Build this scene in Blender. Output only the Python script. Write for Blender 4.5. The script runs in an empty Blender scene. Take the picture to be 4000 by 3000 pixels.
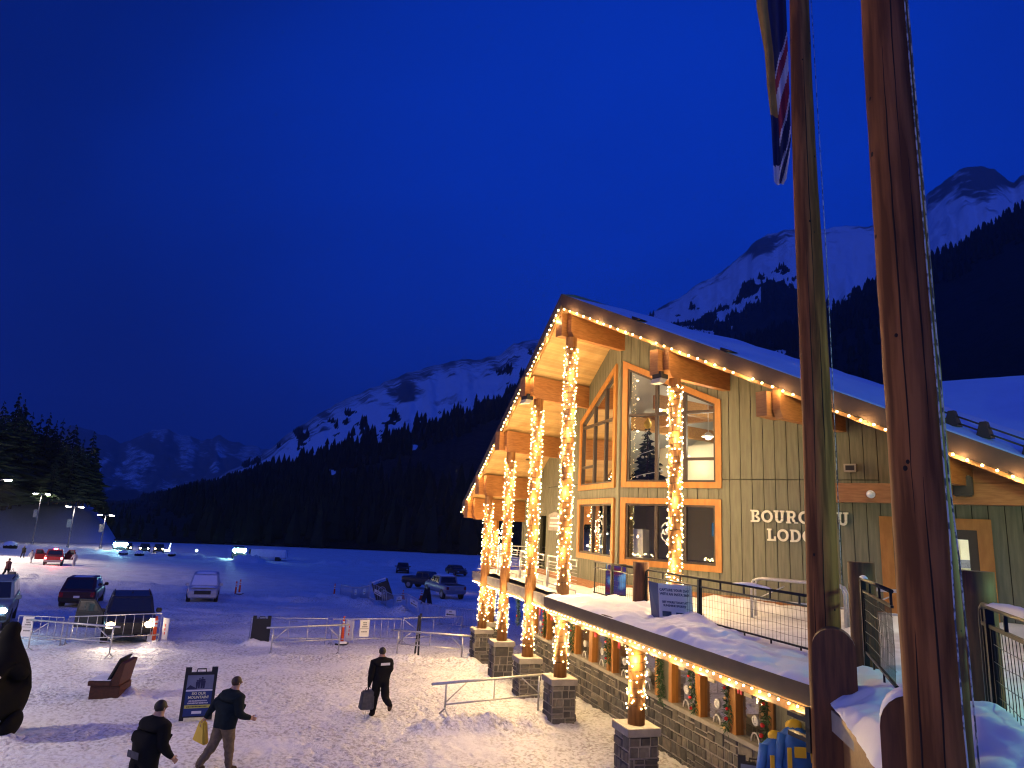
import bpy, bmesh, math, random
import numpy as np
from mathutils import Vector, Matrix
S = bpy.context.scene
COL = S.collection
rnd = random.Random(7)
R = math.radians

# ------------------------------------------------------------------ camera
CAM_H = 5.1
pitch, roll = R(11.822), R(2.996)
fwd = Vector((0, math.cos(pitch), math.sin(pitch)))
up0 = Vector((0, -math.sin(pitch), math.cos(pitch)))
rt0 = Vector((1, 0, 0))
rt = math.cos(roll) * rt0 + math.sin(roll) * up0
up = -math.sin(roll) * rt0 + math.cos(roll) * up0
cam = bpy.data.cameras.new('camera'); camo = bpy.data.objects.new('camera', cam); COL.objects.link(camo)
camo.matrix_world = Matrix(((rt.x, up.x, -fwd.x, 0), (rt.y, up.y, -fwd.y, 0), (rt.z, up.z, -fwd.z, CAM_H), (0, 0, 0, 1)))
cam.sensor_width = 36; cam.lens = 36 * 2612.3 / 4000
cam.clip_start = 0.05; cam.clip_end = 30000
S.camera = camo

# ------------------------------------------------------------------ sky, twilight sun, exposure
S.view_settings.view_transform = 'Standard'; S.view_settings.look = 'None'
S.view_settings.exposure = 0; S.view_settings.gamma = 1
S.cycles.use_denoising = True; S.cycles.filter_width = 1.2
S.cycles.sample_clamp_indirect = 3.0
S.cycles.max_bounces = 5; S.cycles.diffuse_bounces = 2; S.cycles.glossy_bounces = 3
S.cycles.transparent_max_bounces = 12; S.cycles.caustics_reflective = False; S.cycles.caustics_refractive = False
W = bpy.data.worlds.new('World'); S.world = W; W.use_nodes = True
nt = W.node_tree; nt.nodes.clear()
out = nt.nodes.new('ShaderNodeOutputWorld'); bg = nt.nodes.new('ShaderNodeBackground')
sky = nt.nodes.new('ShaderNodeTexSky'); sky.sky_type = 'NISHITA'; sky.sun_disc = False
sky.sun_elevation = R(-3.0); sky.sun_rotation = R(150); sky.altitude = 1600; sky.air_density = 1.0; sky.dust_density = 0.2; sky.ozone_density = 4.0
bw = nt.nodes.new('ShaderNodeRGBToBW'); nt.links.new(sky.outputs[0], bw.inputs[0])
# thin high cloud: large soft noise on the sky direction
geo = nt.nodes.new('ShaderNodeTexCoord'); nz = nt.nodes.new('ShaderNodeTexNoise')
nz.inputs['Scale'].default_value = 1.3; nz.inputs['Detail'].default_value = 6; nz.inputs['Distortion'].default_value = .8
nt.links.new(geo.outputs['Generated'], nz.inputs['Vector'])
mr = nt.nodes.new('ShaderNodeMapRange'); mr.inputs[1].default_value = .3; mr.inputs[2].default_value = .7; mr.inputs[3].default_value = .80; mr.inputs[4].default_value = 1.22
nt.links.new(nz.outputs[0], mr.inputs[0])
# deepening of the blue away from the afterglow (north-west to north-east)
vd = nt.nodes.new('ShaderNodeVectorMath'); vd.operation = 'DOT_PRODUCT'
g_dir = Vector((.25, .85, .36)).normalized(); vd.inputs[1].default_value = g_dir
nt.links.new(geo.outputs['Generated'], vd.inputs[0])
mg = nt.nodes.new('ShaderNodeMapRange'); mg.interpolation_type = 'SMOOTHSTEP'
mg.inputs[1].default_value = .62; mg.inputs[2].default_value = 1.0; mg.inputs[3].default_value = .42; mg.inputs[4].default_value = 1.0
nt.links.new(vd.outputs['Value'], mg.inputs[0])
m1 = nt.nodes.new('ShaderNodeMath'); m1.operation = 'MULTIPLY'; nt.links.new(mr.outputs[0], m1.inputs[0]); nt.links.new(mg.outputs[0], m1.inputs[1])
lum = nt.nodes.new('ShaderNodeMapRange'); lum.inputs[1].default_value = 0; lum.inputs[2].default_value = 1.0; lum.inputs[3].default_value = .85; lum.inputs[4].default_value = 1.35
nt.links.new(bw.outputs[0], lum.inputs[0])
m2 = nt.nodes.new('ShaderNodeMath'); m2.operation = 'MULTIPLY'; nt.links.new(m1.outputs[0], m2.inputs[0]); nt.links.new(lum.outputs[0], m2.inputs[1])
vb_ = nt.nodes.new('ShaderNodeVectorMath'); vb_.operation = 'DOT_PRODUCT'; vb_.inputs[1].default_value = Vector((-.1, -.92, .38)).normalized(); nt.links.new(geo.outputs['Generated'], vb_.inputs[0])
mb_ = nt.nodes.new('ShaderNodeMapRange'); mb_.interpolation_type = 'SMOOTHSTEP'; mb_.inputs[1].default_value = .1; mb_.inputs[2].default_value = 1.0; mb_.inputs[3].default_value = 0; mb_.inputs[4].default_value = 1.3
nt.links.new(vb_.outputs['Value'], mb_.inputs[0])
m3 = nt.nodes.new('ShaderNodeMath'); m3.operation = 'ADD'; nt.links.new(m2.outputs[0], m3.inputs[0]); nt.links.new(mb_.outputs[0], m3.inputs[1]); m2 = m3
tint = nt.nodes.new('ShaderNodeVectorMath'); tint.operation = 'SCALE'; tint.inputs[0].default_value = (0.0010, 0.038, 0.53)
nt.links.new(m2.outputs[0], tint.inputs['Scale'])
nt.links.new(tint.outputs[0], bg.inputs['Color']); bg.inputs['Strength'].default_value = 1.0
nt.links.new(bg.outputs[0], out.inputs['Surface'])
sl = bpy.data.lights.new('sun', 'SUN'); sl.energy = .18; sl.angle = R(40); sl.color = (.50, .60, 1.0)
so = bpy.data.objects.new('sun', sl); COL.objects.link(so)
so.rotation_euler = Vector((.35, .75, -.55)).to_track_quat('-Z', 'Y').to_euler()   # last afterglow from behind the camera

# ------------------------------------------------------------------ helpers
def tag(o, label=None, cat=None, group=None, kind=None):
    if label: o['label'] = label
    if cat: o['category'] = cat
    if group: o['group'] = group
    if kind: o['kind'] = kind
    return o
def empty(name, loc=(0, 0, 0), rz=0, label=None, cat=None, group=None):
    o = bpy.data.objects.new(name, None); COL.objects.link(o); o.empty_display_size = .2
    o.location = loc; o.rotation_euler = (0, 0, rz)
    return tag(o, label, cat, group)
def kids(o): return [c for c in bpy.data.objects if c.parent == o]
class Fr:
    """a frame: origin + three axes"""
    def __init__(s, o, x, y, z=(0, 0, 1)):
        s.o = Vector(o); s.x = Vector(x); s.y = Vector(y); s.z = Vector(z)
    def __call__(s, a, b, c): return s.o + s.x * a + s.y * b + s.z * c
WORLD = Fr((0, 0, 0), (1, 0, 0), (0, 1, 0))
class MB:
    def __init__(s): s.v = []; s.f = []; s.m = []; s.sm = []
    def quad(s, pts, m=0, smooth=False):
        b = len(s.v); s.v += [tuple(p) for p in pts]; s.f.append(tuple(range(b, b + len(pts)))); s.m.append(m); s.sm.append(smooth)
    def hexa(s, p, m=0):
        b = len(s.v); s.v += [tuple(q) for q in p]
        for f in ((0, 3, 2, 1), (4, 5, 6, 7), (0, 1, 5, 4), (1, 2, 6, 5), (2, 3, 7, 6), (3, 0, 4, 7)):
            s.f.append(tuple(b + i for i in f)); s.m.append(m); s.sm.append(False)
    def box(s, F, a0, a1, b0, b1, c0, c1, m=0):
        s.hexa([F(a0, b0, c0), F(a1, b0, c0), F(a1, b1, c0), F(a0, b1, c0), F(a0, b0, c1), F(a1, b0, c1), F(a1, b1, c1), F(a0, b1, c1)], m)
    def prism(s, poly0, poly1, m=0, mcap=None):
        n = len(poly0); b = len(s.v); s.v += [tuple(q) for q in poly0] + [tuple(q) for q in poly1]
        s.f.append(tuple(b + i for i in reversed(range(n)))); s.m.append(m if mcap is None else mcap); s.sm.append(False)
        s.f.append(tuple(b + n + i for i in range(n))); s.m.append(m if mcap is None else mcap); s.sm.append(False)
        for i in range(n):
            j = (i + 1) % n; s.f.append((b + i, b + j, b + n + j, b + n + i)); s.m.append(m); s.sm.append(False)
    def tube(s, p0, p1, r0, r1=None, n=8, m=0, cap=True, smooth=True):
        s.path([p0, p1], [r0, r0 if r1 is None else r1], n, m, cap, smooth)
    def path(s, pts, rad, n=8, m=0, cap=True, smooth=True):
        pts = [Vector(p) for p in pts]
        if not hasattr(rad, '__len__'): rad = [rad] * len(pts)
        b = len(s.v); prev = None
        for i, p in enumerate(pts):
            d = (pts[min(i + 1, len(pts) - 1)] - pts[max(i - 1, 0)]).normalized()
            if prev is None: x = d.orthogonal().normalized()
            else:
                x = prev - d * prev.dot(d)
                x = x.normalized() if x.length > 1e-6 else d.orthogonal().normalized()
            prev = x; y = d.cross(x)
            for k in range(n):
                a = 2 * math.pi * k / n; s.v.append(tuple(p + (x * math.cos(a) + y * math.sin(a)) * rad[i]))
        for i in range(len(pts) - 1):
            for k in range(n):
                k2 = (k + 1) % n; s.f.append((b + i * n + k, b + i * n + k2, b + (i + 1) * n + k2, b + (i + 1) * n + k)); s.m.append(m); s.sm.append(smooth)
        if cap:
            s.f.append(tuple(b + k for k in reversed(range(n)))); s.m.append(m); s.sm.append(False)
            e = b + (len(pts) - 1) * n; s.f.append(tuple(e + k for k in range(n))); s.m.append(m); s.sm.append(False)
    def ball(s, c, r, nu=8, nv=6, m=0, sc=(1, 1, 1), F=None):
        b = len(s.v); c = Vector(c)
        for j in range(nv + 1):
            th = math.pi * j / nv
            for i in range(nu):
                ph = 2 * math.pi * i / nu
                q = Vector((r * sc[0] * math.sin(th) * math.cos(ph), r * sc[1] * math.sin(th) * math.sin(ph), r * sc[2] * math.cos(th)))
                s.v.append(tuple(c + (F.x * q.x + F.y * q.y + F.z * q.z if F else q)))
        for j in range(nv):
            for i in range(nu):
                i2 = (i + 1) % nu; s.f.append((b + j * nu + i, b + (j + 1) * nu + i, b + (j + 1) * nu + i2, b + j * nu + i2)); s.m.append(m); s.sm.append(True)
    def grid(s, P, m=0, smooth=True):
        nr, nc = len(P), len(P[0]); b = len(s.v)
        for row in P: s.v += [tuple(p) for p in row]
        for i in range(nr - 1):
            for j in range(nc - 1):
                s.f.append((b + i * nc + j, b + i * nc + j + 1, b + (i + 1) * nc + j + 1, b + (i + 1) * nc + j)); s.m.append(m); s.sm.append(smooth)
    def loft(s, rings, m=0, cap=True, smooth=False):
        n = len(rings[0]); b = len(s.v)
        for r_ in rings: s.v += [tuple(p) for p in r_]
        for i in range(len(rings) - 1):
            for k in range(n):
                k2 = (k + 1) % n; s.f.append((b + i * n + k, b + i * n + k2, b + (i + 1) * n + k2, b + (i + 1) * n + k)); s.m.append(m); s.sm.append(smooth)
        if cap:
            s.f.append(tuple(b + k for k in reversed(range(n)))); s.m.append(m); s.sm.append(False)
            e = b + (len(rings) - 1) * n; s.f.append(tuple(e + k for k in range(n))); s.m.append(m); s.sm.append(False)
    def build(s, name, mats, parent=None, fix=True, bevel=0):
        me = bpy.data.meshes.new(name); me.from_pydata(s.v, [], s.f)
        for mm in (mats if isinstance(mats, (list, tuple)) else [mats]): me.materials.append(mm)
        me.polygons.foreach_set('material_index', s.m); me.polygons.foreach_set('use_smooth', s.sm)
        if fix or bevel:
            bm = bmesh.new(); bm.from_mesh(me)
            if fix: bmesh.ops.recalc_face_normals(bm, faces=bm.faces)
            if bevel:
                bmesh.ops.remove_doubles(bm, verts=bm.verts, dist=1e-4)
                es = [e for e in bm.edges if len(e.link_faces) == 2 and e.calc_face_angle(0) > .6]
                bmesh.ops.bevel(bm, geom=es, offset=bevel, segments=2, affect='EDGES', clamp_overlap=True)
            bm.to_mesh(me); bm.free()
        me.update()
        o = bpy.data.objects.new(name, me); COL.objects.link(o)
        if parent: o.parent = parent
        return o
def np_mesh(name, V, F4, mats, smooth=True, attrs=None, parent=None):
    me = bpy.data.meshes.new(name)
    V = np.asarray(V, dtype=np.float32); F4 = np.asarray(F4, dtype=np.int32); k = F4.shape[1]
    me.vertices.add(len(V)); me.vertices.foreach_set('co', V.ravel())
    me.loops.add(F4.size); me.loops.foreach_set('vertex_index', F4.ravel())
    me.polygons.add(len(F4)); me.polygons.foreach_set('loop_start', np.arange(0, F4.size, k, dtype=np.int32))
    me.polygons.foreach_set('use_smooth', np.full(len(F4), smooth))
    me.update(calc_edges=True); me.validate()
    for mm in (mats if isinstance(mats, (list, tuple)) else [mats]): me.materials.append(mm)
    for n_, a in (attrs or {}).items():
        at = me.attributes.new(n_, 'FLOAT', 'POINT'); at.data.foreach_set('value', np.asarray(a, dtype=np.float32))
    o = bpy.data.objects.new(name, me); COL.objects.link(o)
    if parent: o.parent = parent
    return o
def dup(o, parent=None, name=None):
    c = o.copy(); COL.objects.link(c)
    if parent: c.parent = parent
    return c
def copy_tree(o, parent=None):
    c = dup(o, parent)
    for k in kids_of.get(o.name, kids(o)): copy_tree(k, c)
    return c
kids_of = {}
# ---- value noise
def _h(ix, iy, sd):
    n = (ix.astype(np.int64) * 374761393 + iy.astype(np.int64) * 668265263 + sd * 1442695041) & 0x7fffffff
    n = ((n ^ (n >> 13)) * 1274126177) & 0x7fffffff
    return ((n ^ (n >> 16)) & 0xffff) / 65535.0
def vnoise(x, y, sd=0):
    x = np.asarray(x, float); y = np.asarray(y, float)
    ix = np.floor(x); iy = np.floor(y); fx = x - ix; fy = y - iy
    fx = fx * fx * (3 - 2 * fx); fy = fy * fy * (3 - 2 * fy)
    a = _h(ix, iy, sd); b = _h(ix + 1, iy, sd); c = _h(ix, iy + 1, sd); d = _h(ix + 1, iy + 1, sd)
    return (a * (1 - fx) + b * fx) * (1 - fy) + (c * (1 - fx) + d * fx) * fy
def fbm(x, y, oct=4, sd=0, gain=.5):
    s_ = 0; a = 1; t = 0
    for i in range(oct):
        s_ = s_ + a * vnoise(x, y, sd + i * 17); t += a; a *= gain; x = x * 2.03 + 3.1; y = y * 2.03 + 1.7
    return s_ / t
# ---- materials
def pm(name, c, rough=.6, c2=None, scale=6, stretch=(1, 1, 1), bump=0, bscale=None, metal=0, spec=.4, coords='Object', detail=4, emit=None, estr=0, contrast=(.35, .65), trans=0, alpha=1):
    m = bpy.data.materials.new(name); m.use_nodes = True; t = m.node_tree; b = t.nodes['Principled BSDF']
    b.inputs['Base Color'].default_value = (*c, 1); b.inputs['Roughness'].default_value = rough; b.inputs['Metallic'].default_value = metal
    b.inputs['Specular IOR Level'].default_value = spec
    if trans: b.inputs['Transmission Weight'].default_value = trans
    if emit: b.inputs['Emission Color'].default_value = (*emit, 1); b.inputs['Emission Strength'].default_value = estr
    if c2 or bump:
        tc = t.nodes.new('ShaderNodeTexCoord'); mp = t.nodes.new('ShaderNodeMapping'); mp.inputs['Scale'].default_value = stretch
        t.links.new(tc.outputs[coords], mp.inputs[0])
    if c2:
        n = t.nodes.new('ShaderNodeTexNoise'); n.inputs['Scale'].default_value = scale; n.inputs['Detail'].default_value = detail
        t.links.new(mp.outputs[0], n.inputs['Vector'])
        rp = t.nodes.new('ShaderNodeValToRGB'); rp.color_ramp.elements[0].position = contrast[0]; rp.color_ramp.elements[1].position = contrast[1]
        rp.color_ramp.elements[0].color = (*c, 1); rp.color_ramp.elements[1].color = (*c2, 1)
        t.links.new(n.outputs[0], rp.inputs[0]); t.links.new(rp.outputs[0], b.inputs['Base Color'])
    if bump:
        n2 = t.nodes.new('ShaderNodeTexNoise'); n2.inputs['Scale'].default_value = bscale or scale * 2; n2.inputs['Detail'].default_value = 5
        t.links.new(mp.outputs[0], n2.inputs['Vector'])
        bp = t.nodes.new('ShaderNodeBump'); bp.inputs['Strength'].default_value = min(1, bump * 5); bp.inputs['Distance'].default_value = bump
        t.links.new(n2.outputs[0], bp.inputs['Height']); t.links.new(bp.outputs[0], b.inputs['Normal'])
    return m
def em(name, c, s):
    m = bpy.data.materials.new(name); m.use_nodes = True; t = m.node_tree; t.nodes.clear()
    o = t.nodes.new('ShaderNodeOutputMaterial'); e = t.nodes.new('ShaderNodeEmission'); e.inputs[0].default_value = (*c, 1); e.inputs[1].default_value = s
    t.links.new(e.outputs[0], o.inputs[0]); return m
def glassmat(name, tintc=(.9, .9, .9), ior=1.5, boost=1.0):
    m = bpy.data.materials.new(name); m.use_nodes = True; t = m.node_tree; t.nodes.clear()
    o = t.nodes.new('ShaderNodeOutputMaterial'); mx = t.nodes.new('ShaderNodeMixShader'); fr = t.nodes.new('ShaderNodeFresnel'); fr.inputs[0].default_value = ior
    mul = t.nodes.new('ShaderNodeMath'); mul.operation = 'MULTIPLY'; mul.inputs[1].default_value = boost; mul.use_clamp = True
    tr = t.nodes.new('ShaderNodeBsdfTransparent'); tr.inputs[0].default_value = (*tintc, 1); gl = t.nodes.new('ShaderNodeBsdfGlossy'); gl.inputs['Roughness'].default_value = .02
    t.links.new(fr.outputs[0], mul.inputs[0]); t.links.new(mul.outputs[0], mx.inputs[0]); t.links.new(tr.outputs[0], mx.inputs[1]); t.links.new(gl.outputs[0], mx.inputs[2]); t.links.new(mx.outputs[0], o.inputs[0])
    return m
M = {}
M['snow'] = pm('snow', (.86, .87, .88), .55, (.78, .79, .8), 3, bump=.02, bscale=14, spec=.3)
M['roofsnow'] = pm('roofsnow', (.87, .88, .9), .5, (.83, .84, .86), 1.5, bump=.015, bscale=5, spec=.3)
M['pine'] = pm('pine_boards', (.52, .30, .11), .45, (.40, .21, .07), 3, (1, 6, 6), spec=.4)
M['beam'] = pm('glulam_beam', (.34, .15, .05), .5, (.25, .10, .03), 4, (1, 1, 7), bump=.004)
M['column'] = pm('log_column', (.36, .17, .05), .5, (.22, .09, .025), 5, (3, 3, .5), bump=.006)
M['siding'] = pm('green_siding', (.168, .165, .116), .7, (.118, .117, .082), 5, (3, 3, .3), bump=.003, bscale=30)
M['sidingdark'] = pm('siding_groove', (.03, .03, .02), .9)
M['trim'] = pm('orange_trim', (.42, .185, .042), .5, (.34, .14, .03), 5, (2, 2, .6), bump=.002)
M['mullion'] = pm('dark_mullion', (.045, .032, .026), .5)
M['fascia'] = pm('brown_fascia', (.085, .048, .03), .55, (.07, .04, .025), 4)
M['strip'] = pm('stained_wood_strip', (.36, .18, .06), .5, (.28, .13, .04), 6, (3, 3, 3))
M['concrete'] = pm('concrete', (.36, .33, .29), .8, (.28, .26, .23), 5, bump=.004)
M['brick'] = [pm('stone_%s' % n, c, .85, c2, 9, bump=.008, bscale=22) for n, c, c2 in (('grey', (.12, .115, .105), (.08, .078, .072)), ('warm', (.16, .14, .115), (.11, .10, .085)), ('pale', (.22, .20, .17), (.15, .14, .12)), ('dark', (.075, .072, .068), (.05, .05, .048)))]
M['mortar'] = pm('mortar', (.36, .34, .30), .9, (.27, .25, .22), 12)
M['blackmetal'] = pm('black_metal', (.018, .019, .022), .35, metal=.6, spec=.5)
M['steel'] = pm('galvanised_steel', (.55, .55, .55), .38, (.42, .42, .42), 20, metal=.85)
M['alu'] = pm('aluminium_pipe', (.60, .60, .60), .4, (.5, .5, .5), 20, metal=.6)
M['glass'] = glassmat('window_glass', (.92, .92, .92), 1.5, 1.6)
M['bulb'] = em('bulb_glow', (1.0, .70, .30), 26); M['bulbrake'] = em('rake_bulb_glow', (1.0, .66, .26), 26)

for k_ in ('bulb', 'bulbrake'): M[k_].cycles.emission_sampling = 'NONE'      # their light on the place comes from the bulb_light lamps of each string
M['bulbwire'] = pm('green_wire', (.012, .02, .012), .6)
M['white'] = pm('white_paint', (.78, .77, .74), .5)
M['black'] = pm('black_plastic', (.012, .012, .013), .45)
M['orange'] = pm('orange_plastic', (.75, .09, .02), .45)
M['darkwood'] = pm('dark_log', (.16, .06, .02), .65, (.08, .03, .011), 5, (4, 4, .35), bump=.006)
M['pole'] = pm('peeled_log_pole', (.30, .112, .034), .7, (.12, .042, .013), 3.4, (3, 3, .22), bump=.02, bscale=6, contrast=(.40, .60), detail=8, spec=.2)
M['crack'] = pm('dark_crack', (.02, .01, .007), .9)
M['cream'] = pm('cream_wall', (.72, .67, .5), .7)
M['ground'] = None
# ------------------------------------------------------------------ ground
def base_z(y):
    y = np.asarray(y, float)
    k = 2.5; a = np.where(y < 90, y, 90)
    soft = k * np.log1p(np.exp(np.clip((a - 23) / k, -40, 40)))
    return -.045 * soft - .02 * np.clip(y - 90, 0, 50)
MOUNDS = []   # snow heaps and ridges pushed up by the plough: (x0,y0,x1,y1,width,height)
MOUNDS += [(-1.6, 18.1, 1.0, 18.6, .45, .26), (.8, 19.3, 1.3, 19.6, .3, .18), (-1.35, 18.6, -.2, 18.35, .3, .16),
           (-8.6, 26.4, -5.0, 27.4, .5, .13), (-3.9, 27.2, -.9, 26.9, .45, .22), (-1.0, 26.6, -.2, 26.0, .4, .2),
           (-13.5, 27.4, -12.9, 27.9, .35, .2), (-10.2, 28.9, -9.4, 29.1, .3, .2), (-10.6, 20.0, -9.9, 19.7, .35, .16),
           (-26, 49.5, -14, 52.5, 1.0, .28), (-14, 55.5, -9.5, 49.5, 1.1, .42), (-9.5, 49.0, -6.6, 45.5, .9, .36), (-6.5, 45.2, -3.2, 43.0, .8, .28),
           (-45, 63, -26, 58, 1.4, .26), (-4.2, 54, 1.5, 54.5, 1.3, .55), (-44.5, 118.5, -42.5, 119.5, 1.6, 1.6), (-32, 126, -20, 131, 1.6, .8),
           (-95, 128, -50, 121, 1.1, .7), (-20, 131, 10, 134, 2, .6), (-.5, 15.2, .6, 15.4, .4, .1), (2.0, 14.6, 2.6, 14.3, .4, .12), (-11.2, 15.7, -10.3, 15.6, .4, .15)]
TRACKS = [(-25, 40, -8, 62, 3), (-16, 33, -20, 60, -2), (-22, 36, -48, 80, 4), (-12, 40, -30, 46, 1.5), (-9, 66, -24, 84, 3), (-6, 70, -40, 72, -3), (-18, 34, -4, 52, -2.5), (-30, 55, -12, 100, 5), (-45, 75, -14, 66, 3)]
def ground_z(x, y):
    x = np.asarray(x, float); y = np.asarray(y, float)
    z = base_z(y)
    d = np.hypot(x, y)
    # trodden snow near the lodge
    near = np.clip((46 - d) / 14, 0, 1)
    z = z + near * (.08 * (fbm(x * 4.4, y * 4.4, 3, 3) - .5) - .16 * np.clip(fbm(x * 4.2, y * 4.2, 2, 9) - .55, 0, 1) + .06 * (fbm(x * 8, y * 8, 2, 29) - .5) + .06 * (fbm(x * .7, y * .7, 2, 5) - .5))
    # wheel-cut snow in the lot
    far = np.clip((d - 30) / 14, 0, 1) * np.clip((170 - d) / 30, 0, 1)
    rut = fbm(x * .35 + y * .12, y * .9, 4, 21)
    z = z + far * (.22 * (rut - .5) + .16 * np.clip(fbm(x * .9, y * 1.6, 3, 31) - .56, 0, 1) * 2)
    for (x0, y0, x1, y1, w, h) in MOUNDS:
        dx, dy = x1 - x0, y1 - y0; L2 = dx * dx + dy * dy
        t = np.clip(((x - x0) * dx + (y - y0) * dy) / L2, 0, 1)
        dd = np.hypot(x - x0 - t * dx, y - y0 - t * dy) / w
        z = z + h * np.exp(-dd * dd * 1.6) * (.35 + 1.3 * fbm(x * 3.1 / max(w, .4), y * 3.1 / max(w, .4), 3, 41))
    for (x0, y0, x1, y1, bow) in TRACKS:
        dx, dy = x1 - x0, y1 - y0; L = math.hypot(dx, dy); ux, uy = dx / L, dy / L
        s_ = (x - x0) * ux + (y - y0) * uy; o_ = -(x - x0) * uy + (y - y0) * ux - bow * 4 * np.clip(s_ / L, 0, 1) * (1 - np.clip(s_ / L, 0, 1))
        on = np.clip(s_ / 2, 0, 1) * np.clip((L - s_) / 2, 0, 1)
        for w in (-.78, .78): z = z + on * (-.075 * np.exp(-((o_ - w) / .17) ** 2) + .035 * np.exp(-((np.abs(o_ - w) - .32) / .12) ** 2))
    return z
def gz(x, y): return float(ground_z(np.array([x]), np.array([y]))[0])
def gnd(x, y, dz=0): return Vector((x, y, gz(x, y) + dz))

rr = [0.0, 2.0]
while rr[-1] < 9: rr.append(rr[-1] + .5)
while rr[-1] < 46: rr.append(rr[-1] * 1.0058)
while rr[-1] < 180: rr.append(rr[-1] * 1.012)
while rr[-1] < 9000: rr.append(rr[-1] * 1.16)
rr = np.array(rr[1:])
az = np.concatenate([np.arange(-180, -42, 6), np.arange(-42, 46, .27), np.arange(46, 180, 6)])
A, RR = np.meshgrid(np.radians(az), rr)
GX = RR * np.sin(A); GY = RR * np.cos(A)
GZ = ground_z(GX, GY)
nr, nc = GX.shape
idx = np.arange(nr * nc).reshape(nr, nc)
q = np.stack([idx[:-1, :], np.roll(idx, -1, 1)[:-1, :], np.roll(idx, -1, 1)[1:, :], idx[1:, :]], -1).reshape(-1, 4)
V = np.stack([GX, GY, GZ], -1).reshape(-1, 3)
# snow material: clean snow with trodden, gritty patches, also darkened to imitate grazing-light shade
def snow_ground():
    m = pm('trodden_snow', (.80, .80, .81), .6, spec=.25); t = m.node_tree; b = t.nodes['Principled BSDF']
    tc = t.nodes.new('ShaderNodeTexCoord')
    def noise(sc, det, vec=None):
        n = t.nodes.new('ShaderNodeTexNoise'); n.inputs['Scale'].default_value = sc; n.inputs['Detail'].default_value = det; t.links.new(vec or tc.outputs['Object'], n.inputs['Vector']); return n
    n1 = noise(11, 6); r1 = t.nodes.new('ShaderNodeValToRGB')
    r1.color_ramp.elements[0].position = .38; r1.color_ramp.elements[0].color = (.46, .44, .42, 1); r1.color_ramp.elements[1].position = .53; r1.color_ramp.elements[1].color = (.80, .80, .80, 1)
    t.links.new(n1.outputs[0], r1.inputs[0])
    n2 = noise(.5, 4); r2 = t.nodes.new('ShaderNodeValToRGB'); r2.color_ramp.elements[0].position = .28; r2.color_ramp.elements[1].position = .56
    t.links.new(n2.outputs[0], r2.inputs[0])
    mx = t.nodes.new('ShaderNodeMix'); mx.data_type = 'RGBA'; mx.inputs['A'].default_value = (.82, .82, .83, 1)
    t.links.new(r2.outputs[0], mx.inputs['Factor']); t.links.new(r1.outputs[0], mx.inputs['B']); t.links.new(mx.outputs['Result'], b.inputs['Base Color'])
    n3 = noise(9, 5); n4 = noise(34, 3); ad = t.nodes.new('ShaderNodeMath'); ad.operation = 'MULTIPLY_ADD'; ad.inputs[1].default_value = .35
    t.links.new(n4.outputs[0], ad.inputs[0]); t.links.new(n3.outputs[0], ad.inputs[2])
    wv = t.nodes.new('ShaderNodeVectorMath'); wv.operation = 'ADD'; t.links.new(tc.outputs['Object'], wv.inputs[0])
    nw = noise(1.7, 3); sw = t.nodes.new('ShaderNodeVectorMath'); sw.operation = 'SCALE'; sw.inputs['Scale'].default_value = .5; t.links.new(nw.outputs['Color'], sw.inputs[0]); t.links.new(sw.outputs[0], wv.inputs[1])
    vo = t.nodes.new('ShaderNodeTexVoronoi'); vo.feature = 'SMOOTH_F1'; vo.inputs['Scale'].default_value = 5.2; vo.inputs['Smoothness'].default_value = .35; vo.inputs['Randomness'].default_value = 1
    t.links.new(wv.outputs[0], vo.inputs['Vector'])
    pit = t.nodes.new('ShaderNodeMapRange'); pit.inputs[1].default_value = .05; pit.inputs[2].default_value = .42; t.links.new(vo.outputs['Distance'], pit.inputs[0])
    a2 = t.nodes.new('ShaderNodeMath'); a2.operation = 'MULTIPLY_ADD'; a2.inputs[1].default_value = .75; t.links.new(pit.outputs[0], a2.inputs[0]); t.links.new(ad.outputs[0], a2.inputs[2]); ad = a2
    pk = noise(.33, 3); ps_ = t.nodes.new('ShaderNodeMapRange'); ps_.inputs[1].default_value = .38; ps_.inputs[2].default_value = .58; ps_.inputs[3].default_value = .30; ps_.inputs[4].default_value = 1.0; t.links.new(pk.outputs[0], ps_.inputs[0])
    bp = t.nodes.new('ShaderNodeBump'); bp.inputs['Distance'].default_value = .06; t.links.new(ps_.outputs[0], bp.inputs['Strength'])
    t.links.new(ad.outputs[0], bp.inputs['Height']); t.links.new(bp.outputs[0], b.inputs['Normal'])
    return m
M['ground'] = snow_ground()
tag(np_mesh('snowy_ground', V, q[:, ::-1], M['ground']), kind='structure')

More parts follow.
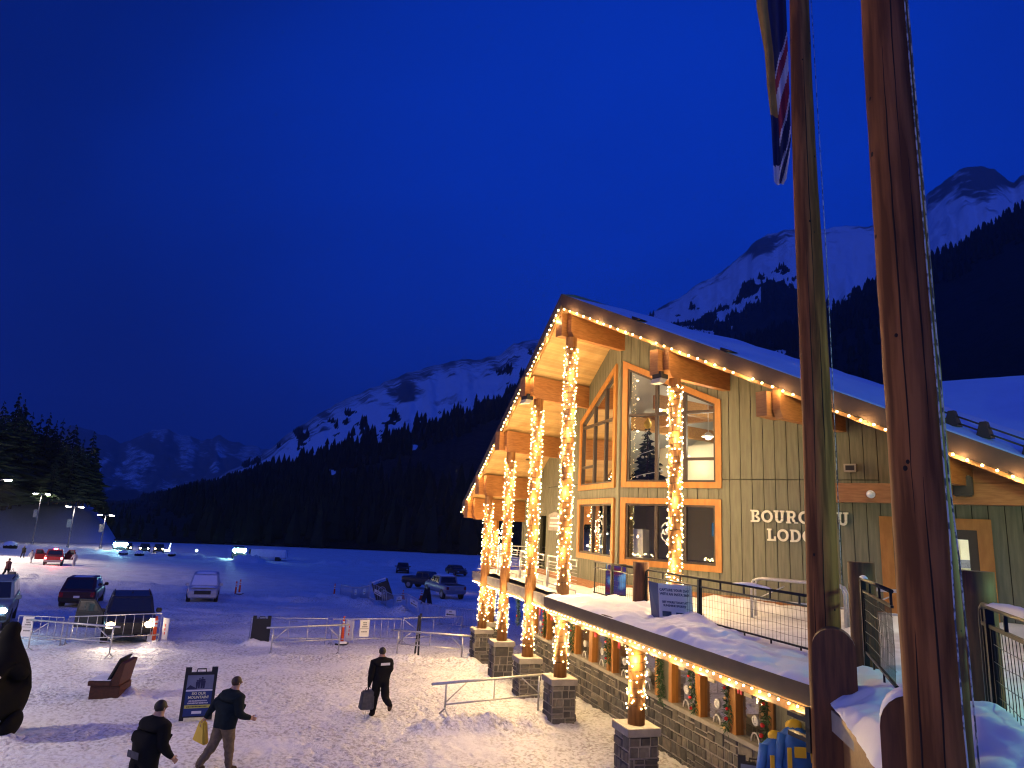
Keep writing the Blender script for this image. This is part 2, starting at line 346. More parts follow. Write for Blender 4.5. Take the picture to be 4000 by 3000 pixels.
# ------------------------------------------------------------------ mountains
def mtmat(name, snowc=(.80, .82, .86)):
    m = pm(name, snowc, .8, spec=.1); t = m.node_tree; b = t.nodes['Principled BSDF']
    fa = t.nodes.new('ShaderNodeAttribute'); fa.attribute_name = 'forest'; ra = t.nodes.new('ShaderNodeAttribute'); ra.attribute_name = 'rock'
    tc = t.nodes.new('ShaderNodeTexCoord'); n = t.nodes.new('ShaderNodeTexNoise'); n.inputs['Scale'].default_value = .016; n.inputs['Detail'].default_value = 10; n.inputs['Roughness'].default_value = .62
    mp = t.nodes.new('ShaderNodeMapping'); mp.inputs['Scale'].default_value = (1, 1, .55); t.links.new(tc.outputs['Object'], mp.inputs[0]); t.links.new(mp.outputs[0], n.inputs['Vector'])
    ad = t.nodes.new('ShaderNodeMath'); ad.operation = 'ADD'; t.links.new(ra.outputs['Fac'], ad.inputs[0]); t.links.new(n.outputs[0], ad.inputs[1])
    rp = t.nodes.new('ShaderNodeValToRGB'); rp.color_ramp.elements[0].position = .74; rp.color_ramp.elements[1].position = .92
    rp.color_ramp.elements[0].color = (*snowc, 1); rp.color_ramp.elements[1].color = (.14, .135, .14, 1)
    t.links.new(ad.outputs[0], rp.inputs[0])
    n2 = t.nodes.new('ShaderNodeTexNoise'); n2.inputs['Scale'].default_value = .05; n2.inputs['Detail'].default_value = 6; t.links.new(tc.outputs['Object'], n2.inputs['Vector'])
    a2 = t.nodes.new('ShaderNodeMath'); a2.operation = 'ADD'; t.links.new(fa.outputs['Fac'], a2.inputs[0]); t.links.new(n2.outputs[0], a2.inputs[1])
    r2 = t.nodes.new('ShaderNodeValToRGB'); r2.color_ramp.elements[0].position = .86; r2.color_ramp.elements[1].position = .98; t.links.new(a2.outputs[0], r2.inputs[0])
    mx = t.nodes.new('ShaderNodeMix'); mx.data_type = 'RGBA'; mx.inputs['B'].default_value = (.012, .016, .013, 1)
    t.links.new(r2.outputs[0], mx.inputs['Factor']); t.links.new(rp.outputs[0], mx.inputs['A']); t.links.new(mx.outputs['Result'], b.inputs['Base Color'])
    bp = t.nodes.new('ShaderNodeBump'); bp.inputs['Strength'].default_value = 1; bp.inputs['Distance'].default_value = 18; t.links.new(n.outputs[0], bp.inputs['Height']); t.links.new(bp.outputs[0], b.inputs['Normal'])
    return m
M['mountain'] = mtmat('mountain_cover')
TREES = []
def mountain(name, ridge, Rr, Rb, zb, cover, naz=320, nv=110, pw=1.0, rough=.05, seed=1, jag=.25, azpad=0):
    """a mountainside: ridge line given as (azimuth, elevation) seen from the lot, at distance Rr(az)"""
    ra = np.array([p[0] for p in ridge]); re = np.array([p[1] for p in ridge])
    a = np.linspace(ra[0], ra[-1], naz); e = np.interp(a, ra, re)
    e = e + jag * (fbm(a * 1.3, a * 0 + seed, 5, seed) - .5)
    rrg = Rr(a) if callable(Rr) else np.full(naz, float(Rr))
    rbg = Rb(a) if callable(Rb) else np.full(naz, float(Rb))
    v = np.linspace(0, 1, nv)[:, None]
    r = rbg * (1 - v) + rrg * v
    zt = CAM_H + rrg * np.tan(np.radians(e))
    z = zb + (zt - zb) * v ** pw
    x = r * np.sin(np.radians(a)); y = r * np.cos(np.radians(a))
    h = (zt - zb)
    env = v * (1 - v) * 3.2
    n = fbm(x / 260, y / 260, 7, seed + 3, .56) - .5
    rg = np.abs(fbm(np.broadcast_to(a, x.shape) * .55 + v * .8, v * 2.2, 4, seed + 8) - .5)
    z = z + env * h * rough * (n * 1.2 - rg * 1.1)
    z[-1] = zt
    # back of the ridge
    vb = np.linspace(0, 1, 5)[1:, None]
    rb2 = rrg * (1 + vb * .5); zb2 = zt - (zt - zb) * vb
    X = np.vstack([x, rb2 * np.sin(np.radians(a))]); Y = np.vstack([y, rb2 * np.cos(np.radians(a))]); Z = np.vstack([z, zb2])
    el = np.degrees(np.arctan2(Z - CAM_H, np.hypot(X, Y)))
    AZ = np.broadcast_to(a, X.shape)
    f, rk = cover(AZ, el, X, Y)
    nr, nc = X.shape; idx = np.arange(nr * nc).reshape(nr, nc)
    q = np.stack([idx[:-1, :-1], idx[:-1, 1:], idx[1:, 1:], idx[1:, :-1]], -1).reshape(-1, 4)
    o = np_mesh(name, np.stack([X, Y, Z], -1).reshape(-1, 3), q, M['mountain'], True, {'forest': f.ravel(), 'rock': rk.ravel()})
    tag(o, kind='structure')
    return X[:nv], Y[:nv], Z[:nv], f[:nv], el[:nv], AZ[:nv]
def scatter(g, n, h0, h1, keep, seed, only=None):
    """conifers standing on a slope: points where the forest attribute is set"""
    X, Y, Z, f, el, AZ = g; rs = np.random.RandomState(seed)
    k = 0; tries = 0
    while k < n and tries < 60:
        tries += 1
        i = rs.rand(n) * (X.shape[0] - 1.01); j = rs.rand(n) * (X.shape[1] - 1.01)
        i0 = i.astype(int); j0 = j.astype(int); fi = i - i0; fj = j - j0
        def bil(A): return (A[i0, j0] * (1 - fi) + A[i0 + 1, j0] * fi) * (1 - fj) + (A[i0, j0 + 1] * (1 - fi) + A[i0 + 1, j0 + 1] * fi) * fj
        x, y, z, F, E, Az = bil(X), bil(Y), bil(Z), bil(f), bil(el), bil(AZ)
        ok = keep(F, E, Az, rs.rand(n))
        for p in zip(x[ok], y[ok], z[ok]):
            if k >= n: break
            TREES.append((p[0], p[1], p[2] - 1, h0 + (h1 - h0) * rs.rand() ** 1.5)); k += 1

def interp(p): 
    a = np.array(p); return lambda t: np.interp(t, a[:, 0], a[:, 1])
# the long ridge to the north, rising to the right
rl_top = [(-42, .35), (-31, .3), (-29, .35), (-27, .7), (-25.25, 1.5), (-22.8, 2.6), (-20.31, 4.29), (-17.75, 6.75), (-15.02, 8.91), (-12.13, 10.54), (-9.14, 12.17), (-6.02, 13.33), (-2.8, 13.83), (-1.19, 14.12), (-.02, 15.17), (2.01, 15.78), (3.64, 16.0), (8, 16.2), (14, 15)]
rl_tree = interp([(-32, 4), (-27, 3), (-25.25, 2.0), (-22.83, 2.75), (-18.91, 4.3), (-16.16, 5.5), (-13.29, 6.6), (-10.29, 7.35), (-8.02, 8.2), (-5.73, 9.3), (-2.62, 10.7), (-.65, 11.7), (.49, 13.2), (2.01, 15.3), (4, 16.5), (14, 17)])
def cov_l(a, e, x, y):
    n = fbm(a * 1.1, e * 1.1, 4, 61) - .5; n2 = fbm(a * .8 + e * .8, (e - a * .45) * 1.6, 4, 71)
    tl = rl_tree(a) - .75 + n * 1.3
    f = np.clip((tl - e) / .25, 0, 1)
    # wooded ribs climbing into the snow, and open glades in the wood
    rib = (n2 > .68) & (e < tl + 2.6) & (e > tl); f = np.where(rib, 1, f)
    gl = np.exp(-(((a + 6.1) / 1.6) ** 2 + ((e - 10.3 - .25 * (a + 6.1)) / .38) ** 2)) + np.exp(-(((a + 14.9) / .75) ** 2 + ((e - 3.4) / .32) ** 2)) + .8 * np.exp(-(((a + 8.3) / .8) ** 2 + ((e - 5.9) / .3) ** 2))
    f = np.where(gl + .35 * n > .42, 0, f)
    top = interp(rl_top)(a)
    rk = np.clip(1 - (top - e) / 2.2, 0, 1) * .34 + .34 * np.clip(fbm(a * .9, e * 1.6, 4, 83) - .42, 0, 1) * 2
    rk = rk + .5 * np.exp(-(((a + 9.0) / .9) ** 2 + ((e - 10.4) / .9) ** 2))
    return f, rk
gL = mountain('north_mountain', rl_top, lambda a: 2300 + 30 * (a + 25), lambda a: 195 + 0 * a, -3.7, cov_l, naz=420, nv=170, pw=1.05, rough=.085, seed=4, jag=.45)
scatter(gL, 2600, 9, 17, lambda F, E, A, r: (F > .6) & (E > rl_tree(A) - 2.8), 1)
scatter(gL, 900, 8, 15, lambda F, E, A, r: (F > .6) & (E < 3) & (A > -24), 2)
scatter(gL, 500, 3, 6, lambda F, E, A, r: (F > .6) & (E < 2) & (A < -23) & (A > -32), 7)
# far hazy range beyond the valley
far_top = [(-40, 3.5), (-36, 4.2), (-33.2, 5.2), (-31.92, 5.08), (-30.06, 4.44), (-28.05, 5.45), (-27.2, 5.75), (-25.84, 5.3), (-24.47, 5.0), (-23.4, 5.75), (-22.4, 5.3), (-21.08, 4.96), (-18.25, 4.83), (-15, 4), (-10, 3)]
def cov_far(a, e, x, y):
    top = interp(far_top)(a)
    f = np.clip((1.2 + 1.5 * (fbm(a, e, 3, 5) - .5) - e) / .6, 0, 1)
    rk = .33 + .42 * np.clip(fbm(a * 1.1 + e * .3, e * .9, 4, 23) - .38, 0, 1) * 2.4  # rock base raised all over to darken the snow, imitating hazy dimness
    return f * .9, rk
mountain('far_mountain', far_top, 7500, 3600, -10, cov_far, naz=260, nv=70, rough=.2, seed=12, jag=.7)
# summit mass to the right of the lodge
rp_top = [(7, 15.6), (10.9, 17.59), (13.28, 18.9), (16.41, 20.49), (19.12, 22.0), (20.65, 23.33), (21.79, 24.01), (23.98, 24.06), (26.8, 23.88), (29.48, 23.6), (32.6, 23.4), (33.43, 25.1), (34.68, 25.66), (35.64, 26.34), (36.8, 26.3), (37.89, 25.8), (38.88, 24.7), (40.5, 25.4), (44, 25.6), (50, 24), (58, 22)]
rp_tree = interp([(7, 16), (14.07, 17.4), (16.4, 18.1), (18.6, 18.8), (20.2, 20.6), (22.77, 20.5), (24.5, 19.0), (26.17, 17.6), (29.23, 18.4), (40, 18.5), (58, 18)])
def cov_r(a, e, x, y):
    n = fbm(a * 1.2, e * 1.2, 4, 91) - .5; n2 = fbm(a * .9, e * 1.9, 4, 97)
    tl = rp_tree(a) + n * 1.5
    f = np.clip((tl - e) / .25, 0, 1)
    f = np.where((n2 > .60) & (e < tl - .1) & (e > tl - 2.0) & (a < 21), 0, f)
    f = np.where((n2 > .66) & (e > tl) & (e < tl + .9), 1, f)
    top = interp(rp_top)(a)
    rk = .30 * np.clip(1 - (top - e) / 1.6, 0, 1) + .34 * np.exp(-(((a - 21.2) / 1.3) ** 2 + ((e - 22.9) / .9) ** 2))
    rk = rk + .40 * np.exp(-(((a - 36.6) / 2.9) ** 2 + ((e - 25.0) / 1.3) ** 2)) + .22 * np.clip(fbm(a * .7, e * 1.5, 4, 53) - .45, 0, 1) * 2
    return f, rk
gR = mountain('summit_mountain', rp_top, 2500, 900, 60, cov_r, naz=420, nv=160, rough=.12, seed=23, jag=.5)
scatter(gR, 2200, 11, 24, lambda F, E, A, r: (F > .6) & (E > rp_tree(A) - 2.8), 3)
# nearer wooded shoulder on the right
rs_top = [(10, 11.5), (14, 14.2), (20, 15.8), (24, 16.9), (26.5, 17.7), (29.23, 19.2), (33.07, 20.4), (36.12, 21.6), (39.34, 23.0), (44, 24.5), (50, 26), (60, 27)]
def cov_s(a, e, x, y):
    f = np.ones_like(e); n = fbm(a * 1.3, e * 1.3, 4, 13) - .5
    g = np.exp(-(((a - 21.9) / 1.2) ** 2 + ((e - 14.4 - .3 * (a - 21.9)) / .35) ** 2)); f = np.where(g + .35 * n > .5, 0, f)
    return f, f * 0
gS = mountain('wooded_shoulder', rs_top, 1150, 300, -2, cov_s, naz=240, nv=80, rough=.05, seed=31, jag=.25)
scatter(gS, 2600, 10, 21, lambda F, E, A, r: (F > .6) & (E > interp(rs_top)(A) - 2.2), 5)
scatter(gS, 500, 12, 22, lambda F, E, A, r: (F > .6) & (A < 30), 6)
# all the conifers of the mountain woods: one mass nobody could count
def cones(T, seed):
    T = np.array(T); rs = np.random.RandomState(seed); n = len(T); k = 5
    V = []; Fq = []
    ang = np.arange(k) / k * 2 * np.pi
    ph = rs.rand(n, 1) * 6.28
    prof = [(0.0, .16), (.12, .20), (.42, .13), (.40, .16), (.72, .07), (.70, .095), (1.0, .004)]
    lay = []
    for (t, w) in prof:
        rj = w * (0.75 + .5 * rs.rand(n, k)) * T[:, 3:4]
        lay.append(np.stack([T[:, 0:1] + rj * np.cos(ang + ph), T[:, 1:2] + rj * np.sin(ang + ph), T[:, 2:3] + t * T[:, 3:4] + 0 * rj], -1))
    V = np.stack(lay, 1)      # n, layers, k, 3
    Lr = len(prof); base = np.arange(n)[:, None, None] * Lr * k
    i = np.arange(Lr - 1)[None, :, None] * k; j = np.arange(k)[None, None, :]; j2 = (j + 1) % k
    q = np.stack([base + i + j, base + i + j2, base + i + k + j2, base + i + k + j], -1).reshape(-1, 4)
    return V.reshape(-1, 3), q
M['farpine'] = pm('far_conifer', (.012, .018, .013), .9, (.02, .026, .02), .05, spec=.1)
V, q = cones(TREES, 4)
tag(np_mesh('mountain_conifers', V, q, M['farpine'], False), 'dark conifer wood covering the mountainsides behind the lodge and the lot', 'forest', kind='stuff')

# snowy bank at the left edge of the lot, and the pines on it
sb = interp([(-46, .3), (-37, -.5), (-36.41, -.45), (-34.39, -.15), (-32.55, .07), (-31.08, -.33), (-30.05, -1.42), (-28.86, -3.1), (-28, -3.6)])
a = np.linspace(-46, -28, 150); v = np.linspace(0, 1, 40)[:, None]
r0 = 181 + 0 * a; r1 = 206 + 0 * a
zt = CAM_H + r1 * np.tan(np.radians(sb(a)))
r_ = r0 * (1 - v) + r1 * v; z_ = -4.6 + (zt + 4.6) * np.sin(v * np.pi / 2) ** 1.3
x_ = r_ * np.sin(np.radians(a)); y_ = r_ * np.cos(np.radians(a)); z_ = z_ + .5 * (fbm(x_ * .25, y_ * .25, 4, 3) - .5) * v * 2
vb = np.array([[.35], [1.0]]); rb = r1 + 90 * vb
x_ = np.vstack([x_, rb * np.sin(np.radians(a))]); y_ = np.vstack([y_, rb * np.cos(np.radians(a))]); z_ = np.vstack([z_, CAM_H + rb * np.tan(np.radians(sb(a))) - 1.2 * vb])
n0, n1 = x_.shape; idx = np.arange(n0 * n1).reshape(n0, n1)
q = np.stack([idx[:-1, :-1], idx[:-1, 1:], idx[1:, 1:], idx[1:, :-1]], -1).reshape(-1, 4)
tag(np_mesh('snow_bank', np.stack([x_, y_, z_], -1).reshape(-1, 3), q, M['snow']), kind='structure')
M['needle'] = pm('pine_needles', (.030, .048, .028), .8, (.05, .07, .04), 1.5, spec=.2)
M['bark'] = pm('bark', (.05, .035, .025), .9, (.03, .02, .015), 5, (2, 2, .3))
def pine_crown_mesh(seed, whorls=22, lean=.0):
    r_ = random.Random(seed); mb = MB()
    for w in range(whorls):
        t = w / (whorls - 1); h = .10 + .89 * t; L = (.205 * (1 - t) ** .8 + .012) * r_.uniform(.75, 1.2)
        nb = max(4, int(11 * (1 - t * .6)))
        for b_ in range(nb):
            an = r_.uniform(0, 6.283); l = L * r_.uniform(.6, 1.15); dz = -.22 * l - r_.uniform(0, .03); wd = l * r_.uniform(.16, .3)
            d = Vector((math.cos(an), math.sin(an), 0)); s_ = Vector((-d.y, d.x, 0)); o = Vector((0, 0, h + r_.uniform(-.012, .012)))
            tip = o + d * l + Vector((0, 0, dz)); mid = o + d * l * .55 + Vector((0, 0, dz * .35))
            mb.quad([o, mid + s_ * wd, tip, mid - s_ * wd])
            mb.quad([o, mid + Vector((0, 0, -.06 * (1 - t) - .012)), tip, mid + s_ * wd * .3 + Vector((0, 0, .01))])
    me = mb.build('crown', M['needle'], fix=False); d = me.data; bpy.data.objects.remove(me); return d
CROWNS = [pine_crown_mesh(k, w) for k, w in ((1, 20), (2, 24), (3, 26), (4, 18))]
tb = MB(); tb.path([(0, 0, -.08), (0, 0, .5), (0, 0, .96)], [.018, .011, .002], 6); _t = tb.build('trunk', M['bark']); TRUNK = _t.data; bpy.data.objects.remove(_t)
wood = interp([(-46, 7.2), (-40, 6.6), (-37.47, 5.6), (-36.72, 5.8), (-36.23, 6.3), (-35.6, 5.3), (-34.42, 4.9), (-33.53, 4.4), (-32.6, 4.0), (-31.93, 4.3), (-31.35, 3.3), (-30.6, 1.6), (-30.0, .3), (-29.3, -1.2)])
def pine(az_, d, top_el, k, fat=1.0):
    x, y = d * math.sin(R(az_)), d * math.cos(R(az_))
    d += 34; zb = max(-4.2, CAM_H + 206 * math.tan(R(float(sb(az_)))) - .3) + (d - 206) * .06
    h = CAM_H + d * math.tan(R(top_el)) - zb
    if h < 2: return
    far = 'low in the front rows' if d < 220 else 'tall in the rear rows'
    o = empty('pine_tree', (x, y, zb), rnd.uniform(0, 6), 'dark pine tree %s above the snow bank' % far, 'tree', 'pines on the snow bank %s' % ('front' if d < 220 else 'behind'))
    c = bpy.data.objects.new('crown', CROWNS[k % 4]); COL.objects.link(c); c.parent = o; c.scale = (h * fat, h * fat, h)
    t = bpy.data.objects.new('trunk', TRUNK); COL.objects.link(t); t.parent = o; t.scale = (h, h, h)
for k, (a_, el_, f_) in enumerate([(-37.3, 5.5, 1.1), (-36.55, 6.15, .8), (-36.15, 5.75, 1.2), (-35.6, 5.1, 1.0), (-35.05, 5.0, 1.0), (-34.6, 5.2, .9), (-34.15, 4.75, 1.0), (-33.75, 4.9, .9), (-33.35, 4.5, 1.0), (-32.95, 4.65, 1.2), (-32.55, 3.7, .9), (-32.3, 3.9, .7), (-31.75, 4.3, 1.3), (-31.35, 3.3, 1.2), (-30.95, 2.0, 1.0), (-30.55, .9, 1.0), (-30.2, .0, 1.0)]):
    pine(a_, 192 + (k * 37) % 14, el_, k, f_)
for k in range(120):
    a_ = -38.6 + 9.0 * ((k * .618) % 1); d_ = 175 + (k * 7) % 30
    pine(a_, d_, float(wood(a_)) * rnd.uniform(.3, .86) - (0.6 if a_ > -31.5 else 0), k, 1.9)
# ------------------------------------------------------------------ lodge
def hd(deg): a = R(deg); return Vector((math.sin(a), math.cos(a), 0))
OC = Vector((1.81, 19.63, 0)); WC = Vector((3.48, 20.75, 0))
FE = Fr(OC, hd(55.7), hd(145.7)); FS = Fr(OC, hd(-17), hd(73))
FLW = Fr(WC, hd(-15), hd(75)); FRW = Fr(WC, hd(126.35), hd(36.35))
SL, SR = .568, .505                       # roof slopes left and right of the ridge
KP = .312                                 # sweep of the eaves
def rake_e(t): return -.5 + KP * abs(t)
def roof_z(t): return 12.0 - (SL * -t if t < 0 else SR * t)
def soff_z(t): return roof_z(t) - .47
TL, TR = -10.75, 12.2
lodge = empty('lodge', FE(2, 0, 0), 0, 'green board-sided lodge with a prow roof outlined in string lights', 'lodge')
lodge.matrix_world.identity(); lodge.location = (0, 0, 0)

# roof slabs, fascia, soffit
for sgn, T in ((-1, TL), (1, TR)):
    mb = MB()
    p = [(rake_e(0), 0), (rake_e(T), T), (13, T), (13, 0)]
    mb.prism([FE(e_, t_, roof_z(t_) - .40) for e_, t_ in p], [FE(e_, t_, roof_z(t_)) for e_, t_ in p])
    roof = mb.build('roof', M['fascia'], lodge)
    # snow lying on it, blown thin towards the rake
    nu, nv = 90, 60; P = []
    for i in range(nu + 1):
        row = []
        t_ = T * i / nu
        for j in range(nv + 1):
            v = (j / nv) ** 1.6
            e_ = rake_e(t_) + .04 + (12.6 - rake_e(t_)) * v
            th = (.04 + .30 * min(1, (v * 12.6) / 2.2)) * min(1, .35 + t_ / 6) if sgn > 0 else .07 + .13 * min(1, v * 30)
            n_ = float(fbm(np.array([t_ * .45]), np.array([e_ * .6 + 40 * (sgn > 0)]), 3, 77)[0])
            th *= .45 + 1.15 * n_
            if i == 0: th *= .5
            if j == 0: th = -.01
            if i == nu: th = max(th, .1)
            row.append(FE(e_ - (.05 if 0 < j < 3 and sgn < 0 else 0), t_ * (1.004 if i == nu else 1), roof_z(t_) + th))
        P.append(row)
    mb = MB(); mb.grid(P); mb.build('roof_snow', M['roofsnow'], roof)
    mb = MB()
    q0 = [(rake_e(0) + .10, 0), (rake_e(T * .99) + .10, T * .99), (12.9, T * .99), (12.9, 0)]
    mb.prism([FE(e_, t_, roof_z(t_) - .445) for e_, t_ in q0], [FE(e_, t_, roof_z(t_) - .405) for e_, t_ in q0])
    def soffmat():
        m = pm('soffit_boards', (.58, .38, .17), .42, (.48, .29, .12), 2.2, (1, 1, 1), spec=.45); t = m.node_tree; b = t.nodes['Principled BSDF']
        tc = t.nodes.new('ShaderNodeTexCoord'); dt = t.nodes.new('ShaderNodeVectorMath'); dt.operation = 'DOT_PRODUCT'; dt.inputs[1].default_value = tuple(FE.y)
        t.links.new(tc.outputs['Object'], dt.inputs[0])
        mm = t.nodes.new('ShaderNodeMath'); mm.operation = 'MULTIPLY'; mm.inputs[1].default_value = 1 / .115; t.links.new(dt.outputs['Value'], mm.inputs[0])
        fr = t.nodes.new('ShaderNodeMath'); fr.operation = 'FRACT'; t.links.new(mm.outputs[0], fr.inputs[0])
        rp = t.nodes.new('ShaderNodeValToRGB'); rp.color_ramp.elements[0].position = 0; rp.color_ramp.elements[0].color = (0, 0, 0, 1); rp.color_ramp.elements[1].position = .14; rp.color_ramp.elements[1].color = (1, 1, 1, 1)
        t.links.new(fr.outputs[0], rp.inputs[0])
        fl = t.nodes.new('ShaderNodeMath'); fl.operation = 'FLOOR'; t.links.new(mm.outputs[0], fl.inputs[0])
        wn = t.nodes.new('ShaderNodeTexWhiteNoise'); wn.noise_dimensions = '1D'; t.links.new(fl.outputs[0], wn.inputs['W'])
        mv = t.nodes.new('ShaderNodeMapRange'); mv.inputs[3].default_value = .8; mv.inputs[4].default_value = 1.12; t.links.new(wn.outputs['Value'], mv.inputs[0])
        src = b.inputs['Base Color'].links[0].from_socket
        sc = t.nodes.new('ShaderNodeVectorMath'); sc.operation = 'SCALE'; t.links.new(src, sc.inputs[0]); t.links.new(mv.outputs[0], sc.inputs['Scale'])
        t.links.new(sc.outputs[0], b.inputs['Base Color'])
        bp = t.nodes.new('ShaderNodeBump'); bp.inputs['Distance'].default_value = .012; t.links.new(rp.outputs[0], bp.inputs['Height']); t.links.new(bp.outputs[0], b.inputs['Normal'])
        return m
    if sgn < 0: M['soffit'] = soffmat()
    mb.build('soffit', M['soffit'], lodge)
    # fascia board (proud of the slab edge) and its lower wooden moulding
    mb = MB()
    n_ = 24
    for lo, hi, off0, off1, mi in ((-.36, .02, -.05, .0, 0), (-.50, -.30, .02, .06, 1)):
        a_ = [FE(rake_e(0) + off0, 0, roof_z(0) + lo), FE(rake_e(T) + off0, T, roof_z(T) + lo), FE(rake_e(T) + off0, T, roof_z(T) + hi), FE(rake_e(0) + off0, 0, roof_z(0) + hi)]
        b_ = [FE(rake_e(0) + off1, 0, roof_z(0) + lo), FE(rake_e(T) + off1, T, roof_z(T) + lo), FE(rake_e(T) + off1, T, roof_z(T) + hi), FE(rake_e(0) + off1, 0, roof_z(0) + hi)]
        mb.prism(a_, b_, mi)
    mb.build('fascia', [M['fascia'], M['strip']], lodge)
# vent caps poking out of the snow at the rake
for t_ in (2.35, 4.75, 8.2):
    mb = MB(); mb.prism([FE(rake_e(t_) + .0, t_ - .14, roof_z(t_) + .02), FE(rake_e(t_) + .0, t_ + .2, roof_z(t_) + .0), FE(rake_e(t_) + .0, t_ - .12, roof_z(t_) + .16)],
                        [FE(rake_e(t_) + .3, t_ - .14, roof_z(t_) + .02), FE(rake_e(t_) + .3, t_ + .2, roof_z(t_) + .0), FE(rake_e(t_) + .3, t_ - .12, roof_z(t_) + .16)])
    mb.build('vent_cap', M['fascia'], lodge)

# walls of vertical boards
def wing(F, u1, ztop, holes, name, step=.30, u0=0.0):
    mb = MB()
    n = int(round((u1 - u0) / step)); w = (u1 - u0) / n
    for i in range(n):
        a, b = u0 + i * w, u0 + (i + 1) * w; mid = (a + b) / 2
        cuts = []
        for (ha, hb, hz, ht) in holes:
            if ha - .02 < mid < hb + .02: cuts.append((hz + .03, ht))
        segs = []; z0 = 3.02
        for hz, ht in sorted(cuts, key=lambda c: c[0]):
            segs.append((z0, hz, None)); z0 = ht
        prev = None
        lo = None
        g = .009
        # build segments: bottom may follow a sloping window head
        def top(u): return ztop(u)
        zl = (lambda u: 3.02)
        for hz, ht in sorted(cuts, key=lambda c: c[0]):
            mb.hexa([F(a + g, 0, zl(a)), F(b - g, 0, zl(b)), F(b - g, .06, zl(b)), F(a + g, .06, zl(a)), F(a + g, 0, hz), F(b - g, 0, hz), F(b - g, .06, hz), F(a + g, .06, hz)])
            zl = (lambda u, ht=ht: ht(u) - .04)
        zcut = 6.63
        if not cuts:      # the boards butt at a seam at mid height
            mb.hexa([F(a + g, 0, zl(a)), F(b - g, 0, zl(b)), F(b - g, .06, zl(b)), F(a + g, .06, zl(a)), F(a + g, 0, zcut - .012), F(b - g, 0, zcut - .012), F(b - g, .06, zcut - .012), F(a + g, .06, zcut - .012)])
            zl = (lambda u: zcut + .012)
        if top(mid) > zl(mid) + .02:
            mb.hexa([F(a + g, 0, zl(a)), F(b - g, 0, zl(b)), F(b - g, .06, zl(b)), F(a + g, .06, zl(a)), F(a + g, 0, top(a)), F(b - g, 0, top(b)), F(b - g, .06, top(b)), F(a + g, .06, top(a))])
    # dark backing behind the grooves, with the openings left out
    for i in range(n):
        a, b = u0 + i * w, u0 + (i + 1) * w; mid = (a + b) / 2
        zl = (lambda u: 3.02)
        for (ha, hb, hz, ht) in sorted([h for h in holes if h[0] - .02 < mid < h[1] + .02], key=lambda h: h[2]):
            mb.hexa([F(a, .062, zl(a)), F(b, .062, zl(b)), F(b, .16, zl(b)), F(a, .16, zl(a)), F(a, .062, hz), F(b, .062, hz), F(b, .16, hz), F(a, .16, hz)], 1)
            zl = (lambda u, ht=ht: ht(u) - .04)
        mb.hexa([F(a, .062, zl(a)), F(b, .062, zl(b)), F(b, .16, zl(b)), F(a, .16, zl(a)), F(a, .062, ztop(a)), F(b, .062, ztop(b)), F(b, .16, ztop(b)), F(a, .16, ztop(a))], 1)
    mb.build(name, [M['siding'], M['sidingdark']], lodge, fix=False)
ztl = lambda u: soff_z(-u * .944) + .02
ztr = lambda u: soff_z(u * .944) + .02
headR = lambda u: 10.36 - .475 * (u - .07); headL = lambda u: 10.37 - .495 * (u - .35)
c6 = lambda u: 6.07
wing(FLW, 10.27, ztl, [(.30, 3.43, 6.38, headL), (.30, 3.43, 4.09, c6), (7.1, 7.95, 3.05, lambda u: 5.55)], 'wall', .22)
wing(FRW, 12.6, ztr, [(.06, 3.17, 6.38, headR), (.06, 3.15, 4.09, c6), (7.03, 9.26, 3.05, lambda u: 5.72)], 'wall', .31)
# end wall at the left corner and the corner boards
mb = MB()
E0 = FLW(10.27, 0, 0)
F_end = Fr(E0, hd(75), hd(165))
mb.box(F_end, 0, 9, 0, .15, 3.0, 5.75)
mb.box(FLW, 10.17, 10.33, -.03, .0, 3.0, 5.6)
mb.build('side_wall', M['siding'], lodge)
mb = MB(); mb.hexa([FLW(.02, -.035, 3.02), FLW(.22, -.035, 3.02), FLW(.22, -.002, 3.02), FLW(.02, -.002, 3.02), FLW(.02, -.035, 11.35), FLW(.22, -.035, 11.25), FLW(.22, -.002, 11.25), FLW(.02, -.002, 11.35)])
mb.build('corner_board', M['siding'], lodge)
# dark skirting where snow has drifted against the wall
mb = MB(); mb.box(FRW, -.02, 12.6, -.05, -.003, 3.03, 3.52); mb.box(FLW, 0, 10.3, -.05, -.003, 3.03, 3.42)
mb.build('skirting', M['beam'], lodge)

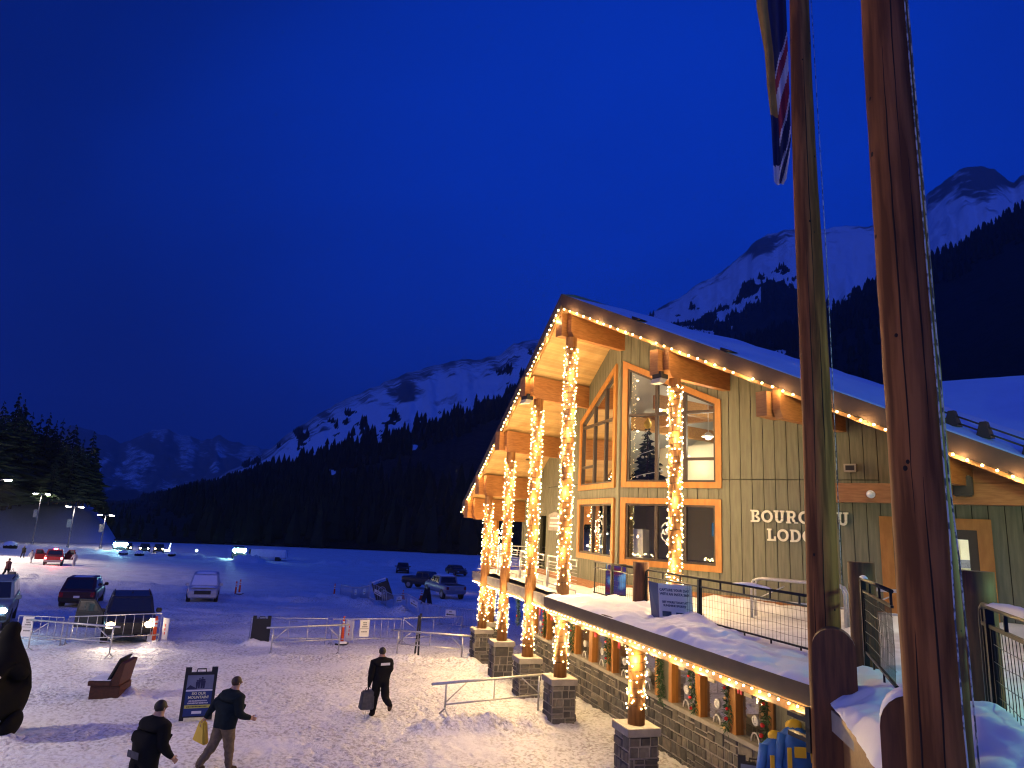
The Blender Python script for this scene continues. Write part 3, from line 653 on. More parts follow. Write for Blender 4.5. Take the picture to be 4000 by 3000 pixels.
# windows
def window(F, poly, vs, hs, extra=(), fw=.17, lit=False):
    """poly: outer corners (u,z) bottom-left, bottom-right, top-right, top-left"""
    def inset(p, d):
        out_ = []; n = len(p)
        for i in range(n):
            p0, p1, p2 = Vector(p[i - 1]), Vector(p[i]), Vector(p[(i + 1) % n])
            d1 = (p1 - p0).normalized(); d2 = (p2 - p1).normalized()
            n1 = Vector((-d1.y, d1.x)); n2 = Vector((-d2.y, d2.x)); bis = (n1 + n2).normalized()
            out_.append(tuple(p1 + bis * (d / max(.3, bis.dot(n1)))))
        return out_
    pin = inset(poly, fw); pin2 = inset(poly, fw + .06)
    w = MB(); n = len(poly)
    for i in range(n):
        j = (i + 1) % n
        w.hexa([F(*poly[i][:1], -.055, poly[i][1]), F(poly[j][0], -.055, poly[j][1]), F(pin[j][0], -.055, pin[j][1]), F(pin[i][0], -.055, pin[i][1]),
                F(poly[i][0], .05, poly[i][1]), F(poly[j][0], .05, poly[j][1]), F(pin[j][0], .05, pin[j][1]), F(pin[i][0], .05, pin[i][1])])
    wo = w.build('window', M['trim'], lodge)
    fr = MB()
    for i in range(n):
        j = (i + 1) % n
        fr.hexa([F(pin[i][0], -.01, pin[i][1]), F(pin[j][0], -.01, pin[j][1]), F(pin2[j][0], -.01, pin2[j][1]), F(pin2[i][0], -.01, pin2[i][1]),
                 F(pin[i][0], .12, pin[i][1]), F(pin[j][0], .12, pin[j][1]), F(pin2[j][0], .12, pin2[j][1]), F(pin2[i][0], .12, pin2[i][1])])
    def topz(u):
        (ua, za), (ub, zb) = pin[3], pin[2]; return za + (zb - za) * (u - ua) / (ub - ua)
    ua, ub = sorted((pin2[0][0], pin2[1][0])); z0 = pin2[0][1]
    for u in vs: fr.hexa([F(u - .05, -.005, z0), F(u + .05, -.005, z0), F(u + .05, .1, z0), F(u - .05, .1, z0), F(u - .05, -.005, topz(u - .05) - .02), F(u + .05, -.005, topz(u + .05) - .02), F(u + .05, .1, topz(u + .05) - .02), F(u - .05, .1, topz(u - .05) - .02)])
    for z in hs: fr.box(F, ua, ub, -.002, .095, z - .045, z + .045)
    for (a, b, z) in extra: fr.box(F, a, b, -.001, .09, z - .04, z + .04)
    fr.build('window_frame', M['mullion'], wo)
    g = MB(); g.quad([F(p[0], .05, p[1]) for p in pin]); g.build('pane', M['glass'], wo, fix=False)
    return wo
wRU = window(FRW, [(.06, 6.38), (3.17, 6.38), (3.17, 8.9), (.06, 10.37)], (1.19, 2.08), (8.6,), ((2.1, 3.0, 7.22),))
wRL = window(FRW, [(.05, 4.09), (3.15, 4.09), (3.15, 6.07), (.05, 6.07)], (1.19, 2.07), ())
wLU = window(FLW, [(.34, 6.38), (3.43, 6.38), (3.43, 8.86), (.34, 10.37)], (1.23, 2.18), (8.6,), ((2.2, 3.2, 7.18),))
wLL = window(FLW, [(.34, 4.09), (3.43, 4.09), (3.43, 6.07), (.34, 6.07)], (1.23, 2.18), ())

# rooms behind the glass: real walls, floors and lit lamps
M['ceil'] = pm('ceiling', (.62, .60, .54), .7); M['roomwood'] = pm('room_timber', (.50, .27, .08), .5, (.4, .2, .06), 4, (1, 5, 5)); M['carpet'] = pm('dark_carpet', (.06, .055, .06), .9)
mb = MB()
for sg in (-1, 1):
    T = 7.2 * sg
    mb.quad([FE(2.3, 0, 11.2), FE(2.3 + .35 * 7.2, T, 11.2 - 3.9), FE(10.5, T, 11.2 - 3.9), FE(10.5, 0, 11.2)], 0)
mb.quad([FE(10.4, -7, 3.1), FE(10.4, 7, 3.1), FE(10.4, 7, soff_z(7) - .1), FE(10.4, 0, 11.4), FE(10.4, -7, soff_z(-7) - .1)], 1)
for sg in (-1, 1): mb.quad([FE(4.8, 7 * sg, 3.1), FE(10.5, 7 * sg, 3.1), FE(10.5, 7 * sg, 7.4), FE(4.8, 7 * sg, 7.4)], 1)
mb.hexa([FE(2.25, 0, 6.14), FE(4.6, -7, 6.14), FE(10.4, 0, 6.14), FE(4.6, 7, 6.14), FE(2.25, 0, 6.34), FE(4.6, -7, 6.34), FE(10.4, 0, 6.34), FE(4.6, 7, 6.34)], 2)
mb.quad([FE(4.6, -7, 6.2), FE(10.4, -7, 6.2), FE(10.4, 0, 6.2)], 2); mb.quad([FE(4.6, 7, 6.2), FE(10.4, 7, 6.2), FE(10.4, 0, 6.2)], 2)
mb.box(FE, 6.4, 6.55, -3.4, .2, 6.34, 8.2, 1); mb.box(FE, 7.4, 7.55, 1.4, 5, 6.34, 8.55, 1)
for tt in (-2.4, .35, 2.9): mb.box(FE, 3.2, 10.3, tt - .12, tt + .12, 9.0 - abs(tt) * .1, 9.45 - abs(tt) * .1, 3)
mb.box(FE, 6.0, 6.2, -6, 6, 8.95, 9.4, 3)
mb.quad([FE(2.4, 0, 3.06), FE(4.8, -7, 3.06), FE(10.4, -7, 3.06), FE(10.4, 7, 3.06), FE(4.8, 7, 3.06)], 2)
mb.box(FRW, .5, 3.3, 1.5, 1.9, 3.1, 4.3, 2)
mb.build('interior', [M['ceil'], M['cream'], M['carpet'], M['roomwood']], lodge)
M['lampshade'] = em('pendant_glow', (1.0, .86, .62), 12); M['downlight'] = em('ceiling_light_glow', (1, .93, .8), 16)
def lampobj(name, loc, watts, col, rad=.12, parent=None):
    l = bpy.data.lights.new(name, 'POINT'); l.energy = watts; l.color = col; l.shadow_soft_size = rad
    o = bpy.data.objects.new(name, l); COL.objects.link(o); o.location = loc
    if parent: o.parent = parent
    return o
for (F, u, d, z) in ((FRW, .72, 1.3, 9.0), (FRW, 2.25, 1.5, 8.05), (FLW, 1.7, 3.2, 7.7)):
    mb = MB(); mb.tube(F(u, d, z + .14), F(u, d, z + 2.0), .012, None, 5); mb.tube(F(u, d, z + .02), F(u, d, z + .16), .2, .05, 14)
    pl = mb.build('pendant_lamp', M['white'], lodge)
    mb = MB(); mb.ball(F(u, d, z), .10, 10, 8, sc=(1, 1, .8)); mb.build('bulb', M['lampshade'], pl)
    lampobj('pendant_light', F(u, d, z - .18), 60, (1, .82, .55), .1, lodge)
lampobj('room_light', FE(6.6, 3.0, 8.3), 300, (1, .88, .62), .25, lodge)
lampobj('room_light', FE(7.2, -2.2, 8.0), 150, (1, .85, .58), .25, lodge)
for (F, u, d, z) in ((FRW, 2.75, 3.2, 6.12 - .02), (FLW, .9, 2.2, 5.25)):
    mb = MB(); mb.ball(F(u, d, z), .07, 8, 5, sc=(1, 1, .4)); mb.build('ceiling_light', M['downlight'], lodge)
lampobj('shop_light', FE(6.0, -1.5, 5.6), 5, (.8, .85, 1), .1, lodge)
# blue picture screens, white cabinet and pictures inside
M['screen'] = em('screen_glow', (.12, .30, .45), .5); M['screenlit'] = em('white_screen', (.55, .8, 1.0), 1.6)
mb = MB(); mb.box(FRW, 2.35, 3.05, 1.45, 1.5, 5.05, 5.45); mb.build('screen', M['screen'], lodge)
mb = MB(); mb.box(FRW, 1.95, 2.25, 3.2, 3.25, 6.9, 7.6); mb.build('screen', M['screenlit'], lodge)
mb = MB(); mb.box(FRW, .30, .62, .35, .8, 4.15, 5.15); mb.build('cabinet', M['white'], lodge)
mb = MB(); mb.box(FRW, 2.62, 2.98, 1.3, 1.34, 6.9, 7.75, 0); mb.box(FRW, 2.67, 2.93, 1.28, 1.30, 6.97, 7.68, 1); mb.build('picture', [M['mullion'], M['ceil']], lodge)

# beams carried out to the columns
BE = {0: (-.30, 2.3, 10.72), -2.66: (.34, 3.3, 9.27), -5.35: (1.20, 4.2, 7.72), -7.95: (2.05, 5.1, 6.17), -9.55: (2.55, 5.6, 5.22), 3.16: (.50, 3.2, 9.15), 5.95: (1.2, 4.2, 7.85), 8.8: (2.3, 5.2, 6.40)}
for tt, (e0, e1, zb) in BE.items():
    hi = max(zb + .48, soff_z(tt) - .0)
    for q_, (ea, eb, dz, wz) in enumerate(((e0 + .10, e1, 0, .10),)):
        mb = MB()
        mb.hexa([FE(ea + .12, tt - .10, zb), FE(eb, tt - .10, zb), FE(eb, tt + .10, zb), FE(ea + .12, tt + .10, zb), FE(ea, tt - .10, zb + .2), FE(eb, tt - .10, zb + .2), FE(eb, tt + .10, zb + .2), FE(ea, tt + .10, zb + .2)])
        mb.box(FE, ea, eb, tt - .10, tt + .10, zb + .2, hi)
        b_ = mb.build('beam', M['beam'], lodge)
    # a short purlin block beside it
    side = -1 if tt < 0 else 1
    mb = MB(); mb.box(FE, e0 - .08, e0 + .62, tt - .42 * 1 if tt <= 0 else tt - .42, tt - .13 if tt <= 0 else tt - .13, zb + .05, hi - .03); mb.build('beam_block', M['beam'], lodge)
# downlights in the soffit
for (e_, t_) in ((1.9, -3.4), (2.2, -4.3), (3.4, -6.8)):
    mb = MB(); mb.ball(FE(e_, t_, soff_z(t_) + .015), .09, 12, 4, sc=(1, 1, .25)); mb.build('downlight', M['black'], lodge)

# columns on stone piers
def stones(mb, F, w, h, depth=.03, seed=0, row=(.20, .36), col=(.16, .44)):
    """random ashlar: courses broken into tall, halved and thirded blocks"""
    r_ = random.Random(seed); z = 0
    while z < h - .02:
        rh = min(r_.uniform(*row), h - z)
        if h - z - rh < .10: rh = h - z
        x = 0
        while x < w - .01:
            cw = min(r_.uniform(*col), w - x)
            if w - x - cw < .1: cw = w - x
            q_ = r_.random(); zm = r_.uniform(.35, .65) * rh
            cells = []
            if rh > .24 and q_ < .62:
                if cw > .3 and r_.random() < .6:
                    xm = r_.uniform(.35, .65) * cw; cells += [(x, x + xm, z, z + zm), (x + xm, x + cw, z, z + zm), (x, x + cw, z + zm, z + rh)] if r_.random() < .5 else [(x, x + cw, z, z + zm), (x, x + xm, z + zm, z + rh), (x + xm, x + cw, z + zm, z + rh)]
                else: cells += [(x, x + cw, z, z + zm), (x, x + cw, z + zm, z + rh)]
            elif q_ < .72 and cw > .3: xm = r_.uniform(.35, .65) * cw; cells += [(x, x + xm, z, z + rh), (x + xm, x + cw, z, z + rh)]
            else: cells.append((x, x + cw, z, z + rh))
            for (xa, xb, za, zb_) in cells:
                g = .009; d = depth * r_.uniform(.3, 1.25); j = lambda: r_.uniform(0, .014)
                m_ = r_.choice((0, 0, 0, 1, 1, 2, 3, 3))
                c = [(xa + g + j(), za + g + j()), (xb - g - j(), za + g + j()), (xb - g - j(), zb_ - g - j()), (xa + g + j(), zb_ - g - j())]
                k = .010
                c2 = [(c[0][0] + k, c[0][1] + k), (c[1][0] - k, c[1][1] + k), (c[2][0] - k, c[2][1] - k), (c[3][0] + k, c[3][1] - k)]
                mb.hexa([F(a, 0, b) for a, b in c] + [F(a, -d - .012 * r_.random(), b) for a, b in c2], m_)
            x += cw
        z += rh
def pier(s, n, key, zt=1.08):
    c = FS(s, n, 0); zg = gz(c.x, c.y) - .1; h_ = .33
    mb = MB(); mb.box(FS, s - h_, s + h_, n - h_, n + h_, zg, zt - .16, 4)
    for (o, x, y) in ((FS(s - h_, n + h_, 0), FS.x * 0 - FS.y, -FS.x), (FS(s - h_, n - h_, 0), FS.x, FS.y), (FS(s + h_, n + h_, 0), -FS.x, -FS.y), (FS(s + h_, n - h_, 0), FS.y, -FS.x)):
        # faces: near end (-s), plaza side (-n), wall side, far end
        nrm = {0: -FS.x}
        pass
    for k, (o, x, out_) in enumerate((((s - h_, n + h_), -FS.y, -FS.x), ((s + h_, n - h_), -FS.x, -FS.y), ((s - h_, n + h_), FS.x, FS.y), ((s + h_, n - h_), FS.y, FS.x))):
        F = Fr(FS(o[0], o[1], zg), x, -out_)
        stones(mb, F, 2 * h_, zt - .16 - zg, .035, seed=hash((key, k)) % 999)
    p_ = mb.build('stone_pier', M['brick'] + [M['mortar']], lodge, fix=True)
    mb = MB(); mb.box(FS, s - .385, s + .385, n - .385, n + .385, zt - .16, zt); mb.build('cap', M['concrete'], p_, bevel=.012)
COLS = []
PIER = [(-4.4, -.08), (0, -.08), (2.76, -.08), (5.57, -.08), (8.24, -.08), (9.9, .71)]
for k, (s, n) in enumerate(PIER):
    pier(s, n, k + 11)
def column(p, z0, z1, r0, r1):
    mb = MB(); mb.path([(p.x, p.y, z0), (p.x, p.y, (z0 + z1) / 2), (p.x, p.y, z1)], [r0, (r0 + r1) / 2, r1], 16, cap=True)
    return mb.build('column', M['column'], lodge)
UP = [((0, -.08), 10.72), ((2.76, -.08), 9.27), ((5.57, -.08), 7.72), ((8.24, -.08), 6.17), ((9.9, .71), 5.22)]
column(FS(-4.4, -.08, 0), 1.08, 2.9, .185, .18)
for (sn_, zt) in UP: column(FS(*sn_, 0), 1.08, zt, .18, .165)
R2 = FE(.95, 3.16, 0); column(R2, 3.0, 9.15, .17, .16)

# lower floor: stone base, sill, ticket windows
NW = 1.52
mb = MB(); mb.box(FS, -6.55, 7.1, NW + .03, NW + .4, -.4, 1.08, 4); mb.box(FS, 7.1, 7.3, NW + .03, 5, -.4, 1.08, 4)
stones(mb, Fr(FS(7.1, NW + .03, -.25), -FS.x, FS.y), 13.65, 1.33, .03, 5, (.20, .34), (.18, .5))
stones(mb, Fr(FS(7.3, NW + .03, -.3), FS.y, -FS.x), 3.4, 1.38, .03, 6)
mb.build('stone_base', M['brick'] + [M['mortar']], lodge)
mb = MB(); mb.box(FS, -6.6, 7.36, NW - .10, NW + .42, 1.08, 1.17); mb.build('sill', M['concrete'], lodge, bevel=.01)
M['ticketglass'] = glassmat('ticket_glass', (.75, .75, .75), 1.45, .45); M['ticketroom'] = pm('ticket_room', (.20, .175, .15), .8, (.11, .095, .085), 2.5)
mb = MB(); mb.box(FS, -13, 7.3, NW + .6, NW + .7, .5, 2.9); mb.build('ticket_room', M['ticketroom'], lodge)
TW = [-6.22, -4.95, -3.75, -1.95, -.62, .80, 2.05, 3.4, 4.65, 6.1]
edges = []
for c in TW: edges.append((c - .50, c + .50))
def siding(a, b, z0=1.17, z1=2.95):
    mb = MB(); n = max(1, int(round((b - a) / .16))); w = (b - a) / n
    for i in range(n): mb.box(FS, a + i * w + .004, a + (i + 1) * w - .004, NW + .0, NW + .05, z0, z1)
    mb.box(FS, a, b, NW + .051, NW + .1, z0, z1, 1)
    mb.build('ticket_wall', [M['siding'], M['sidingdark']], lodge)
prev = -6.75
for c0, c1 in sorted(edges):
    if c0 - .14 > prev + .02: siding(prev, c0 - .14)
    prev = c1 + .14
siding(prev, 7.3)
siding(-13, -6.86, -.2, 2.95)
mb = MB(); mb.box(FS, -6.86, -6.74, NW - .03, NW + .05, -.2, 2.95)
mb.build('corner_board', M['siding'], lodge)
M['disc'] = pm('speak_hole', (.75, .74, .72), .35, metal=.3); M['notice'] = pm('paper_notice', (.70, .62, .40), .7)
for k, c in enumerate(TW):
    mb = MB()
    for sg in (-1, 1): mb.box(FS, c + sg * .50 - .0 if sg > 0 else c - .64, c + .64 if sg > 0 else c - .50, NW - .06, NW + .12, 1.17, 2.9)
    mb.box(FS, c - .50, c + .50, NW - .04, NW + .12, 2.62, 2.9)
    w = mb.build('ticket_window', M['trim'], lodge)
    mb = MB(); mb.quad([FS(c - .5, NW + .06, 1.17), FS(c + .5, NW + .06, 1.17), FS(c + .5, NW + .06, 2.62), FS(c - .5, NW + .06, 2.62)]); mb.build('pane', M['ticketglass'], w, fix=False)
    mb = MB()
    for (r0, r1, y) in ((.055, .095, .03), (.0, .045, .035)):
        n = 18
        ring0 = [FS(c + .02 + r1 * math.cos(6.283 * i / n), NW + y, 1.57 + r1 * math.sin(6.283 * i / n)) for i in range(n)]
        ring1 = [q_ + FS.y * .03 for q_ in ring0]
        if r0 == 0: mb.prism(ring0, ring1)
        else:
            for i in range(n):
                a0, a1 = 6.283 * i / n, 6.283 * (i + 1) / n
                pts = [(c + .02 + rr_ * math.cos(aa), 1.57 + rr_ * math.sin(aa)) for rr_, aa in ((r0, a0), (r0, a1), (r1, a1), (r1, a0))]
                mb.prism([FS(u_, NW + y, z_) for u_, z_ in pts], [FS(u_, NW + y + .025, z_) for u_, z_ in pts])
    mb.build('speak_hole', M['disc'], w)
    mb = MB(); mb.path([FS(c + .02 + .12 * math.cos(a_), NW + .03, 1.18 + .17 * math.sin(a_)) for a_ in np.linspace(0, math.pi, 10)], .016, 6); mb.build('pass_arch', M['disc'], w)
    if k % 2 == 0 or k < 2:
        mb = MB(); mb.box(FS, c + .12, c + .36, NW + .04, NW + .05, 1.95, 2.5); mb.build('notice', M['notice'], w)
# warm lamp inside the ticket office (seen lit through the panes)
for s in (-5, -1.2, 2.6, 5.6): lampobj('office_light', FS(s, NW + .42, 2.5), 5, (1, .8, .55), .08, lodge)

# doors in the right wing, canopy beam, speaker
mb = MB()
mb.box(FRW, 7.03, 7.3, -.06, .1, 3.05, 5.75); mb.box(FRW, 8.98, 9.26, -.06, .1, 3.05, 5.75); mb.box(FRW, 7.3, 8.98, -.06, .1, 5.5, 5.75)
dr = mb.build('door', M['trim'], lodge)
mb = MB()
mb.box(FRW, 7.3, 7.48, -.02, .1, 3.05, 5.5); mb.box(FRW, 8.8, 8.98, -.02, .1, 3.05, 5.5); mb.box(FRW, 8.08, 8.22, -.02, .1, 3.05, 5.5); mb.box(FRW, 7.48, 8.8, -.021, .1, 5.28, 5.5); mb.box(FRW, 7.48, 8.8, -.021, .1, 3.05, 3.5)
mb.build('door_frame', M['mullion'], dr)
mb = MB(); mb.quad([FRW(7.4, .04, 3.3), FRW(8.9, .04, 3.3), FRW(8.9, .04, 5.4), FRW(7.4, .04, 5.4)]); mb.build('pane', M['glass'], dr, fix=False)
M['shoplamp'] = em('shop_strip_lamp', (.95, 1.0, .9), 9)
mb = MB(); mb.box(FRW, 6.6, 9.8, .2, 3.2, 3.05, 3.1, 0); mb.box(FRW, 6.6, 9.8, 3.1, 3.2, 3.05, 5.9, 0); mb.box(FRW, 6.55, 6.6, .2, 3.2, 3.05, 5.9, 0); mb.box(FRW, 9.8, 9.85, .2, 3.2, 3.05, 5.9, 0); mb.box(FRW, 6.6, 9.8, .2, 3.2, 5.85, 5.9, 0)
mb.build('shop', M['cream'], lodge)
mb = MB(); mb.box(FRW, 8.0, 9.2, 1.1, 1.5, 5.34, 5.42); mb.build('strip_lamp', M['shoplamp'], lodge)
lampobj('shop_light', FRW(8.5, 1.0, 5.2), 170, (.95, 1, .9), .3, lodge)
shopc = [(.75, .2, .03), (.02, .1, .5), (.8, .8, .78), (.02, .02, .025), (.6, .03, .05), (.05, .05, .06), (.5, .5, .08)]
shopm = [pm('shop_goods_%s' % n, c, .6) for n, c in zip(('orange', 'blue', 'white', 'black', 'red', 'dark', 'yellow'), shopc)]
mb = MB(); r_ = random.Random(5)
for (a, b, z0, z1, mi) in ((7.75, 8.2, 4.85, 5.1, 0), (8.0, 8.35, 4.25, 4.5, 0), (8.35, 8.8, 4.0, 4.55, 3), (8.3, 8.85, 4.6, 4.8, 5), (7.8, 8.3, 3.95, 4.2, 2), (7.8, 8.3, 3.7, 3.9, 2), (7.72, 7.8, 3.5, 4.25, 1), (8.3, 8.38, 3.5, 4.2, 1), (8.4, 8.6, 3.3, 3.75, 6), (8.62, 8.85, 3.3, 3.8, 2), (7.7, 8.0, 4.5, 4.75, 4)):
    mb.box(FRW, a, b, 1.9 + r_.uniform(0, .3), 2.4, z0, z1, mi)
for i in range(30):
    a = r_.uniform(7.7, 8.85); z = r_.uniform(3.6, 4.9); mb.box(FRW, a, a + r_.uniform(.05, .14), 1.75, 1.9, z, z + r_.uniform(.04, .12), r_.choice((2, 3, 5, 5)))
mb.build('shop_goods', shopm, lodge)
# paper snowflake on the door glass
mb = MB()
for k in range(4):
    a = k * math.pi / 4; d = Vector((math.cos(a), math.sin(a))) * .12; n = Vector((-d.y, d.x)) * .16
    mb.hexa([FRW(8.42 + p_.x, .02 + yy, 4.72 + p_.y) for yy in (0, .006) for p_ in (d + n, -d + n, -d - n, d - n)])
mb.build('paper_snowflake', M['white'], lodge)
mb = MB(); mb.box(FRW, 6.03, 12.5, -1.15, -.9, 6.02, 6.46); mb.box(FRW, 6.03, 6.25, -.9, 0, 6.05, 6.42); mb.build('canopy_beam', M['beam'], lodge)
mb = MB(); mb.box(FRW, 6.1, 12.5, -.9, -.0, 6.35, 6.42); mb.build('canopy', M['beam'], lodge)
mb = MB(); mb.hexa([FRW(8.75, -1.1, 6.47), FRW(12.5, -1.1, 6.47), FRW(12.5, -.9, 6.47), FRW(8.75, -.9, 6.47), FRW(8.75, -1.1, 7.2), FRW(12.5, -1.1, 6.5), FRW(12.5, -.9, 6.5), FRW(8.75, -.9, 7.2)]); mb.build('gable_infill', M['beam'], lodge)
mb = MB(); mb.box(FRW, 8.65, 9.02, -1.45, -1.16, 6.18, 6.62); sp_ = mb.build('loudspeaker', M['black'], lodge, bevel=.03)
mb = MB(); mb.tube(FRW(7.05, -1.2, 6.2), FRW(7.05, -1.3, 6.2), .09, .09, 14); mb.ball(FRW(7.05, -1.32, 6.2), .065, 10, 8); mb.build('security_camera', M['white'], lodge)
mb = MB(); mb.box(FRW, 6.32, 6.6, -.16, -.02, 6.82, 7.02); mb.box(FRW, 6.36, 6.56, -.17, -.155, 6.86, 6.98, 1); mb.build('wall_light', [M['concrete'], M['black']], lodge)
# second roof behind the right rake
mb = MB(); A0 = Vector((15.8, 25.6, 11.3)); dr_ = hd(126.35); dn = -hd(36.35)
P = []
for i in range(41):
    row = []
    for j in range(25):
        p_ = A0 + dr_ * (i * .36 - 2.0) + dn * (j * .38); p_.z = 11.25 - j * .38 * .50 + .25 * float(fbm(np.array([i * .2]), np.array([j * .25]), 3, 8)[0])
        row.append(p_)
    P.append(row)
mb.grid(P); rf2 = mb.build('wing_roof', M['roofsnow'], lodge)
mb = MB(); mb.hexa([A0 + dr_ * a + hd(36.35) * b + Vector((0, 0, c)) for c in (-4, -.02) for a, b in ((-2, .1), (12.4, .1), (12.4, 7), (-2, 7))]); mb.build('wing_wall', M['fascia'], lodge)
mb = MB()
for (e_, t_) in ((2.9, 8.55), (2.95, 9.0), (3.0, 9.55), (3.02, 10.3)):
    z_ = roof_z(t_) + .12
    mb.hexa([FE(e_ + a, t_ + b, z_ + c) for c, w_ in ((0, .13), (.34, .06)) for a, b in ((-w_, -w_), (w_, -w_), (w_, w_), (-w_, w_))])
mb.tube(FE(2.9, 8.5, roof_z(8.5) + .38), FE(3.05, 10.6, roof_z(10.6) + .38), .018); mb.tube(FE(2.9, 8.5, roof_z(8.5) + .24), FE(3.05, 10.6, roof_z(10.6) + .24), .018)
mb.build('snow_guard', M['fascia'], lodge)
# small gable end poking out of the snow at the far right
G0 = Vector((13.0, 16.4, 0)); Fg = Fr(G0, hd(126.35), hd(36.35))
mb = MB(); mb.prism([Fg(0, 0, 8.35), Fg(.55, 0, 8.78), Fg(3, 0, 8.55), Fg(3, 0, 7.9), Fg(.9, 0, 8.1)], [Fg(0, 1, 8.35), Fg(.55, 1, 8.78), Fg(3, 1, 8.55), Fg(3, 1, 7.9), Fg(.9, 1, 8.1)]); mb.build('dormer', M['beam'], lodge)
for k in range(3):
    pass
# ------------------------------------------------------------------ string lights
def bulb_mesh(r, mat='bulb'):
    bm = bmesh.new(); bmesh.ops.create_icosphere(bm, subdivisions=1, radius=r); me = bpy.data.meshes.new('bulb'); bm.to_mesh(me); bm.free(); me.materials.append(M[mat]); return me
BULB = bulb_mesh(.0185); BULBL = bulb_mesh(.029, 'bulbrake')
VIEW = Vector((0, 0, CAM_H))
def light_string(label, group, pts, wires, mesh, loc, lamps=()):
    """one string: a wire and its bulbs (a hundred nearest bulbs as parts, the rest as one part)"""
    t = empty('light_string', loc, 0, label, 'string lights', group)
    mb = MB()
    for w in wires: mb.path([Vector(p) - Vector(loc) for p in w], .006, 4, cap=False)
    mb.build('wire', M['bulbwire'], t)
    for (q_, w_) in lamps:
        l = bpy.data.lights.new('bulb_light', 'POINT'); l.energy = w_; l.color = (1, .66, .28); l.shadow_soft_size = .02
        o = bpy.data.objects.new('bulb_light', l); COL.objects.link(o); o.parent = t; o.location = Vector(q_) - Vector(loc)
    pts = sorted(pts, key=lambda p: p[1])
    first, rest = pts[:100], pts[100:]
    for p, _ in first:
        o = bpy.data.objects.new('bulb', mesh); COL.objects.link(o); o.parent = t; o.location = Vector(p) - Vector(loc); o.rotation_euler = (rnd.random() * 6, rnd.random() * 6, 0)
    if rest:
        src = [v.co.copy() for v in mesh.vertices]; fs = [tuple(p.vertices) for p in mesh.polygons]; v_, f_ = [], []
        for p, _ in rest:
            b = len(v_); q_ = Vector(p) - Vector(loc); v_ += [tuple(s_ + q_) for s_ in src]; f_ += [tuple(b + i for i in f) for f in fs]
        me = bpy.data.meshes.new('bulbs'); me.from_pydata(v_, [], f_); me.materials.append(mesh.materials[0])
        o = bpy.data.objects.new('more_bulbs', me); COL.objects.link(o); o.parent = t; o['kind'] = 'stuff'
    return t
def wrap(p, z0, z1, r, per_m, label, group, seed):
    r_ = random.Random(seed); n = int((z1 - z0) * per_m); pts = []; wire = []
    turns = (z1 - z0) / .17
    for i in range(n):
        u = i / n; a = 6.283 * turns * u + r_.uniform(-.5, .5); z = z0 + (z1 - z0) * u + r_.uniform(-.07, .07)
        rr_ = r + .018 + r_.uniform(0, .03); q_ = Vector((p.x + rr_ * math.cos(a), p.y + rr_ * math.sin(a), z))
        toward = math.cos(a) * (VIEW.x - p.x) + math.sin(a) * (VIEW.y - p.y)
        pts.append((q_, -toward + .0 * z))
    m_ = int(turns * 10)
    for i in range(m_ + 1):
        u = i / m_; a = 6.283 * turns * u; wire.append((p.x + (r + .006) * math.cos(a), p.y + (r + .006) * math.sin(a), z0 + (z1 - z0) * u))
    lamps = []; nl = max(2, int((z1 - z0) / .55))
    for i in range(nl):
        for k_ in range(2):
            a = i * 1.1 + k_ * math.pi; lamps.append(((p.x + (r + .16) * math.cos(a), p.y + (r + .16) * math.sin(a), z0 + (z1 - z0) * (i + .5) / nl), 105 * (z1 - z0) / nl / 2))
    light_string(label, group, pts, [wire], BULB, (p.x, p.y, z0), lamps)
g1 = 'string lights wound round the upper columns'; g2 = 'string lights wound round the lower columns'
names = ['under the ridge beam', 'second from the ridge on the left side', 'third from the ridge on the left side', 'at the far left end of the eave', 'on the corner post behind the eave columns']
for k, ((sn_, zt), nm) in enumerate(zip(UP, names)):
    wrap(FS(*sn_, 0), 3.45 if k < 4 else 3.3, zt - .25, .172, 46, 'warm bulbs round the tall column %s' % nm, g1, 20 + k)
wrap(R2, 3.35, 9.0, .165, 46, 'warm bulbs wound round the column standing in front of the big windows', g1, 31)
low = ['of the nearest stone pier', 'of the second nearest stone pier', 'of the third nearest stone pier', 'of the fourth nearest stone pier', 'of the farthest stone pier at the left', 'of the pier set back behind the others']
for k, ((s, n), nm) in enumerate(zip(PIER, low)):
    wrap(FS(s, n, 0), 1.35, 2.78, .18, 46, 'warm bulbs round the short log on top %s' % nm, g2, 40 + k)
def along(pts, step, w, dn=Vector((0, 0, -.10))):
    a, b = Vector(pts[0]), Vector(pts[1]); n = max(1, int((b - a).length / step)); return [(a.lerp(b, (i + .5) / n) + dn, w * (b - a).length / n) for i in range(n)]
def line(pts, step, seed, dz=-.03, jit=.012, drop=()):
    r_ = random.Random(seed); out_ = []; k = 0
    for a, b in zip(pts, pts[1:]):
        a, b = Vector(a), Vector(b); L = (b - a).length; n = int(L / step)
        for i in range(n):
            k += 1
            if k in drop: continue
            q_ = a.lerp(b, (i + .5) / n) + Vector((r_.uniform(-jit, jit), r_.uniform(-jit, jit), dz + r_.uniform(-jit, jit))); out_.append((q_, (q_ - VIEW).length))
    return out_
rl = [FE(rake_e(0) - .07, -.02, roof_z(0) - .40), FE(rake_e(TL) - .07, TL, roof_z(TL) - .40)]
rr_ = [FE(rake_e(0) - .07, .02, roof_z(0) - .40), FE(rake_e(TR) - .07, TR, roof_z(TR) - .40)]
light_string('row of warm bulbs down the steep left rake of the roof', 'string lights along the roof edge', line(rl, .215, 1, drop=(7, 17, 23, 34)), [rl], BULBL, tuple(rl[0]), along(rl, .9, 17))
light_string('row of warm bulbs down the long right rake of the roof', 'string lights along the roof edge', line(rr_, .255, 2, drop=(13, 24)), [rr_], BULBL, tuple(rr_[0]), along(rr_, .9, 17, FE.x * -.10 + Vector((0, 0, -.06))))
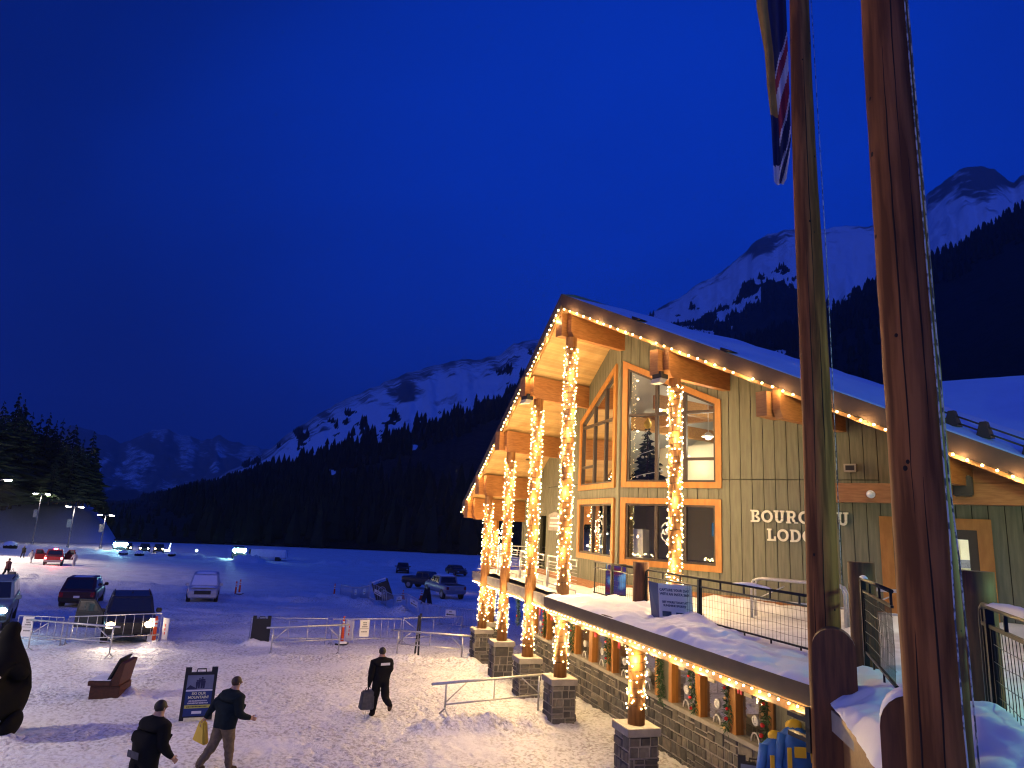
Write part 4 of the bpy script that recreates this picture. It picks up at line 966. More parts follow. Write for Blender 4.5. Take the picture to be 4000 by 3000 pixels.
fr_ = [FS(.35, -.545, 2.86), FS(-10.25, -.545, 2.86)]; fl_ = [FS(10.2, -.06, 2.71), FS(.4, -.06, 2.71)]
light_string('row of warm bulbs under the snow covered deck edge above the ticket windows', 'string lights along the deck edge', line(fr_, .20, 3), [fr_], BULB, tuple(fr_[0]), along(fr_, .8, 17, FS.y * .0 + Vector((0, 0, -.17))))
light_string('row of warm bulbs under the far left deck edge behind the columns', 'string lights along the deck edge', line(fl_, .12, 4), [fl_], BULB, tuple(fl_[0]), along(fl_, .8, 17, FS.y * .0 + Vector((0, 0, -.12))))
dl = [Fg(-.05, -.03, 8.32), Fg(2.6, -.03, 8.05)]
light_string('short row of bulbs on the small gable poking out of the snowy roof', 'string lights along the roof edge', line(dl, .32, 5), [dl], BULBL, tuple(dl[0]), along(dl, .9, 14, FE.x * -.12))
# clear little bulbs lying along the lower window sills inside the glass
for (F, u0, u1, nm) in ((FRW, .3, 2.95, 'wide'), (FLW, .6, 3.2, 'narrow left')):
    p_ = []; r_ = random.Random(9)
    cl = [u0 + (u1 - u0) * x for x in (.06, .16, .3, .55, .62, .86, .92)]
    for c in cl:
        for i in range(4): p_.append((F(c + r_.uniform(-.14, .14), .16 + r_.uniform(-.03, .1), 4.36 + r_.uniform(0, .1)), 0))
    light_string('small bulbs heaped along the sill inside the %s lower window' % nm, 'bulbs on the window sills', p_, [[F(u0, .2, 4.36), F(u1, .2, 4.36)]], bulb_mesh(.013), tuple(F(u0, .2, 4.36)))
# flood lamps under two of the beams
for (F, e_, t_, z_, nm) in ((FE, .30, -2.66, 9.2, 'left'), (FE, .45, 3.12, 9.08, 'right')):
    c = FE(e_, t_, z_); f_ = empty('flood_lamp', c, 0, 'grey flood lamp under the beam on the %s of the ridge' % nm, 'flood lamp', 'flood lamps under the beams')
    Fq = Fr((0, 0, 0), FE.x, FE.y)
    mb = MB(); mb.box(Fq, -.16, .10, -.16, .16, -.02, .10); mb.box(Fq, -.04, .06, -.04, .04, .10, .2); mb.build('housing', M['black'], f_)
    mb = MB(); mb.hexa([Fq(-.24, -.15, -.16), Fq(-.04, -.15, -.16), Fq(-.04, .15, -.16), Fq(-.24, .15, -.16), Fq(-.17, -.15, -.022), Fq(.08, -.15, -.022), Fq(.08, .15, -.022), Fq(-.17, .15, -.022)]); mb.build('lens', M['concrete'], f_)

# ------------------------------------------------------------------ deck
deck = empty('deck', (0, 0, 0), 0, 'raised wooden deck round the lodge with a snow heaped brown edge', 'deck')
M['decksnow'] = pm('deck_snow', (.84, .84, .85), .55, (.66, .65, .64), 2.2, bump=.03, bscale=9, spec=.3)
outl = [(10.4, .0), (.2, .0), (.2, -.48), (-10.2, -.48), (-14.5, -2.6), (-22, -6), (-22, 6), (-12, 14), (0, 9), (10.4, 6)]
mb = MB(); mb.prism([FS(s, n, 2.78) for s, n in outl], [FS(s, n, 3.02) for s, n in outl]); mb.build('floor', M['concrete'], deck)
# trodden snow on the floor
P = []
for i in range(150):
    row = []
    for j in range(100):
        s = 10.3 - i * .19; n = .05 + j * .11; p_ = FS(s, n, 0)
        z = 3.05 + .10 * float(0) 
        row.append((p_.x, p_.y, 0))
    P.append(row)
A_ = np.array(P); zz = 3.10 + .12 * (fbm(A_[..., 0] * .8, A_[..., 1] * .8, 3, 3)) + .05 * fbm(A_[..., 0] * 4, A_[..., 1] * 4, 3, 9)
dw = np.minimum((A_[..., :2] - np.array(WC[:2])) @ np.array((FRW.y.x, FRW.y.y)) * -1, 9)      # distance out from the right wing
zz = zz + .30 * np.exp(-((np.abs(dw)) / .45) ** 2) * (.4 + fbm(A_[..., 0] * 1.6, A_[..., 1] * 1.6, 3, 19)) * (np.arange(150)[:, None] > 48)
mb = MB(); mb.grid([[Vector((a[0], a[1], z)) for a, z in zip(ra, rz_)] for ra, rz_ in zip(A_, zz)]); mb.build('floor_snow', M['decksnow'], deck)
mb = MB()
mb.box(FS, -10.2, .25, -.52, -.46, 2.88, 3.18); mb.box(FS, .25, .32, -.52, .0, 2.88, 3.18)
mb.build('edge_fascia', M['fascia'], deck)
mb = MB(); mb.box(FS, -10.2, .25, -.49, -.40, 2.72, 2.875); mb.build('edge_moulding', M['strip'], deck)
mb = MB(); mb.box(FS, .33, 10.4, -.03, .05, 2.76, 3.06); mb.box(FS, 10.4, 10.46, -.03, 3, 2.76, 3.06); mb.build('edge_fascia', M['concrete'], deck)
mb = MB(); mb.box(FS, .33, 10.35, .0, .09, 2.68, 2.757); mb.build('edge_moulding', M['strip'], deck)
# heaped snow on the ledge outside the railing
def heap(F, s0, s1, ns, prof, nn, seed, zf, name='ledge_snow'):
    P = []
    for i in range(ns + 1):
        s = s0 + (s1 - s0) * i / ns; row = []
        for j in range(nn + 1):
            v = j / nn; row.append(F(s, *zf(s, v)))
        P.append(row)
    mb = MB(); mb.grid(P); return mb.build(name, M['roofsnow'], deck)
def nz1(a, b, sd): return float(fbm(np.array([a]), np.array([b]), 3, sd)[0])
def zf1(s, v):
    n = -.56 + 1.68 * v; end = min(1, (.3 - s) / .35, (s + 10.35) / .2); end = max(0, end)
    lip = min(1, v / .07) ** .5
    z = 3.165 + end * lip * (.05 + .07 * math.sin(min(1, v * 1.3) * math.pi * .75) + .24 * (nz1(s * .8, n * 1.1, 5) - .40) +   .17 * (nz1(s * 2.6 + n * 1.5, n * 2.2, 15) - .5) + .08 * (nz1(s * 7, n * 7, 16) - .5))
    z += .13 * math.exp(-((s + 2.9) / .55) ** 2 - ((n - .9) / .5) ** 2) + .15 * math.exp(-((s + 5.0) / .5) ** 2 - ((n - .95) / .4) ** 2) - .10 * math.exp(-((s + 4.3) / .45) ** 2 - ((n - .55) / .45) ** 2)
    if s < -7: z -= .1 * v
    return (n + (.03 * (nz1(s * 2, 1, 25) - .5) if v < .05 else 0), z)
heap(FS, .3, -10.3, 230, None, 34, 1, zf1)
# ledge turning towards the viewer
LA = Vector((4.62, 10.08, 0)); LD = Vector((3.55, 6.74, 0)) - LA; LD.normalize(); LN = Vector((-LD.y, LD.x, 0))
FL2 = Fr(LA, LD, LN)
def zf2(s, v):
    n = -.05 + 1.25 * v
    lip = min(1, v / .10) ** .5
    z = 3.10 + lip * (.14 + .14 * math.sin(min(1, v * 1.2) * math.pi * .8) + .30 * (nz1(s * .9, n * 1.2, 33) - .42) + .16 * (nz1(s * 2.4 - n * 2, n * 2.6, 35) - .5) + .07 * (nz1(s * 7, n * 7, 36) - .5))
    z += .42 * math.exp(-((s - 4.1) / 1.1) ** 2 - ((n - .9) / .5) ** 2)
    return (n + (.10 * (nz1(s * 2.6, 2, 45) - .5) if v < .08 else 0), z)
heap(FL2, -.35, 9.5, 200, None, 30, 2, zf2)
mb = MB(); mb.box(FL2, -.3, 9.5, .0, .05, 2.98, 3.12); mb.build('edge_moulding', M['strip'], deck)
mb = MB(); mb.box(FL2, -.3, 9.5, .06, .12, 2.30, 2.90); mb.build('edge_fascia', M['strip'], deck)
mb = MB(); mb.box(FL2, -.3, 9.5, .10, .14, 2.90, 2.98); mb.build('edge_gap', M['black'], deck)
mb = MB(); mb.box(FL2, -.3, 9.5, .15, 4, 2.75, 3.0); mb.build('floor', M['concrete'], deck)
P = []
for i in range(70):
    row = []
    for j in range(50):
        p_ = FL2(-1.0 + i * .15, 1.0 + j * .12, 0); row.append((p_.x, p_.y, 3.20 + .10 * nz1(p_.x * .9, p_.y * .9, 3) + .07 * nz1(p_.x * 3, p_.y * 3, 4)))
    P.append(row)
mb = MB(); mb.grid(P); mb.build('floor_snow', M['decksnow'], deck)

# railings
def rail_section(F, s0, s1, zt, zb, posts, label, group, mat, mesh_w=.105, mesh_h=.15, loops=True, snow=None, corner=True, bars=None):
    t = empty('deck_railing', F(s0, 0, 3.05), 0, label, 'railing', group)
    o = Vector(F(s0, 0, 3.05)); F0 = Fr(F.o - o, F.x, F.y)
    mb = MB(); d = 1 if s1 > s0 else -1
    r = .026
    if corner:
        mb.path([F0(s0, 0, zb - .1), F0(s0, 0, zt - .12), F0(s0 + d * .03, 0, zt - .04), F0(s0 + d * .12, 0, zt), F0(s1, 0, zt)], r, 8)
    else: mb.path([F0(s0, 0, zt), F0(s1, 0, zt)], r, 8)
    mb.build('top_rail', mat, t)
    if snow:
        sb_ = MB(); P = []
        a, b, hgt = snow
        for i in range(13):
            s = a + (b - a) * i / 12; e_ = math.sin(math.pi * i / 12) ** .5; row = []
            for j in range(7):
                an = math.pi * j / 6; row.append(F0(s, .038 * math.cos(an), zt + .018 + e_ * hgt * math.sin(an) * (.7 + .6 * nz1(s * 6, 0, 3))))
            P.append(row)
        sb_.grid(P); sb_.build('rail_snow', M['roofsnow'], t)
    for p_ in posts:
        mb = MB(); mb.box(F0, p_ - .035, p_ + .035, -.035, .035, zb - .25, zt - .02); mb.build('post', mat, t)
    mb = MB()
    for z in (zt - .17, zb): mb.box(F0, min(s0, s1) + .04, max(s0, s1), -.016, .016, z - .016, z + .016)
    n = max(2, int(abs(s1 - s0) / .75))
    for i in range(n + 1):
        s = s0 + d * .06 + (s1 - s0 - d * .12) * i / n; mb.box(F0, s - .014, s + .014, -.014, .014, zt - .17, zt - .01)
        if i % 1 == 0: mb.box(F0, s - .012, s + .012, -.012, .012, zb - .12, zb)
    if not bars:
        for s in ([s0 + d * .06] + [p_ + d_ * .07 for p_ in posts for d_ in (-1, 1)]): mb.box(F0, s - .014, s + .014, -.013, .013, zb, zt - .17)
    mb.build('frame', mat, t)
    mb = MB(); L = abs(s1 - s0)
    if bars:
        for k in range(bars): mb.tube(F0(s0, 0, zb + (k + 1) * (zt - .17 - zb) / (bars + 1)), F0(s1, 0, zb + (k + 1) * (zt - .17 - zb) / (bars + 1)), .007, None, 5)
    else:
        k = 0; rj = random.Random(int(L * 100))
        while k * mesh_w < L - .1:
            s = min(s0, s1) + .08 + k * mesh_w; j1, j2 = rj.uniform(-.014, .014), rj.uniform(-.014, .014)
            mb.path([F0(s, .0, zb), F0(s + j1, .01, (zb + zt) / 2 - .1), F0(s + j2 * .5, 0, zt - .17)], .0035, 4, cap=False); k += 1
        k = 1
        while zb + k * mesh_h < zt - .2:
            z = zb + k * mesh_h; n = int(L / .4) + 2
            mb.path([F0(s0 + (s1 - s0) * i / n, rj.uniform(-.008, .008), z + rj.uniform(-.012, .012)) for i in range(n + 1)], .0035, 4, cap=False); k += 1
    mb.build('wire_mesh', mat, t)
    return t
gR_ = 'railings round the deck'
FR1 = Fr(FS(0, 1.0, 0), FS.x, FS.y)
rail_section(FR1, -2.78, -9.05, 4.16, 3.30, [-5.15], 'black mesh railing with rounded corner behind the snow ledge and the sign', gR_, M['blackmetal'], snow=(-6.35, -7.5, .05))
rail_section(FR1, .30, -2.38, 4.16, 3.30, [-.9], 'dark mesh railing between the ridge column and the wooden post', gR_, M['blackmetal'], corner=False, mesh_w=.12)
FR0 = Fr(FS(0, .42, 0), FS.x, FS.y)
for (a, b, nm) in ((2.6, .2, 'next to the ridge column'), (5.4, 2.95, 'in the middle of the far deck'), (8.1, 5.75, 'beside the far left column'), (10.3, 8.4, 'at the far left end of the deck')):
    rail_section(FR0, a, b, 4.17, 3.32, [a - .02], 'steel railing with thin bars %s' % nm, gR_, M['steel'], corner=False, bars=6)
FRe = Fr(FS(10.32, .42, 0), FS.y, -FS.x)
rail_section(FRe, 0, 4.5, 4.17, 3.32, [.02, 2.2], 'steel railing with thin bars across the end of the deck', gR_, M['steel'], corner=False, bars=6)
FB = Fr(Vector((5.45, 10.5, 0)), Vector((-.36, -.933, 0)).normalized(), Vector((.933, -.36, 0)).normalized())
rail_section(FB, .0, 2.75, 4.57, 3.54, [.2], 'mesh railing lit brassy on top between the two flagpoles', gR_, M['blackmetal'], corner=True, mesh_w=.07, snow=(.1, .55, .05))
FB2 = Fr(Vector((4.62, 6.70, 0)), Vector((-.40, -.917, 0)).normalized(), Vector((.917, -.40, 0)).normalized())
rail_section(FB2, 0, 5.0, 4.58, 3.36, [.3], 'mesh railing with rounded corner and snow on its rail at the right edge', gR_, M['blackmetal'], corner=True, snow=(.35, 2.4, .07))

# wooden posts
def log(name, label, cat, group, x, y, z0, z1, r0, r1=None, mat='darkwood', lean=(0, 0), round_top=False):
    mb = MB()
    n = 6; pts = [(x + lean[0] * i / n, y + lean[1] * i / n, z0 + (z1 - z0) * i / n) for i in range(n + 1)]; rs = [r0 + ((r1 or r0) - r0) * i / n for i in range(n + 1)]
    mb.path(pts, rs, 20)
    o = mb.build(name, M[mat]); return tag(o, label, cat, group)
gP = 'log posts of the deck railing'
p_ = FS(-2.57, .98, 0); log('log_post', 'square-cut brown post between two railings with snow at its foot', 'post', gP, p_.x, p_.y, 3.0, 4.33, .20)
log('log_post', 'flat topped brown log post just right of the farther flagpole', 'post', gP, 5.75, 11.05, 2.9, 4.79, .2)
log('log_post', 'brown log post right of the near flagpole in front of the lit door', 'post', gP, 5.54, 8.09, 2.9, 4.84, .2)
def round_top(x, y, z0, z1, r, label, snow):
    mb = MB(); d = Vector((x, y, 0)).normalized(); s = Vector((d.y, -d.x, 0)); n = 12
    pr = [(-r, z0)] + [(-r * math.cos(math.pi * i / n), z1 - r + r * math.sin(math.pi * i / n)) for i in range(n + 1)] + [(r, z0)]
    o = Vector((x, y, 0))
    mb.prism([o + s * a - d * .0 + Vector((0, 0, b)) for a, b in pr], [o + s * a + d * .30 + Vector((0, 0, b)) for a, b in pr])
    t = tag(mb.build('stub_post', M['darkwood']), label, 'post', 'round-topped stub posts')
    if snow:
        mb = MB(); P = []
        for i in range(n + 1):
            an = math.pi * i / n; row = []
            for j in range(6):
                rr2 = r * (1.0 + .16 * math.sin(an) * (1 if 0 < j < 5 else .2)); row.append(o - s * math.cos(an) * rr2 + d * (.0 + .3 * j / 5) + Vector((0, 0, z1 - r + rr2 * math.sin(an))))
            P.append(row)
        mb.grid(P); mb.build('snow_cap', M['roofsnow'], t)
round_top(4.27, 8.99, .0, 4.0, .255, 'round-topped timber stub bolted beside the left flagpole', False)
round_top(3.17, 5.40, .0, 3.98, .25, 'round-topped timber stub with snow on it left of the near flagpole', True)

# flagpoles of peeled log
def flagpole(x, y, zs, rs, label, seed, sway=.02):
    t = empty('flagpole', (x, y, 0), 0, label, 'flagpole', 'log flagpoles')
    r_ = random.Random(seed); mb = MB(); n = 46; pts = []; rad = []
    for i in range(n + 1):
        z = zs[0] + (zs[-1] - zs[0]) * i / n
        pts.append((sway * math.sin(z * .7 + seed), sway * math.cos(z * .5 + seed), z)); rad.append(float(np.interp(z, zs, rs)) * (1 + r_.uniform(-.012, .012)))
    mb.path(pts, rad, 28); pole = mb.build('pole', M['pole'], t)
    # knots and long drying cracks
    d = Vector((-x, -y, 0)).normalized(); s = Vector((-d.y, d.x, 0))
    for i in range(13):
        z = r_.uniform(3.2, zs[-1] - .5); an = r_.uniform(-1.2, 1.2); R_ = float(np.interp(z, zs, rs)) * .992
        dirv = d * math.cos(an) + s * math.sin(an); c = Vector((sway * math.sin(z * .7 + seed), sway * math.cos(z * .5 + seed), z)) + dirv * R_
        k_ = r_.uniform(.009, .02); mb = MB(); mb.ball(c, k_, 9, 6, sc=(1, .35, 1.2), F=Fr(c, Vector((-dirv.y, dirv.x, 0)), dirv)); mb.build('knot', M['crack'], t)
    mb = MB()
    for (an0, z0, z1) in ((.10, 3.2, 5.6), (-.25, 5.2, 9.6), (.22, 8.0, 13), (-.55, 3.0, 4.6), (.45, 6.0, 8.2)):
        pts = []; m_ = int((z1 - z0) / .22)
        an = an0
        for i in range(m_ + 1):
            z = z0 + (z1 - z0) * i / m_; an += r_.uniform(-.035, .045) * .6; R_ = float(np.interp(z, zs, rs))
            dirv = d * math.cos(an) + s * math.sin(an); pts.append(Vector((sway * math.sin(z * .7 + seed), sway * math.cos(z * .5 + seed), z)) + dirv * (R_ - .001))
        mb.path(pts, [.001 + .007 * math.sin(math.pi * i / m_) for i in range(m_ + 1)], 5)
    mb.build('drying_cracks', M['crack'], t)
    return t, d, s
fp1, d1, s1 = flagpole(4.42, 9.52, (0, 4.9, 8.2, 14, 15), (.215, .207, .196, .147, .14), 'tall peeled log flagpole with a limp flag, the farther of two', 3)
fp2, d2, s2 = flagpole(3.17, 5.16, (0, 4, 5, 7, 9.5, 11), (.215, .208, .205, .196, .186, .18), 'thick peeled log flagpole nearest to the viewer with a rope down its side', 5, .012)
M['rope'] = pm('braided_rope', (.55, .53, .58), .8, (.10, .10, .13), 26, (1, 1, .6), contrast=(.48, .56))
def rope(parent, pts, r): 
    mb = MB(); mb.path(pts, r, 7); return mb.build('halyard', M['rope'], parent)
a2 = 1.02
def on2(z, an, off=.03): return (d2 * math.cos(an) + s2 * math.sin(an)) * (float(np.interp(z, (0, 4, 5, 7, 9.5, 11), (.215, .208, .205, .196, .186, .18))) + off) + Vector((0, 0, z))
rope(fp2, [on2(z, .86, .015) for z in (10.8, 9.5, 8, 6.5, 5.2)] + [on2(4.6, .80, .012), on2(3.9, .80, .012), on2(3.2, .88, .012), on2(2.6, 1.0)], .006)
rope(fp2, [on2(z, 1.06, .015) for z in (10.8, 9.5, 8, 6.5, 5.6)] + [on2(5.0, 1.14), on2(4.4, 1.22), on2(3.6, 1.3), on2(2.6, 1.38)], .006)
rope(fp1, [s1 * .185 + d1 * .05 + Vector((0, 0, 14)), s1 * .235 + d1 * .05 + Vector((0, 0, 9)), s1 * .235 + Vector((0, 0, 6.4)), s1 * .23 + Vector((0, 0, 4.4))], .006)
# iron brackets tying the left pole to the deck edge
mb = MB(); c = Vector((4.42, 9.52, 0)); o = FS(-10.2, -.53, 0)
for z in (2.70, 2.45):
    mb.box(Fr(o, FS.x, FS.y), -.05, .35, -.12, -.02, z, z + .06); mb.box(Fr(o, FS.x, FS.y), -.12, -.04, -.15, .0, z - .1, z + .2)
tag(mb.build('pole_bracket', M['black']), 'black iron brackets clamping the farther flagpole to the deck edge', 'bracket')
# limp flag on the left pole
M['flagyellow'] = pm('flag_gold', (.48, .25, .04), .7, (.36, .18, .03), 3); M['flagblue'] = pm('flag_navy', (.012, .016, .07), .7); M['flagwhite'] = pm('flag_white', (.60, .58, .62), .7); M['flagred'] = pm('flag_red', (.26, .02, .045), .7)
fo = Vector((4.42, 9.52, 0)) - s1 * .22
flag = empty('flag', (fo.x, fo.y, 10.72), 0, 'limp gold, navy, white and red flag hanging along the farther pole', 'flag')
mb = MB(); nR, nC = 90, 26
def edgeL(z): return float(np.interp(z, (9.30, 9.75, 10.4, 11.1, 11.25, 11.7, 12.6, 13.6), (.24, .25, .26, .31, .31, .33, .435, .45)))
def edgeR(z): return float(np.interp(z, (9.30, 9.7, 10.0, 11, 12, 13.6), (.06, .0, -.03, -.03, -.03, -.03)))
P = []
for i in range(nR + 1):
    z = 9.30 + 4.3 * i / nR; row = []
    for j in range(nC + 1):
        v = j / nC; w = edgeR(z) + (edgeL(z) - edgeR(z)) * v
        row.append(-s1 * w + d1 * (.045 * math.sin(v * 13 + z * .8) * (1 - .4 * v) + .03) + Vector((0, 0, z - 9.4 - .06 * math.sin(v * 3))))
    P.append(row)
mb.grid(P, 0)
k = 0
for i in range(nR):
    for j in range(nC):
        z = 9.30 + 4.3 * i / nR; v = j / nC; m_ = 0
        b_ = z - 10.2 - (v) * -1.1          # slanting bands of the canton
        if v > .58: m_ = 0 if z > 10.45 else (1 if z > 9.75 - .2 * v else 2)
        else:
            ph = (z + v * 1.15) 
            m_ = 2 if ph < 9.78 else 1 if ph < 10.05 else 2 if ph < 10.18 else 1 if ph < 10.62 else 2 if ph < 10.74 else 3 if ph < 11.2 else 2 if ph < 11.55 else 3 if ph < 11.85 else 2 if ph < 11.95 else 1
            if z > 12.85: m_ = 2 if (int(z * 6 + v * 5) % 3) else 1
        mb.m[k] = m_; k += 1
mb.build('cloth', [M['flagyellow'], M['flagblue'], M['flagwhite'], M['flagred']], flag, fix=False)

# ------------------------------------------------------------------ writing
def text_part(s, size, F, mat, parent, name='lettering', extrude=.004, bold=0.0, align='CENTER', width=None, shear=0):
    c = bpy.data.curves.new('t', 'FONT'); c.body = s; c.size = size; c.extrude = extrude; c.offset = bold; c.align_x = align; c.resolution_u = 3; c.shear = shear
    o = bpy.data.objects.new('t', c); COL.objects.link(o); dg = bpy.context.evaluated_depsgraph_get(); me = bpy.data.meshes.new_from_object(o.evaluated_get(dg)); bpy.data.objects.remove(o); bpy.data.curves.remove(c)
    if not len(me.vertices): return None
    sx = 1
    if width:
        xs = [v.co.x for v in me.vertices]; sx = width / (max(xs) - min(xs))
    for v in me.vertices:
        p = v.co.copy(); v.co = F(p.x * sx, p.y, p.z)
    me.materials.clear(); me.materials.append(mat); ob = bpy.data.objects.new(name, me); COL.objects.link(ob); ob.parent = parent; return ob
# slab-serif capitals of the lodge sign
def letter(ch):
    """strokes on a unit-high letter: boxes (x0,x1,y0,y1) and ring sectors (cx,cy,rx,ry,t,a0,a1)"""
    T_ = .21; H_ = .13
    st = lambda x: [(x, x + T_, 0, 1), (x - .09, x + T_ + .09, 0, H_), (x - .09, x + T_ + .09, 1 - H_, 1)]
    if ch == 'B': return .80, st(.1) + [(.2, .48, 0, .17), (.2, .48, .83, 1), (.2, .48, .43, .58)], [(.45, .76, .27, .24, .17, -90, 90), (.47, .25, .31, .25, .18, -90, 90)]
    if ch == 'O': return .92, [], [(.46, .5, .46, .5, .20, 0, 360)]
    if ch == 'U': return .86, [(.1, .31, .38, 1), (.56, .75, .38, 1), (0, .40, 1 - H_, 1), (.47, .85, 1 - H_, 1)], [(.425, .36, .325, .36, .19, 180, 360)]
    if ch == 'R': return .88, st(.1) + [(.2, .48, .83, 1), (.2, .48, .40, .55), (.62, .9, 0, H_)], [(.46, .7, .30, .3, .18, -90, 90), (.42, .14, .28, .34, .19, 0, 75)]
    if ch == 'G': return .92, [(.52, .92, .36, .50), (.70, .90, .12, .48)], [(.46, .5, .46, .5, .20, 40, 322)]
    if ch == 'E': return .74, st(.1) + [(.2, .66, 0, .16), (.2, .66, .84, 1), (.2, .52, .43, .57), (.56, .70, 0, .32), (.56, .70, .68, 1)], []
    if ch == 'A': return .92, [(-.02, .3, 0, H_), (.62, .95, 0, H_), (.2, .72, .26, .40)], [('line', .14, 0, .46, 1, .19), ('line', .80, 0, .46, 1, .21)]
    if ch == 'L': return .74, st(.1) + [(.2, .70, 0, .16), (.56, .72, 0, .38)], []
    if ch == 'D': return .90, st(.1) + [(.2, .46, 0, .17), (.2, .46, .83, 1)], [(.44, .5, .42, .5, .20, -90, 90)]
    return .5, [], []
sign = empty('lodge_sign', FRW(5.1, -.05, 5), 0, 'pale slab-serif lettering on the green wall between window and door', 'sign')
M['letterpaint'] = pm('letter_paint', (.74, .70, .56), .5)
def word(s, u0, z0, h, gap=.07):
    u = u0
    for ch in s:
        w, bx, rg = letter(ch); mb = MB(); k = 0
        Fl = Fr(FRW(u, 0, z0) - sign.location, FRW.x, FRW.y)
        for (a, b, c_, d_) in bx: k += 1; mb.box(Fl, a * h, b * h, -.065 - .0009 * k, -.01, c_ * h, d_ * h)
        for r0 in rg:
            k += 1; y = -.064 - .0011 * k
            if r0[0] == 'line':
                _, xa, ya, xb, yb, tt = r0; mb.hexa([Fl(x_ * h, yy, z_ * h) for yy in (y, -.01) for x_, z_ in ((xa - tt / 2, ya), (xa + tt / 2, ya), (xb + tt / 2, yb), (xb - tt / 2, yb))])
            else:
                cx, cy, rx, ry, tt, a0, a1 = r0; n = max(6, int((a1 - a0) / 14))
                for i in range(n):
                    aa = [R(a0 + (a1 - a0) * (i + d_) / n) for d_ in (0, 1)]
                    pts = [(cx + (rx - tt) * math.cos(aa[0]), cy + (ry - tt * .9) * math.sin(aa[0])), (cx + (rx - tt) * math.cos(aa[1]), cy + (ry - tt * .9) * math.sin(aa[1])), (cx + rx * math.cos(aa[1]), cy + ry * math.sin(aa[1])), (cx + rx * math.cos(aa[0]), cy + ry * math.sin(aa[0]))]
                    mb.hexa([Fl(x_ * h, yy, z_ * h) for yy in (y, -.01) for x_, z_ in pts])
        mb.build('letter', M['letterpaint'], sign)
        u += (w + gap) * h
word('BOURGEAU', 3.95, 5.49, .325, .075); word('LODGE', 4.37, 5.02, .315, .085)
# ------------------------------------------------------------------ vehicles
M['tyre'] = pm('tyre', (.02, .02, .022), .8); M['rim'] = pm('wheel_rim', (.30, .30, .32), .35, metal=.8)
M['carglass'] = pm('car_glass', (.012, .014, .02), .08, spec=.7); M['grille'] = pm('grille', (.02, .02, .022), .4)
M['lampoff'] = pm('lamp_lens', (.55, .56, .58), .15, spec=.6); M['tailoff'] = pm('tail_lens', (.25, .012, .012), .2, spec=.6)
M['tailon'] = em('tail_lamp_glow', (1.0, .05, .06), 45); M['headwarm'] = em('headlamp_warm', (1.0, .70, .38), 60); M['headcool'] = em('headlamp_cool', (.45, .85, 1.0), 90)
M['headdim'] = em('side_lamp', (1, .8, .7), 6); M['plate'] = pm('licence_plate', (.7, .68, .68), .5)
def paint(name, c, rough=.3, metal=.3): return pm(name, c, rough, tuple(x * .8 for x in c), 3, metal=metal, spec=.5)
